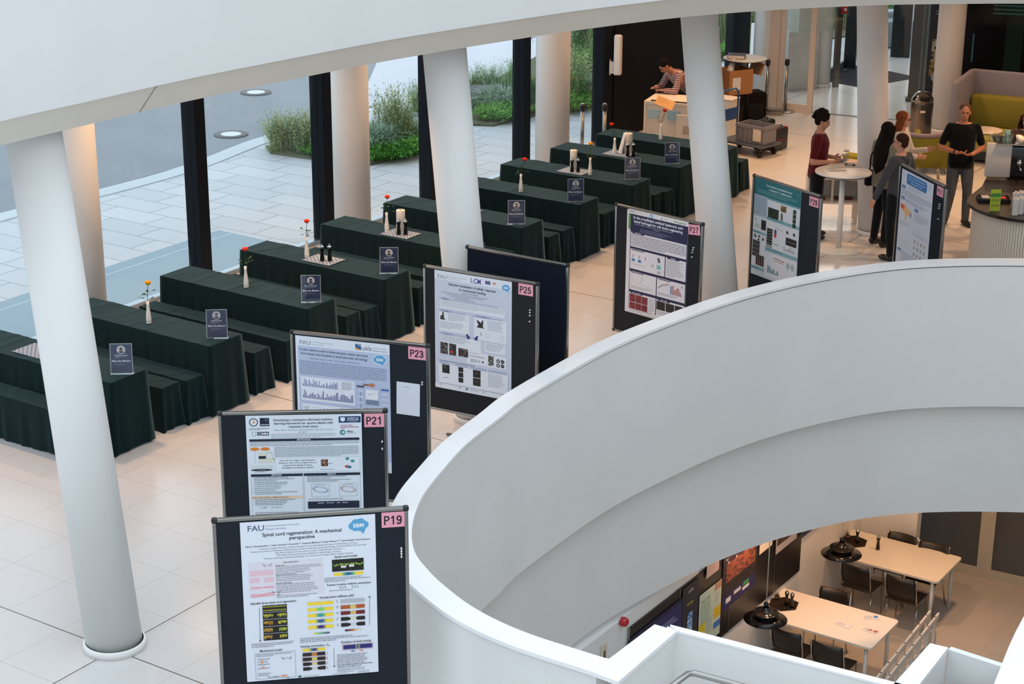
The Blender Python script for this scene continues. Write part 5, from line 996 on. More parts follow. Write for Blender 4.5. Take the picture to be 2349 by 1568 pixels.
for k, (x, y, z, sx, sy, sz, c, l) in enumerate(((4.45, 33.0, 0, .4, .3, .09, '#6b5f55', 'flat dark stack of magazines at the bottom of the pile by the glass door'), (4.78, 33.0, 0, .3, .22, .07, '#8f8c88', 'loose grey stack of papers at the right of the pile by the glass door'), (4.4, 33.0, .09, .26, .2, .13, '#b58a62', 'small brown parcel on the stack of magazines'), (4.32, 33.25, .0, .3, .15, .34, '#d8d2c8', 'white narrow box standing behind the brown parcel'), (4.2, 33.05, .0, .2, .14, .24, '#b9201e', 'red pouch beside the black rucksack'))):
    t = thing('parcel' if 'parcel' in l else 'paper_stack' if 'stack' in l else 'carton' if 'box' in l else 'pouch', l, 'stack' if 'stack' in l else 'box', (x, y, z), -.3+k*.1); m = MB(c, 'matte'); m.box((0, 0, sz/2), (sx, sy, sz), bev=.008)
    if 'stack' in l:
        for q in range(4): m.box((random.uniform(-.04, .04), random.uniform(-.03, .03), sz+.006+q*.01), (sx*.9, sy*.9, .008), rz=random.uniform(-.3, .3), col=random.choice(['#8a857f', '#a9a6a0', '#5d5a56']))
    m.obj('pile' if 'stack' in l else 'body', parent=t)
# platform trolley
A_ = at(1700, 352); t = thing('platform_trolley', 'blue platform trolley loaded with grey crates, right of the third slanted column', 'trolley', (3.95, 29.9, 0), -.75); m = MB('#4a5566', 'satin'); m.box((0, 0, .19), (.9, .55, .04), bev=.01); m.obj('platform', parent=t)
m = MB('#24538f', 'satin'); m.tube([(-.44, -.24, .2), (-.44, -.24, .95), (-.44, -.18, 1.02), (-.44, .18, 1.02), (-.44, .24, .95), (-.44, .24, .2)], .016, 12, T=Matrix.Rotation(PI, 4, 'Z') @ Matrix.Rotation(-PI/2, 4, 'Z')) if 0 else m.tube([(-.45, -.24, .2), (-.45, -.24, .93), (-.45, -.17, 1.0), (-.45, .17, 1.0), (-.45, .24, .93), (-.45, .24, .2)], .016, 12); m.obj('push_handle', parent=t)
m = MB('#1d4f8e', 'satin'); m.box((-.45, 0, .58), (.02, .47, .2)); m.obj('handle_panel', parent=t)
for x in (-.35, .35):
    for y in (-.2, .2): m = MB('#1b1b1c', 'satin'); m.lathe([(.02, -.015), (.055, -.015), (.055, .015), (.02, .015)], n=20, T=Matrix.Translation((x, y, .056)) @ Matrix.Rotation(PI/2, 4, 'X')); m.box((x, y, .14), (.05, .05, .08)); m.obj('castor', parent=t)
def crate(lab, loc, rz, s=(.56, .38, .3), col='#7c7e84'):
    t = thing('plastic_crate', lab, 'crate', loc, rz, 'plastic crates around the trolley'); m = MB(col, 'satin'); x, y, z = s
    m.box((0, 0, .01), (x-.04, y-.04, .02))
    for c, d in (((0, -y/2+.012, z/2), (x-.02, .014, z)), ((0, y/2-.012, z/2), (x-.02, .014, z)), ((-x/2+.012, 0, z/2), (.014, y-.02, z)), ((x/2-.012, 0, z/2), (.014, y-.02, z)), ((0, -y/2+.005, z-.03), (x, .03, .05)), ((0, y/2-.005, z-.03), (x, .03, .05)), ((-x/2+.005, 0, z-.03), (.03, y, .05)), ((x/2-.005, 0, z-.03), (.03, y, .05))): m.box(c, d)
    for k in range(6): m.box((-x/2+x*(k+.5)/6, -y/2+.002, z/2-.03), (.01, .014, z-.1))
    m.obj('crate_body', parent=t); l = MB('#dcd3c6', 'paper'); l.box((x*.28, -y/2-.009, z*.5), (.16, .004, .2)); l.obj('paper_label', parent=t); return t
cA = Vector((3.95, 29.9, 0)); r62 = Matrix.Rotation(-.75, 3, 'Z')
crate('grey lidless crate with a paper label on the trolley platform', cA+r62 @ Vector((.12, 0, .215)), -.75)
crate('pale crate standing low on the floor left of the trolley', Vector((3.42, 29.35, 0)), -.75, (.4, .3, .25), '#b5ab9f')
crate('grey crate with packaging inside, behind the trolley handle', Vector((3.2, 30.0, .0)), -.75, (.5, .36, .55), '#9a9488')
# tool cases
def toolcase(lab, loc, rz, s, red):
    t = thing('tool_case', lab, 'case', loc, rz, 'black plastic cases on the floor'); x, y, z = s
    for sy in (-1, 1):
        m = MB('#2a2c2e' if red else '#1a1a1b', 'satin'); m.box((0, sy*y*.26, z/2+.01), (x, y*.46, z), bev=.03); m.obj('half_shell', parent=t)
    m = MB('#a8221c' if red else '#141414', 'satin')
    for sx in (-1, 1): m.box((sx*x*.3, -y*.3, z+.006), (.05, .03, .03), bev=.008)
    m.obj('latches', parent=t); m = MB('#131313', 'satin'); m.tube([(-.07, 0, z-.01), (-.06, 0, z+.04), (.06, 0, z+.04), (.07, 0, z-.01)], .01, 8); m.obj('handle', parent=t)
    if red:
        s_ = Sheet(.2, .05, '#2a2c2e', .001); s_.text(.1, .042, .05, 'BOSCH', '#8f2520', True, w=.17); o = s_.obj('lettering', parent=t); o.location = (-.1, -y/2-.004, z*.55)
toolcase('tall black plastic case standing left of the smaller one', (4.22, 30.15, 0), .75, (.38, .17, .5), False); toolcase('smaller dark case with red latches and lettering', (4.46, 30.12, 0), .75, (.36, .13, .38), True)
# glazed partition with white framed door
pa = Vector((4.9, 33.42, 0)); pb = Vector((5.48, 33.12, 0)); T = Tf(pa, pb-pa)
m = MB('#dfd2c6', 'paint'); Wd = (pb-pa).length
for c, s in (((.04, 0, 1.95), (.09, .07, 3.9)), ((Wd-.04, 0, 1.95), (.1, .07, 3.9)), ((Wd/2, 0, .07), (Wd-.1, .068, .14)), ((-.12, .02, 1.95), (.2, .1, 3.9))): m.box(c, s, T=T)
o = struct(m.obj('door_4')); g = MB('#fff', 'glass'); g.box((Wd/2, 0, 2.0), (Wd-.16, .012, 3.7), T=T, mat='glass'); g.obj('glass_pane', parent=o)
box_on('wall_entrance', Vector((4.62, 33.58, 0)), Vector((.83, -.555, 0)).normalized(), Vector((.555, .83, 0)).normalized(), .22, .3, 0, 3.9, '#d9c6b4', 'white_plaster')
q1 = Vector((7.35, 32.35, 0)); T = Tf(pb, q1-pb); Lp = (q1-pb).length; g = MB('#fff', 'glass')
g.box((Lp*.55, 0, 1.95), (Lp*.9, .014, 3.86), T=T, mat='glass'); o = struct(g.obj('window_10')); m = MB('#9aa5a0', 'metal'); m.box((Lp*.5, 0, .008), (Lp, .03, .016), T=T); m.box((Lp-.02, 0, 1.95), (.03, .04, 3.9), T=T, col='#5d7270'); m.box((Lp-.1, 0, 1.95), (.02, .04, 3.9), T=T, col='#5d7270'); m.obj('glass_rail', parent=o)
# vestibule: mat, posts, outer doors, stair block, banner
mp = [(6.12, 36.25), (6.82, 35.5), (8.15, 36.55), (7.2, 37.9)]
t = thing('entrance_mat', 'dark grey entrance mat in the glazed vestibule', 'mat'); t.location = (6.8, 36.4, 0); m = MB('#2b2e36', 'fabric'); m.prism([(x-6.8, y-36.4) for x, y in mp], .0, .012); m.obj('carpet', parent=t)
pp = at(1909, 198)+Vector((.05, -.05, 0)); t = thing('alarm_post', 'grey steel post with a red fire alarm box in the vestibule', 'post', pp, .3); m = MB('#807c76', 'metal'); m.box((0, 0, 1.4), (.1, .1, 2.8)); m.obj('post', parent=t); m = MB('#b5221f', 'satin'); m.box((.06, -.06, 1.52), (.13, .05, .16), bev=.01); m.obj('alarm_box', parent=t); m = MB('#e8e4e0', 'paper'); m.lathe([(.03, 0), (.03, .004)], n=20, T=Matrix.Translation((.07, -.088, 1.52)) @ Matrix.Rotation(PI/2, 4, 'X')); m.obj('push_button', parent=t)
for i, (px, py, wd, off) in enumerate(((1949, 156, .24, 0), (1899, 175, .07, 0), (1815, 75, .12, 0), (2065, 90, .4, 0))):
    q = at(px, py) if py > 100 else at(px, py+40); m = MB('#0b0f14', 'satin'); m.box((q.x, q.y, 1.95), (wd, .2, 3.9), rz=-.3); struct(m.obj('door_frame_%d' % (i+1)))
q = at(1905, 178); q2 = at(1940, 158); box_on('door_5', q, (q2-q).normalized(), Vector((-(q2-q).y, (q2-q).x, 0)).normalized(), (q2-q).length, .06, 0, .18, '#14171b', 'satin')
qa = at(1803, 210); t_ = box_on('wall_stair_block', qa, Vector((.86, .5, 0)).normalized(), Vector((-.5, .86, 0)), .75, 1.2, 0, 1.15, '#dfe3dc', 'white_plaster')
m = MB('#c9cfc6', 'paint'); qx = qa+Vector((.0, .25, 0)); m.box((qx.x+.28, qx.y+.2, 1.6), (.8, .9, .9), rz=.52); m.box((qa.x+.62, qa.y+.33, .35), (.03, .03, .7)); struct(m.obj('wall_stair_upper'))
ba = at(2081, 231); bb_ = at(2133, 222); wv = bb_-ba; wl_ = .95; t = thing('rollup_banner', 'tall dark roll-up banner with food pictures behind the glass by the litter bin', 'banner', ba, -.12)
s = Sheet(wl_, 2.1, '#3c3e44', .004); s.text(.62, .15, .12, 'Hello', '#b8c82c', True, w=.4); s.text(.62, .26, .05, 'Catering & Partyservice', '#b8b8ba', False, wmax=.5); s.lines(.4, .42, .45, 2, .05, '#a0a2a6'); s.pic(.38, .95, .5, .42, ['#c8b89a', '#8f7a58', '#5a4634', '#d8ceb8', '#3a3026'], 12, 9); s.pic(.36, 1.36, .5, .28, ['#b99a5c', '#7a6a3c', '#a9824a', '#54502c'], 11, 7); s.ell(.6, 1.66, .2, .14, '#b9c4cc'); s.ell(.62, 1.6, .12, .1, '#a0523f')
o = s.obj('print', parent=t); o.location = (0, 0, 2.13); m = MB('#2c2e33', 'satin'); m.box((wl_/2, .0, .04), (wl_+.08, .2, .08), bev=.02); m.obj('base', parent=t)
# litter bin
t = thing('litter_bin', 'dark metal litter bin with a domed chrome top beside the upright column', 'litter bin', (6.84, 30.2, 0), 0); m = MB('#7a746e', 'metal'); m.lathe([(.185, 0), (.185, .80), (.18, .84)], n=48); m.obj('body', parent=t); m = MB('#8f857c', 'chrome'); m.lathe([(.186, .82), (.18, .88), (.13, .95), (.08, .985), (.02, 1.0)], n=48, cap=True); m.obj('dome_lid', parent=t); m = MB('#0f0e0e', 'satin'); m.box((0, -.15, .9), (.16, .08, .09), bev=.02); m.obj('opening', parent=t); m = MB('#d8d0ca', 'paper'); m.box((-.02, -.187, .68), (.08, .006, .035)); m.obj('sticker', parent=t)
# dark glazing behind the booth
w0 = Vector((7.95, 32.6, 0)); wd_ = Vector((.97, -.24, 0)).normalized(); T = Tf(w0, wd_); m = MB('#08090b', 'gloss'); m.box((1.6, .1, 1.95), (3.2, .05, 3.9), T=T, mat='gloss', col='#0b0d10')
o = struct(m.obj('wall_far')); g = MB('#2f6f72', 'gloss')
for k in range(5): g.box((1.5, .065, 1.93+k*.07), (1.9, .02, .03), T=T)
g.obj('trim_louvre', parent=o); g = MB('#1d2f2e', 'gloss'); g.box((.95, .068, 1.2), (.3, .012, 2.2), T=T); g.box((.25, .068, 1.3), (.03, .012, .5), T=T, col='#3f6f80'); g.obj('trim_painted_reflection', parent=o)  # reflections in the dark glazing, put in as coloured strips
# lilac booth
bA = Vector((7.66, 30.23, 0)); bd_ = Vector((.9, -.436, 0)).normalized(); bT = math.atan2(bd_.y, bd_.x)
t = thing('booth_sofa', 'high-backed lilac booth sofa with green back and seat cushions', 'sofa', bA, bT); LIL = '#7d7d8c'; GRN = '#7b7834'; GR2 = '#96954e'
m = MB(LIL, 'fabric'); m.box((1.1, .05, .74), (2.3, .1, 1.24), bev=.03); m.obj('back_wall', parent=t)
m = MB(LIL, 'fabric'); m.box((-.02, -.62, .74), (.1, 1.3, 1.24), bev=.03); m.obj('side_wing', parent=t)
m = MB(GRN, 'fabric'); m.box((.5, -.14, .72), (.92, .26, .52), bev=.05); m.obj('back_cushion', parent=t); m = MB(LIL, 'fabric'); m.box((1.5, -.14, .72), (1.04, .26, .52), bev=.05); m.obj('back_cushion', parent=t)
m = MB(GR2, 'fabric'); m.box((.42, -.62, .35), (.78, .95, .24), bev=.05); m.obj('seat_cushion', parent=t); m = MB('#857d88', 'fabric'); m.box((1.4, -.62, .35), (1.14, .95, .24), bev=.05); m.obj('seat_cushion', parent=t)
m = MB('#2c3d49', 'satin'); m.box((1.1, -.5, .13), (2.1, .8, .16)); m.obj('plinth', parent=t)
# coffee table
p = at(2262, 298, .5); t = thing('side_table', 'small round white side table in front of the booth', 'table', (p.x, p.y, 0)); m = MB('#e8ddd4', 'satin'); m.lathe([(.26, .48), (.265, .49), (.265, .502), (.26, .508)], n=40); m.obj('tabletop', parent=t)
for k in range(3): a = k*2.094-.6; m = MB('#e0d6cc', 'paint'); m.tube([(.12*math.cos(a), .12*math.sin(a), .49), (.2*math.cos(a), .2*math.sin(a), 0)], [.018, .012], 10); m.obj('leg', parent=t)
# green lounge chairs
def lounge(lab, x, y, rz, col, rim, h=.85, w=.8):
    t = thing('lounge_chair', lab, 'armchair', (x, y, 0), rz, 'green lounge chairs'); m = MB(col, 'fabric'); rings = []
    for z, k in ((.3, 1), (.45, 1.02), (.65, 1.03), (h-.06, 1.0), (h, .97)):
        n = 20; o_r = [(-w/2*k*math.cos(PI*j/n), w*.45*k*math.sin(PI*j/n)*1.05, z) for j in range(n+1)]; i_r = [(w/2*k*.84*math.cos(PI*j/n), w*.45*k*.84*math.sin(PI*j/n), z) for j in range(n+1)]; rings.append(o_r+i_r)
    m.loft(rings); m.obj('backrest', parent=t); e = MB(rim, 'fabric'); e.tube([(-w/2*.94*math.cos(PI*j/20), w*.45*.97*math.sin(PI*j/20), h) for j in range(21)], .035, 8); e.obj('rim', parent=t)
    s = MB(col, 'fabric'); s.box((0, -.08, .36), (w*.78, w*.7, .16), bev=.05); s.obj('seat', parent=t)
    for sx in (-1, 1):
        for sy in (-1, 1): l = MB('#b0a89c', 'chrome'); l.tube([(sx*.26, sy*.22, .3), (sx*.3, sy*.27, 0)], .012, 8); l.obj('leg', parent=t)
p = at(2120, 306, .78); lounge('green lounge chair with lilac rim, farther one below the litter bin', p.x-.02, p.y, PI*.92, '#74722e', '#84798a', .80, .62)
p = at(2136, 400); t = thing('green_settee', 'boxy olive green settee between the talking group and the man in black', 'armchair', (p.x+.02, p.y+.02, 0), -.15)
m = MB('#79762f', 'fabric'); m.box((0, .0, .36), (.52, .1, .52), bev=.035); m.obj('back_panel', parent=t); m = MB('#7c7932', 'fabric'); m.box((-.24, .3, .36), (.09, .5, .5), bev=.03); m.box((.24, .3, .36), (.09, .5, .5), bev=.03); m.obj('side_panels', parent=t); m = MB('#6e6c20', 'fabric'); m.box((0, .3, .34), (.40, .5, .16), bev=.04); m.obj('seat', parent=t)
for x in (-.24, .24):
    for y in (-.0, .5): l = MB('#b5a999', 'chrome'); l.tube([(x, y, .25), (x, y, 0)], .014, 8); l.obj('leg', parent=t)
p = at(1950, 362, .42); t = thing('ottoman', 'low ottoman with a pale side and an olive green seat, left of the fourth column', 'ottoman', (p.x, p.y, 0), -.5); m = MB('#b8a49a', 'fabric'); m.box((-.1, -.12, .2), (.5, .46, .38), bev=.04); m.obj('pale_block', parent=t); m = MB('#85832e', 'fabric'); m.box((.12, .2, .23), (.56, .24, .42), bev=.04); m.obj('green_block', parent=t)
# white low shelf with brochures
p = at(1963, 517); t = thing('open_shelf', 'low white open shelf with magazines behind the newspaper table', 'shelf', (p.x-.62, p.y+.15, 0), -.1); m = MB('#e2dad0', 'paint')
for c, s in (((.3, .2, .655), (.76, .4, .03)), ((.3, .2, .3), (.76, .4, .03)), ((-.07, .2, .48), (.03, .4, .36)), ((.67, .2, .48), (.03, .4, .36)), ((.28, .2, .48), (.025, .4, .33)), ((.3, .39, .48), (.74, .015, .34))): m.box(c, s)
m.obj('cabinet', parent=t)
for x in (-.03, .63):
    for y in (.04, .36): l = MB('#e0d8ce', 'paint'); l.box((x, y, .145), (.05, .05, .29)); l.obj('leg', parent=t)
tm = t.matrix_world
for k, (dx, z, lab, pal) in enumerate(((.42, .675, 'orange and white magazine lying on top of the low shelf', ('#c8885a', '#e0d8ce', '#4a4a4c')), (.48, .325, 'dark red magazine inside the right bay of the low shelf', ('#7a2a26', '#4a3a38', '#8a5a4a')), (.08, .325, 'red leaflet inside the left bay of the low shelf', ('#9a3028', '#b04a3a', '#6a2a26')))):
    paper('magazine', (t.location.x+dx-.12, t.location.y+.28, z), -.1, .26, .18, lab, 'magazine', 'magazines on the low shelf', .01, '#d8cfc4' if k == 0 else pal[0], pal)
# bar counter
bc = Vector((6.62, 22.45)); t = thing('bar_counter', 'curved bar with black top and white ribbed front at the right edge', 'bar', (bc.x, bc.y, 0)); n = 46; pl = []
for j in range(n+1): a = PI*.833+PI*.667*j/n; pl.append((.84*math.cos(a), .84*math.sin(a)))
pl += [(3.2, -.95), (3.2, 1.8), (-.2, 1.62), (-.46, .9)]
m = MB('#231d1b', 'satin'); m.prism(pl, 1.06, 1.1); m.obj('worktop', parent=t)
m = MB('#d6cab9', 'paint'); ring = []
for j in range(46):
    for f_, r in ((0, .752), (.1, .772), (.9, .772), (1.0, .752)):
        a = PI*.833+PI*.667*(j+f_)/46; ring.append((r*math.cos(a), r*math.sin(a)))
ring += [(3.1, -.86), (3.1, 1.72), (-.13, 1.54), (-.38, .84)]; m.prism(ring, .0, 1.06); m.obj('ribbed_front', parent=t)
def onbar(px, py, z=1.1): p = at(px, py, z); return p
p = onbar(*c13(2130, 480)); t = thing('coffee_machine', 'espresso machine with a white side panel and chrome fittings on the bar', 'coffee machine', (p.x+.02, p.y+.25, 1.1), -.12)
m = MB('#c9bbae', 'satin'); m.box((-.0, 0, .27), (.33, .04, .46), bev=.01); m.obj('side_panel', parent=t); m = MB('#1c1a1a', 'gloss'); m.box((.55, .3, .24), (.8, .5, .42), bev=.02); m.obj('body', parent=t); m = MB('#cfc8c0', 'chrome'); m.box((.5, .2, .49), (1.1, .5, .02)); m.obj('cup_tray', parent=t)
for k in range(3): m = MB('#cfc8c0', 'chrome'); m.lathe([(.035, .18), (.04, .24), (.03, .28)], (.28+k*.2, .0, 0), 20); m.tube([(.28+k*.2, -.02, .2), (.28+k*.2, -.16, .17)], .012, 8); m.obj('brew_group', parent=t)
m = MB('#dcd4cc', 'chrome'); m.tube([(.2, -.02, .5), (.6, -.04, .56)], .014, 8); m.obj('steam_lever', parent=t)
mb_ = Vector((p.x+.02, p.y+.25, 1.1)); fg = None
for k in range(8):
    loc = mb_+Vector((-.1+(k % 4)*.085+.02*(k//4), .06+(k//4)*.1, .50))
    if fg is None:
        m = MB('#ffffff', 'clear_glass'); m.lathe([(.026, 0), (.035, .1), (.033, .1), (.024, .006)], n=18, mat='clear_glass', cap=False); fg = m.obj('water_glass'); o = fg
    else: o = dup(fg)
    o.location = loc; tag(o, 'clear drinking glass on top of the espresso machine', 'glass', 'glasses on the espresso machine')
fc = None
for k in range(4):
    loc = mb_+Vector((.3+(k % 2)*.11, .08+(k//2)*.11, .50+.0))
    if fc is None:
        fc = thing('coffee_cup', '', 'cup', loc); m = MB('#dcd6c8', 'gloss'); m.lathe([(.022, 0), (.038, .02), (.042, .06), (.038, .058), (.02, .01)], n=22, cap=False); m.obj('bowl', parent=fc); m = MB('#dcd6c8', 'gloss'); m.tube([(.036, 0, .05), (.062, 0, .045), (.06, 0, .025), (.034, 0, .02)], .005, 8); m.obj('handle', parent=fc); o = fc
    else: o = dup(fc, loc)
    tag(o, 'white cup stacked on the espresso machine', 'cup', 'cups on the espresso machine')
t = thing('teal_beaker', 'pale teal upturned beaker among the glasses', 'beaker', mb_+Vector((.14, .18, .50))); m = MB('#6f9c9a', 'gloss'); m.lathe([(.045, 0), (.035, .13), (.03, .132)], n=20); m.obj('body', parent=t)
p = onbar(*c13(2105, 720)); t = thing('menu_stand', 'upright lime green card in a clear stand on the bar', 'sign', (p.x-.03, p.y, 1.102), .05); s = Sheet(.13, .27, '#a9b42c', .002); s.rect(.005, .05, .12, .05, '#4a8a34'); s.text(.065, .075, .02, 'ZERTIFIKATE', '#20401c', True, w=.11)
for i in range(3):
    for j in range(2): s.ell(.03+i*.035, .14+j*.065, .014, .017, '#26321c'); s.ell(.03+i*.035, .14+j*.065, .008, .01, '#a9b42c')
o = s.obj('card', parent=t); o.location = (-.065, 0, .275); m = MB('#fff', 'clear_glass'); m.box((0, 0, .003), (.16, .1, .006), mat='clear_glass'); m.obj('clear_foot', parent=t)
p = onbar(*c13(2090, 650)); t = thing('black_tray', 'black tray with small packets behind the lime green card', 'tray', (p.x, p.y+.1, 1.1), -.1); m = MB('#191614', 'satin'); m.box((0, 0, .008), (.4, .22, .016)); m.box((0, -.105, .03), (.4, .01, .05)); m.box((0, .105, .03), (.4, .01, .05)); m.box((-.195, 0, .03), (.01, .22, .05)); m.box((.195, 0, .03), (.01, .22, .05)); m.obj('tray_body', parent=t); m = MB('#b03028', 'satin'); m.box((.1, .02, .035), (.12, .1, .03), rz=.2); m.obj('red_packet', parent=t); m = MB('#b9b2a8', 'satin'); m.box((-.1, 0, .04), (.1, .12, .04), rz=.1); m.obj('clear_packets', parent=t)
for k in range(6):
    p = onbar(*c13(2262+(k % 3)*44, 752-(k % 3)*8-(k//3)*55)); t = thing('milk_carton', 'white drink carton at the right end of the bar', 'carton', (p.x, p.y, 1.1), -.1, 'drink cartons on the bar'); m = MB('#c8bfb4' if k != 2 else '#b4c4cc', 'paint'); m.box((0, 0, .1), (.066, .066, .2)); m.obj('box', parent=t); m = MB('#d8d2c8', 'satin'); m.lathe([(.016, .2), (.016, .222)], n=14); m.obj('cap', parent=t)
# ---------------------------------------------------------------- planting outside
def tuft(name, n, h, r, cols, w=.006, droop=.5, seed=1, branch=0):
    rnd = random.Random(seed); m = MB(cols[0], 'leaf')
    for k in range(n):
        a = rnd.uniform(0, 6.283); b0 = Vector((rnd.gauss(0, r*.22), rnd.gauss(0, r*.22), 0)); L = h*rnd.uniform(.55, 1.1); d = Vector((math.cos(a), math.sin(a), 0)); lean = r*rnd.uniform(.1, 1.0); sd = Vector((-d.y, d.x, 0))*w*rnd.uniform(.6, 1.2)
        p1 = b0+d*lean*.35+Vector((0, 0, L*.6)); p2 = b0+d*lean+Vector((0, 0, L*(1-droop*lean/r*.5))); c = rnd.choice(cols)
        m.add([tuple(b0-sd), tuple(b0+sd), tuple(p1+sd*.8), tuple(p1-sd*.8), tuple(p2)], [(0, 1, 2, 3), (3, 2, 4)], c)
        if branch:
            for q in range(branch):
                c0 = b0.lerp(p2, rnd.uniform(.35, 1)); v = Vector((rnd.gauss(0, 1), rnd.gauss(0, 1), rnd.gauss(.3, .6))).normalized(); s_ = v.cross(Vector((.3, .2, 1))).normalized()*rnd.uniform(.004, .010); l = rnd.uniform(.025, .06)
                m.add([tuple(c0-s_*.3), tuple(c0+v*l*.5+s_), tuple(c0+v*l), tuple(c0+v*l*.5-s_)], [(0, 1, 2, 3)], c)
    return m.obj(name)
KG = {'air': lambda i: tuft('airy_grass', 320, .75, .42, ['#8a9c66', '#a3b078', '#b8c08c', '#6f8852'], .003, .3, i, 9), 'blue': lambda i: tuft('tufted_grass', 900, .5, .55, ['#94b098', '#b0c6b0', '#7c9c80'], .0055, .9, i), 'shrub': lambda i: tuft('feathery_shrub', 260, 1.05, .5, ['#5c8450', '#76a060', '#8cb272'], .004, .2, i, 16), 'low': lambda i: tuft('leafy_perennial', 160, .22, .4, ['#5fa040', '#78b850', '#4d8838'], .004, .5, i, 14), 'tall': lambda i: tuft('tall_grass', 700, 1.3, .7, ['#a0b07a', '#b6c094', '#74905a'], .006, .8, i), 'iris': lambda i: tuft('sword_leaf_plant', 110, .7, .35, ['#46724a', '#3a6240'], .012, .4, i)}
proto = {}; cnt = {}
NM = {'air': 'airy flowering grass', 'blue': 'blue-green tufted grass', 'shrub': 'feathery green shrub', 'low': 'bright green low leafy plant', 'tall': 'tall pale ornamental grass', 'iris': 'sword-leaved green plant'}
PL = [('air', 640, 343, .75, 'at the left end of the planting, beyond the second window'), ('air', 672, 340, .8, 'second clump at the left end of the planting'), ('air', 704, 342, .9, 'just left of the third black window post'), ('shrub', 745, 345, .45, 'directly behind the third black window post'), ('low', 722, 352, .8, 'at the foot of the clump by the third black post'), ('shrub', 768, 335, .6, 'behind the second upright column'),
 ('blue', 862, 345, 1.0, 'large tuft right of the second upright column'), ('air', 905, 325, 1.15, 'tall clump behind the large blue tuft'), ('air', 925, 335, .8, 'right neighbour of the tall clump'), ('low', 880, 362, 1.1, 'front edge of the bed, right of the second column'), ('low', 920, 358, 1.1, 'front edge of the bed, middle'), ('low', 960, 345, 1.2, 'front edge of the bed before the fourth black post'), ('shrub', 962, 262, .62, 'half behind the fourth black window post'), ('shrub', 950, 325, .35, 'small one at the fourth black window post'),
 ('shrub', 1090, 232, .55, 'left one beside the dark boulder'), ('shrub', 1128, 228, .66, 'tall one beside the boulder'), ('blue', 1140, 252, 1.1, 'pale tuft in front of the tall shrub'), ('low', 1165, 268, 1.2, 'bright patch left of the fifth black window post'), ('low', 1130, 272, 1.0, 'low edge below the pale tuft'), ('iris', 1172, 240, .8, 'upright leaves left of the fifth black post'), ('shrub', 1180, 205, .5, 'rounded one behind the fifth black post'), ('tall', 1160, 215, .28, 'yellowish clump behind the sword leaves'), ('iris', 1226, 255, .9, 'right of the fifth black window post'), ('tall', 1228, 215, .32, 'between the fifth black post and the third column'),
 ('air', 1310, 225, 1.1, 'greyish flowering clump right of the third upright column'), ('shrub', 1318, 235, .6, 'dark one under the flowering clump'), ('low', 1310, 250, 1.2, 'bright edge at the paving, right of the third column'), ('low', 1345, 238, 1.2, 'bright edge near the wide dark post'), ('blue', 1350, 222, 1.0, 'tuft near the wide dark post'), ('shrub', 1362, 185, .7, 'green mass beside the wide dark post'), ('shrub', 1330, 120, .8, 'tall dark one high up near the wide dark post'), ('shrub', 1375, 110, .9, 'tall dark one touching the wide dark post'), ('low', 1372, 160, 1.7, 'yellow-green mound by the wide dark post'),
 ('tall', 1665, 100, 1.2, 'large one right of the third slanted column'), ('tall', 1690, 70, 1.3, 'farther one seen past the third slanted column'), ('low', 1672, 128, 1.2, 'low bright one right of the third slanted column'), ('tall', 1925, 60, 1.0, 'seen through the vestibule doors'), ('shrub', 1915, 50, 1.2, 'seen through the vestibule doors'), ('shrub', 2040, 25, .8, 'seen at the top beside the fourth slanted column'), ('tall', 1740, 62, 1.1, 'half behind the far dark post')]
for k, (kd, x, y, sc, where) in enumerate(PL):
    p = at(x, y, .02); cnt[kd] = cnt.get(kd, 0)+1
    if kd not in proto: proto[kd] = [KG[kd](40), None]; o = proto[kd][0]
    elif proto[kd][1] is None: proto[kd][1] = KG[kd](41); o = proto[kd][1]
    else: o = dup(proto[kd][cnt[kd] % 2])
    o.location = p; o.rotation_euler = (0, 0, random.uniform(0, 6)); sc *= 1.08; o.scale = (sc*1.1, sc*1.1, sc*random.uniform(.9, 1.1)); tag(o, NM[kd]+', '+where, 'plant', 'plants in the outdoor beds')
def bed(pix, name):
    P = [at(x, y) for x, y in pix]; return struct(fill([(p.x, p.y) for p in P], [], -.02, .02, name, 'soil'))
P_ = [at(x, y) for x, y in ((800, 292), (900, 60), (1000, -20), (1500, -120), (1500, 120), (1210, 190), (1000, 262))]; struct(fill([(p.x, p.y) for p in P_], [], -.02, -.006, 'ground_forecourt', 'light_concrete'))
bed([(845, 378), (985, 345), (985, 305), (880, 318), (800, 330), (690, 345), (610, 335), (620, 350), (700, 362), (760, 368)], 'ground_bed_1'); bed([(1060, 285), (1130, 288), (1200, 272), (1250, 258), (1385, 222), (1385, 60), (1250, 120), (1060, 225)], 'ground_bed_2'); bed([(1640, 145), (1720, 120), (1990, 75), (1990, 20), (1640, 20)], 'ground_bed_3')
gc = MB('#4f8a3a', 'leaf'); rr = random.Random(5)
for (x0, y0, x1, y1, wdt) in ((850, 372, 985, 338, 16), (1105, 280, 1240, 258, 16), (1240, 256, 1380, 222, 16), (1380, 200, 1290, 240, 20), (1645, 135, 1720, 118, 10)):
    for k in range(2600):
        t_ = rr.random(); p = at(x0+(x1-x0)*t_, y0+(y1-y0)*t_-rr.random()*wdt, .03); h = rr.uniform(.02, .14); a = rr.uniform(0, 6.3); v = Vector((math.cos(a), math.sin(a), rr.uniform(-.2, .6))).normalized()*rr.uniform(.03, .06); s_ = Vector((-v.y, v.x, .2)).normalized()*rr.uniform(.012, .024); p = p+Vector((0, 0, h))
        gc.add([tuple(p-s_*.2), tuple(p+v*.5+s_), tuple(p+v), tuple(p+v*.5-s_)], [(0, 1, 2, 3)], rr.choice(['#4f8f38', '#63a347', '#3f7a34', '#7ab052']))
stuff(tag(gc.obj('ground_cover'), 'bright green ground cover leaves along the front of the beds', 'ground cover'))
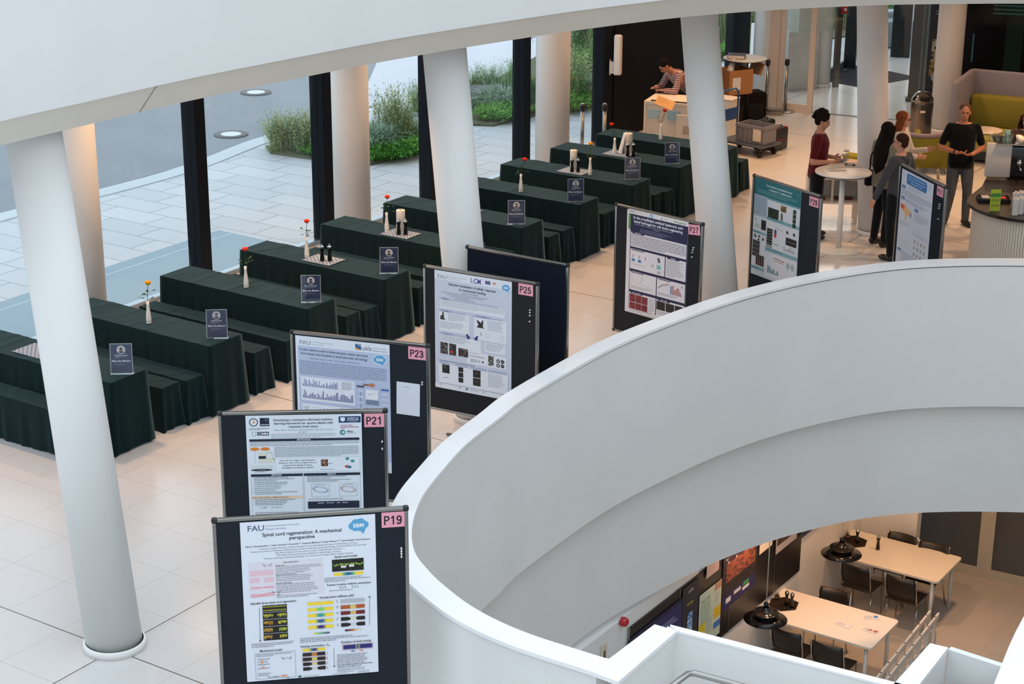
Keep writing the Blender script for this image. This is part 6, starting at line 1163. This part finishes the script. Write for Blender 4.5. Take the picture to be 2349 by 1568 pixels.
p = at(1108, 245, .0); t = thing('boulder', 'dark boulder with a flat top among the shrubs', 'rock', (p.x, p.y, 0)); m = MB('#5c6266', 'matte'); rr = random.Random(3)
m.loft([[((r_*(1+.18*math.sin(3*a_*2*PI/14+1)+.1*math.sin(5*a_*2*PI/14)))*math.cos(a_*2*PI/14), .7*(r_*(1+.15*math.cos(2*a_*2*PI/14)))*math.sin(a_*2*PI/14), z_+.03*math.sin(a_*1.7)) for a_ in range(14)] for z_, r_ in ((-.02, .38), (.12, .46), (.26, .5), (.33, .46), (.36, .36))], smooth=False); m.obj('stone', parent=t)
for k, (x, y, w_, lab) in enumerate(((962, 292, .35, 'flat grey stepping slab left of the fourth black window post'), (975, 262, .3, 'small dark slab farther back by the fourth black window post'))):
    p = at(x, y); t = thing('stone_slab', lab, 'stone slab', (p.x, p.y, 0), YAW); m = MB('#8f979d', 'matte'); m.box((0, 0, .03), (.8*w_/.35, w_*2, .1), bev=.01); m.obj('slab', parent=t)
# bare branching tree behind the dark post
p = at(1350, 130); t = thing('bare_shrub', 'bare dark branches of a tall shrub beside the wide dark post', 'shrub', (p.x, p.y, 0)); m = MB('#3c3836', 'matte'); rr = random.Random(9)
def br(a, d, L, r, k):
    b = a+d*L; m.tube([a, a.lerp(b, .5)+Vector((rr.gauss(0, .03), rr.gauss(0, .03), 0)), b], [r, r*.85, r*.7], 5, cap=False)
    if k:
        for _ in range(3): br(b, (d+Vector((rr.gauss(0, .55), rr.gauss(0, .55), rr.gauss(.1, .35)))).normalized(), L*.75, r*.62, k-1)
for k in range(5): br(Vector((rr.gauss(0, .1), rr.gauss(0, .1), 0)), Vector((rr.gauss(0, .5), rr.gauss(0, .5), 1)).normalized(), .55, .018, 4)
m.obj('branches', parent=t)
# bench and planter outside the entrance
p = at(2038, 100); t = thing('concrete_planter', 'grey concrete block outside the entrance, right of the fourth slanted column', 'planter', (p.x, p.y, 0), .1); m = MB('#7c858b', 'matte'); m.box((0, 0, .28), (.9, 1.0, .56), bev=.02); m.obj('block', parent=t); m = MB('#8f989e', 'matte'); m.box((0, .3, .62), (.9, .4, .14), bev=.02); m.obj('upper_block', parent=t)
# ---------------------------------------------------------------- people
def remesh(mb, name, parent, voxel=.011, sm=4, cuts=()):
    o = mb.obj('tmp'); col = mb.col; mt = mb.mat
    r = o.modifiers.new('r', 'REMESH'); r.mode = 'VOXEL'; r.voxel_size = voxel; r.use_smooth_shade = True
    s = o.modifiers.new('s', 'SMOOTH'); s.iterations = sm; s.factor = .5
    dg = bpy.context.evaluated_depsgraph_get(); dg.update(); me = bpy.data.meshes.new_from_object(o.evaluated_get(dg)); bpy.data.objects.remove(o)
    if cuts:
        bm = bmesh.new(); bm.from_mesh(me)
        for co, no in cuts: bmesh.ops.bisect_plane(bm, geom=bm.verts[:]+bm.edges[:]+bm.faces[:], plane_co=co, plane_no=no, clear_outer=True)
        bm.to_mesh(me); bm.free()
    me.name = name; me.materials.clear(); me.materials.append(MATS[mt] if mt in MATS else mat(mt))
    for n_ in [a.name for a in me.color_attributes]: me.color_attributes.remove(me.color_attributes[n_])
    ca = me.color_attributes.new('Col', 'FLOAT_COLOR', 'CORNER'); c = lin(col); ca.data.foreach_set('color', list(c)*len(me.loops))
    me.polygons.foreach_set('material_index', [0]*len(me.polygons)); me.polygons.foreach_set('use_smooth', [True]*len(me.polygons))
    q = bpy.data.objects.new(name, me); COL.objects.link(q); q.parent = parent; return q
def limb(m, P, R, n=12):
    P = [Vector(p) for p in P]
    for i in range(len(P)-1): m.tube([P[i], P[i+1]], [R[i], R[i+1]], n)
    for p, r in zip(P, R): m.ball(p, r, n=10)
def trunk(m, pel, nk, prof, fwd=(0, -1, 0)):
    pel = Vector(pel); nk = Vector(nk); up = (nk-pel).normalized(); f = Vector(fwd); f = (f-up*f.dot(up)).normalized(); x = up.cross(f); L_ = (nk-pel).length; rings = []
    for t, a, b, of in prof:
        c = pel+up*L_*t+f*of; rings.append([tuple(c+x*a*math.copysign(abs(math.cos(2*PI*k/28))**.85, math.cos(2*PI*k/28))+f*b*math.copysign(abs(math.sin(2*PI*k/28))**.9, math.sin(2*PI*k/28))) for k in range(28)])
    m.loft(rings)
def hand(m, wr, d, palm_n, side, curl=.5, r=1.0):
    wr = Vector(wr); d = Vector(d).normalized(); n = Vector(palm_n); n = (n-d*n.dot(d)).normalized(); s = d.cross(n)*side
    c = wr+d*.045; T = Matrix((s, d, n)).transposed().to_4x4(); T.translation = c; m.ball((0, 0, 0), (.038*r, .048*r, .017*r), T=T)
    for k in range(4):
        b0 = wr+d*.08+s*(-.027+.018*k); L_ = (.062, .072, .068, .052)[k]; a = curl*(.8+.1*k); d1 = (d*math.cos(a*.6)+n*math.sin(a*.6)); d2 = (d*math.cos(a*1.5)+n*math.sin(a*1.5)); p1 = b0+d1*L_*.5; p2 = p1+d2*L_*.5
        limb(m, [b0-d*.02, b0, p1, p2], [.009, .0095, .0088, .0078], 8)
    t0 = wr+d*.02-s*.028; t1 = t0-s*.025+d*.025+n*.01; t2 = t1+d*.028+n*.012; limb(m, [t0, t1, t2], [.012, .0105, .009], 8)
SK = '#c08a70'
BODY = [(-.12, .13, .10, 0), (0, .155, .115, 0), (.22, .145, .105, 0), (.5, .150, .105, .008), (.75, .175, .115, .01), (.9, .165, .095, 0), (.97, .09, .065, 0), (1.04, .055, .055, 0)]
def person(lab, loc, rz, H, J, top, sleeve, bottom, hairf, skin=SK, shoe='#141414', head_rz=0, head_tilt=0, extras=None, legs=True, topmat='cloth', botmat='cloth', fat=1.0, neckcut=True, collar=None):
    t = thing('person', lab, 'person', loc, rz); S_ = H/1.75; t.scale = (S_,)*3
    D = dict(pel=(0, 0, .93), nk=(0, .01, 1.46), shL=(.185, .01, 1.41), shR=(-.185, .01, 1.41), elL=(.24, .02, 1.13), elR=(-.24, .02, 1.13), wrL=(.24, -.08, .88), wrR=(-.24, -.08, .88), hpL=(.09, 0, .9), hpR=(-.09, 0, .9), knL=(.105, -.02, .49), knR=(-.105, -.02, .49), anL=(.11, .02, .09), anR=(-.11, .02, .09), curl=.4, pnL=(-1, 0, 0), pnR=(1, 0, 0), hc=None); D.update(J)
    V = {k: Vector(v) for k, v in D.items() if isinstance(v, tuple)}; nk = V['nk']; up = (V['nk']-V['pel']).normalized()
    hc = Vector(D['hc']) if D['hc'] else nk+Vector((0, -.025, .165)); HR = Matrix.Translation(hc) @ Matrix.Rotation(head_rz, 4, 'Z') @ Matrix.Rotation(head_tilt, 4, 'X')
    m = MB(skin, 'skin'); trunk(m, V['pel'], V['nk'], BODY)
    m.ball((0, .012, .03), (.074, .092, .092), T=HR); m.ball((0, -.018, -.035), (.058, .066, .078), T=HR); m.ball((0, -.045, -.085), (.03, .03, .025), T=HR)
    m.ball((0, -.088, -.022), (.0115, .017, .02), T=HR); m.ball((0, -.098, -.034), (.013, .012, .010), T=HR); m.ball((0, -.079, -.063), (.022, .01, .007), T=HR); m.ball((0, -.076, .018), (.045, .014, .009), T=HR)
    for sx in (-1, 1): m.ball((sx*.076, .012, -.015), (.009, .018, .028), T=HR)
    limb(m, [nk-up*.03, HR @ Vector((0, .01, -.06))], [.055, .052])
    for s in 'LR':
        limb(m, [nk-up*.01, V['sh'+s]], [.045, .045]); limb(m, [V['sh'+s], V['el'+s], V['wr'+s]], [.045, .04, .028]); mid = V['el'+s].lerp(V['wr'+s], .3); m.ball(mid, .041)
        hand(m, V['wr'+s], V.get('hd'+s, V['wr'+s]-V['el'+s]), V['pn'+s], 1 if s == 'L' else -1, D['curl'])
        if legs: limb(m, [V['hp'+s], V['kn'+s], V['an'+s]], [.085, .055, .038])
    remesh(m, 'body', t, .0085, 3)
    e = MB('#1d1512', 'gloss')
    for sx in (-1, 1): e.ball((sx*.029, -.0805, .0), (.011, .006, .006), T=HR); e.box((sx*.029, -.089, .017), (.028, .006, .005), T=HR, col='#3a2820', mat='hair')
    e.obj('eyes', parent=t); l_ = MB('#9a5a50', 'skin'); l_.ball((0, -.0885, -.063), (.021, .003, .0045), T=HR); l_.obj('lips', parent=t)
    # shirt
    g = MB(top, topmat); pf = [(-.16 if legs else -.05, .165*fat, .128*fat, 0), (0, .172*fat, .130*fat, 0), (.22, .162*fat, .120*fat, .0), (.5, .166*fat, .118*fat, .008), (.75, .192, .126, .01), (.88, .190, .108, 0), (.975, .105, .078, 0), (1.0, .075, .07, 0)]
    trunk(g, V['pel'], V['nk'], pf)
    for s in 'LR':
        limb(g, [nk-up*.035, V['sh'+s]-up*.004], [.056, .060])
        a, b, c = V['sh'+s], V['el'+s], V['wr'+s]
        if sleeve == 'short': limb(g, [a-(a-V['nk'])*.04, a.lerp(b, .4), a.lerp(b, .74)], [.063, .059, .057])
        else: limb(g, [a, b, b.lerp(c, .93)], [.062, .054, .042])
    remesh(g, 'shirt' if sleeve == 'short' else 'top', t, .011, 4)
    if collar: k = MB(collar, 'cloth'); k.tube([nk+up*.0+Vector((.066*math.cos(a*PI/10), -.005-.062*math.sin(a*PI/10), .008*math.sin(a*PI/10))) for a in range(-10, 11)], .011, 8); k.obj('collar', parent=t)
    if legs:
        b = MB(bottom, botmat); trunk(b, V['pel']-up*.02, V['nk'], [(-.12, .125, .105, 0), (-.02, .165*fat, .122*fat, 0), (.08, .160*fat, .12*fat, 0)])
        for s in 'LR': limb(b, [V['hp'+s], V['hp'+s].lerp(V['kn'+s], .5), V['kn'+s], V['kn'+s].lerp(V['an'+s], .5), V['an'+s]], [.098, .088, .068, .062, .052])
        remesh(b, 'trousers', t, .011, 3)
        for s in 'LR':
            q = V['an'+s]; k = MB(shoe, 'satin'); toe = V.get('toe'+s, Vector((0.02 if s == 'L' else -.02, -1, 0))).normalized(); T = Tf(Vector((q.x, q.y, 0)), Vector((-toe.y, toe.x, 0)), -toe)
            k.ball((0, .02, .055), (.042, .06, .055), T=T); k.ball((0, -.09, .04), (.047, .095, .040), T=T); k.ball((0, -.03, .045), (.043, .08, .045), T=T); o = remesh(k, 'shoe', t, .009, 2, [((0, 0, .004), (0, 0, -1))])
    hairf(t, HR)
    if extras: extras(t, V, HR)
    return t
def hair_short(col, vol=1.0, curly=False, hi=.0):
    def f(t, HR):
        m = MB(col, 'hair'); rr = random.Random(4); m.ball((0, .022, .045+hi), (.080*vol, .094*vol, .083*vol), T=HR); m.ball((0, .055, -.005), (.070*vol, .055*vol, .07*vol), T=HR)
        if curly:
            for k in range(150):
                a = rr.uniform(0, 6.28); e_ = rr.uniform(-.35, 1.4); d = Vector((math.cos(a)*math.cos(e_), math.sin(a)*math.cos(e_)+.1, math.sin(e_)))
                if d.y < -.35 and d.z < .35: continue
                p = Vector((0, .025, .04))+Vector((d.x*.085, d.y*.096, d.z*.09))*vol*rr.uniform(.95, 1.15); m.ball(p, rr.uniform(.012, .024), n=7, T=HR)
        o = remesh(m, 'hair', t, .006 if curly else .008, 1 if curly else 3)
        bm = bmesh.new(); bm.from_mesh(o.data); pc = HR @ Vector((0, -.06, .04)); no = (HR.to_3x3() @ Vector((0, -1, -.75))).normalized(); bmesh.ops.bisect_plane(bm, geom=bm.verts[:]+bm.edges[:]+bm.faces[:], plane_co=pc, plane_no=no, clear_outer=True); bm.to_mesh(o.data); bm.free()
    return f
def hair_long(col, L_=.45, back=.10, r=.085):
    def f(t, HR):
        m = MB(col, 'hair'); m.ball((0, .025, .04), (.086, .10, .088), T=HR); c = HR @ Vector((0, 0, 0)); bk = HR.to_3x3() @ Vector((0, 1, 0)); bk.z = 0; bk.normalize(); s = Vector((-bk.y, bk.x, 0))
        for k in range(9):
            x = (-4+k)/4; p0 = c+s*x*.078+bk*(.05-.06*abs(x))+Vector((0, 0, .04)); p1 = c+s*x*.10+bk*(back-.06*abs(x))+Vector((0, 0, -L_*.45)); p2 = c+s*x*.075+bk*(back+.04-.04*abs(x))+Vector((0, 0, -L_*(1-.12*abs(x)))); limb(m, [p0, p1, p2], [.035, .04, .018], 8)
        o = remesh(m, 'hair', t, .009, 2); bm = bmesh.new(); bm.from_mesh(o.data); pc = HR @ Vector((0, -.062, .04)); no = (HR.to_3x3() @ Vector((0, -1, -.35))).normalized(); bmesh.ops.bisect_plane(bm, geom=bm.verts[:]+bm.edges[:]+bm.faces[:], plane_co=pc, plane_no=no, clear_outer=True); bm.to_mesh(o.data); bm.free()
    return f
def glasses(t, HR):
    m = MB('#1a1614', 'satin')
    for sx in (-1, 1): m.tube([HR @ Vector((sx*.031+.022*math.cos(a*PI/7), -.097, .0+.018*math.sin(a*PI/7))) for a in range(15)], .0022, 6); m.tube([HR @ Vector((sx*.053, -.095, .004)), HR @ Vector((sx*.078, .01, .0))], .002, 6)
    m.tube([HR @ Vector((-.01, -.099, .003)), HR @ Vector((.01, -.099, .003))], .002, 6); m.obj('glasses', parent=t)
# man in the dark red T-shirt at the newspaper table, seen in profile
def ex_red(t, V, HR):
    w_ = MB('#c8c0b6', 'paper'); rr = random.Random(2)
    c = V['wrL'].lerp(V['wrR'], .5)+Vector((0, -.14, .04))
    for k in range(16): w_.box(c+Vector((rr.gauss(0, .035), rr.gauss(0, .04), rr.gauss(0, .04))), (.07, .05, .006), rz=rr.uniform(0, 3), col=rr.choice(['#c8c0b6', '#b0a8b0', '#8a849c', '#d8d0c4']))
    w_.obj('crumpled_wrapper', parent=t)
p = at(1886, 253, 1.80); person('man with dark curly hair in a dark red T-shirt standing left of the newspaper table', (p.x-.02, p.y-.03, 0), math.radians(78), 1.80, dict(elR=(-.25, .06, 1.10), wrR=(-.13, -.2, 1.09), elL=(.25, .05, 1.10), wrL=(.12, -.2, 1.10), pnL=(-.8, 0, .6), pnR=(.8, 0, .6), curl=.9, nk=(0, -.01, 1.45)), '#5a1218', 'short', '#17161a', hair_short('#1c1512', 1.06, True), head_tilt=.25, extras=ex_red)
# man in black T-shirt facing the camera
def ex_blk(t, V, HR):
    w_ = MB('#141414', 'satin'); d = (V['elR']-V['wrR']).normalized(); q = V['wrR']+d*.02; w_.tube([q, q+d*.025], .034, 16); w_.obj('wristband', parent=t)
p = at(2219, 233, 1.80); person('man with cropped hair in a black T-shirt and grey jeans, facing the camera', (p.x-.02, p.y, 0), math.radians(-4), 1.78, dict(elR=(-.29, .02, 1.12), wrR=(-.10, -.22, 1.10), elL=(.29, .03, 1.12), wrL=(.11, -.22, 1.08), hdR=(.8, -.3, 0), hdL=(-.8, -.3, -.05), pnL=(0, .3, 1), pnR=(0, .3, 1), curl=.7, knL=(.12, -.03, .5), anL=(.13, .0, .09), anR=(-.14, .06, .09), toeL=(.5, -1, 0), toeR=(-.35, -1, 0)), '#0c0c0d', 'short', '#3a4048', hair_short('#5a463a', 1.0), skin='#b87a5c', botmat='denim', fat=1.08, extras=ex_blk, head_rz=-.1)
# young man in grey hoodie, back to the camera, arm reaching down left
def ex_hood(t, V, HR):
    h = MB('#46454a', 'cloth'); limb(h, [V['nk']+Vector((-.06, .06, -.03)), V['nk']+Vector((0, .1, -.06)), V['nk']+Vector((.06, .06, -.03))], [.035, .045, .035]); remesh(h, 'hood', t, .01, 3); glasses(t, HR)
p = at(2079, 308, 1.72); person('young man in a grey hoodie and glasses behind the P31 board, arm stretched down', (p.x-.05, p.y+.02, 0), math.radians(-132), 1.73, dict(elR=(-.30, .06, 1.13), wrR=(-.30, -.24, 1.18), elL=(.31, -.05, 1.15), wrL=(.37, -.13, .90), pnL=(-1, 0, .2)), '#48474c', 'long', '#17171b', hair_short('#3a2418', 1.0), head_rz=.25, extras=ex_hood, collar='#d8d4d0')
# woman with very long dark hair
def ex_bag(t, V, HR):
    b = MB('#1d1a20', 'fabric'); b.box((.2, .06, .93), (.09, .2, .22), bev=.03); b.obj('shoulder_bag', parent=t); s = MB('#1d1a20', 'fabric'); s.tube([(.2, .1, 1.0), (.17, .12, 1.25), (.1, .05, 1.44), (.17, -.08, 1.3), (.2, .0, 1.0)], .01, 6); s.obj('bag_strap', parent=t)
p = at(2040, 277, 1.76); person('woman with very long dark hair and a loose pale cardigan, seen from behind', (p.x-.0, p.y+.05, 0), math.radians(118), 1.74, dict(wrL=(.16, -.22, 1.05), wrR=(-.16, -.22, 1.02)), '#8d8672', 'long', '#19181b', hair_long('#17110f', .56, .165), fat=1.12, extras=ex_bag, head_rz=.2)
# woman with reddish hair and glasses, mostly hidden
p = at(2068, 256, 1.70); person('woman with reddish hair and glasses half hidden behind the dark-haired woman', (p.x+.06, p.y+.15, 0), math.radians(62), 1.68, dict(wrL=(.16, -.36, 1.18), elL=(.25, -.1, 1.1), wrR=(-.12, -.28, 1.12)), '#c9c2b8', 'long', '#2a2a30', hair_long('#7a4426', .26, .09), head_rz=.1, extras=lambda t, V, HR: glasses(t, HR))
# woman in brown jacket at the right edge, behind the espresso machine
def ex_cup(t, V, HR):
    c = V['wrR']+Vector((.04, -.09, .02)); m = MB('#d8cfc4', 'gloss'); m.lathe([(.03, -.03), (.036, .05), (.033, .05), (.026, -.025)], tuple(c), 18, cap=False); m.obj('paper_cup', parent=t)
p = at(2356, 262, 1.62); person('woman in a brown jacket holding a cup, cut by the right picture edge', (p.x+.02, p.y, 0), math.radians(-35), 1.66, dict(elR=(-.28, -.06, 1.14), wrR=(-.07, -.26, 1.28), elL=(.25, .0, 1.12), wrL=(.1, -.25, 1.2), curl=.9), '#4d3a30', 'long', '#1c1a1c', hair_long('#3a2016', .28, .05), extras=ex_cup)
# person in checked shirt bending over the counter
p = at(1552, 165, 1.42); bx = Vector((2.92, 30.15, 0)); person('person in a red and white checked shirt bending over the white counter', (bx.x, bx.y, 0), math.radians(-65), 1.78, dict(pel=(0, .12, .95), nk=(0, -.30, 1.30), shL=(.18, -.27, 1.27), shR=(-.18, -.27, 1.27), elL=(.22, -.38, 1.03), elR=(-.22, -.40, 1.02), wrL=(.12, -.52, 1.04), wrR=(-.12, -.55, 1.05), hc=(0, -.47, 1.42), pnL=(0, 0, -1), pnR=(0, 0, -1), hpL=(.09, .14, .9), hpR=(-.09, .14, .9), knL=(.1, .1, .49), knR=(-.1, .1, .49), anL=(.11, .16, .09), anR=(-.11, .16, .09)), '#6b3237', 'long', '#1f1c20', hair_short('#14100f', 1.04), head_tilt=.75, topmat='plaid_cotton', skin='#a8745a')
p = at(1527, 238, 1.03); s = Sheet(.3, .2, '#c8965a', .003); s.lines(.03, .03, .2, 4, .03, '#a87a48'); o = s.obj('cardboard_sheet'); o.location = (p.x-.12, p.y+.05, 1.16); o.rotation_euler = (-1.0, .35, -.2); tag(o, 'tan cardboard envelope held over the counter by the bending person', 'envelope')
for o in bpy.data.objects:
    if o.get('category') in ('plant', 'shrub') or o.name.startswith(('airy', 'tufted', 'feathery', 'tall_grass', 'sword', 'leafy')):
        if 'kind' not in o and o.parent is None: o['kind'] = 'thing'
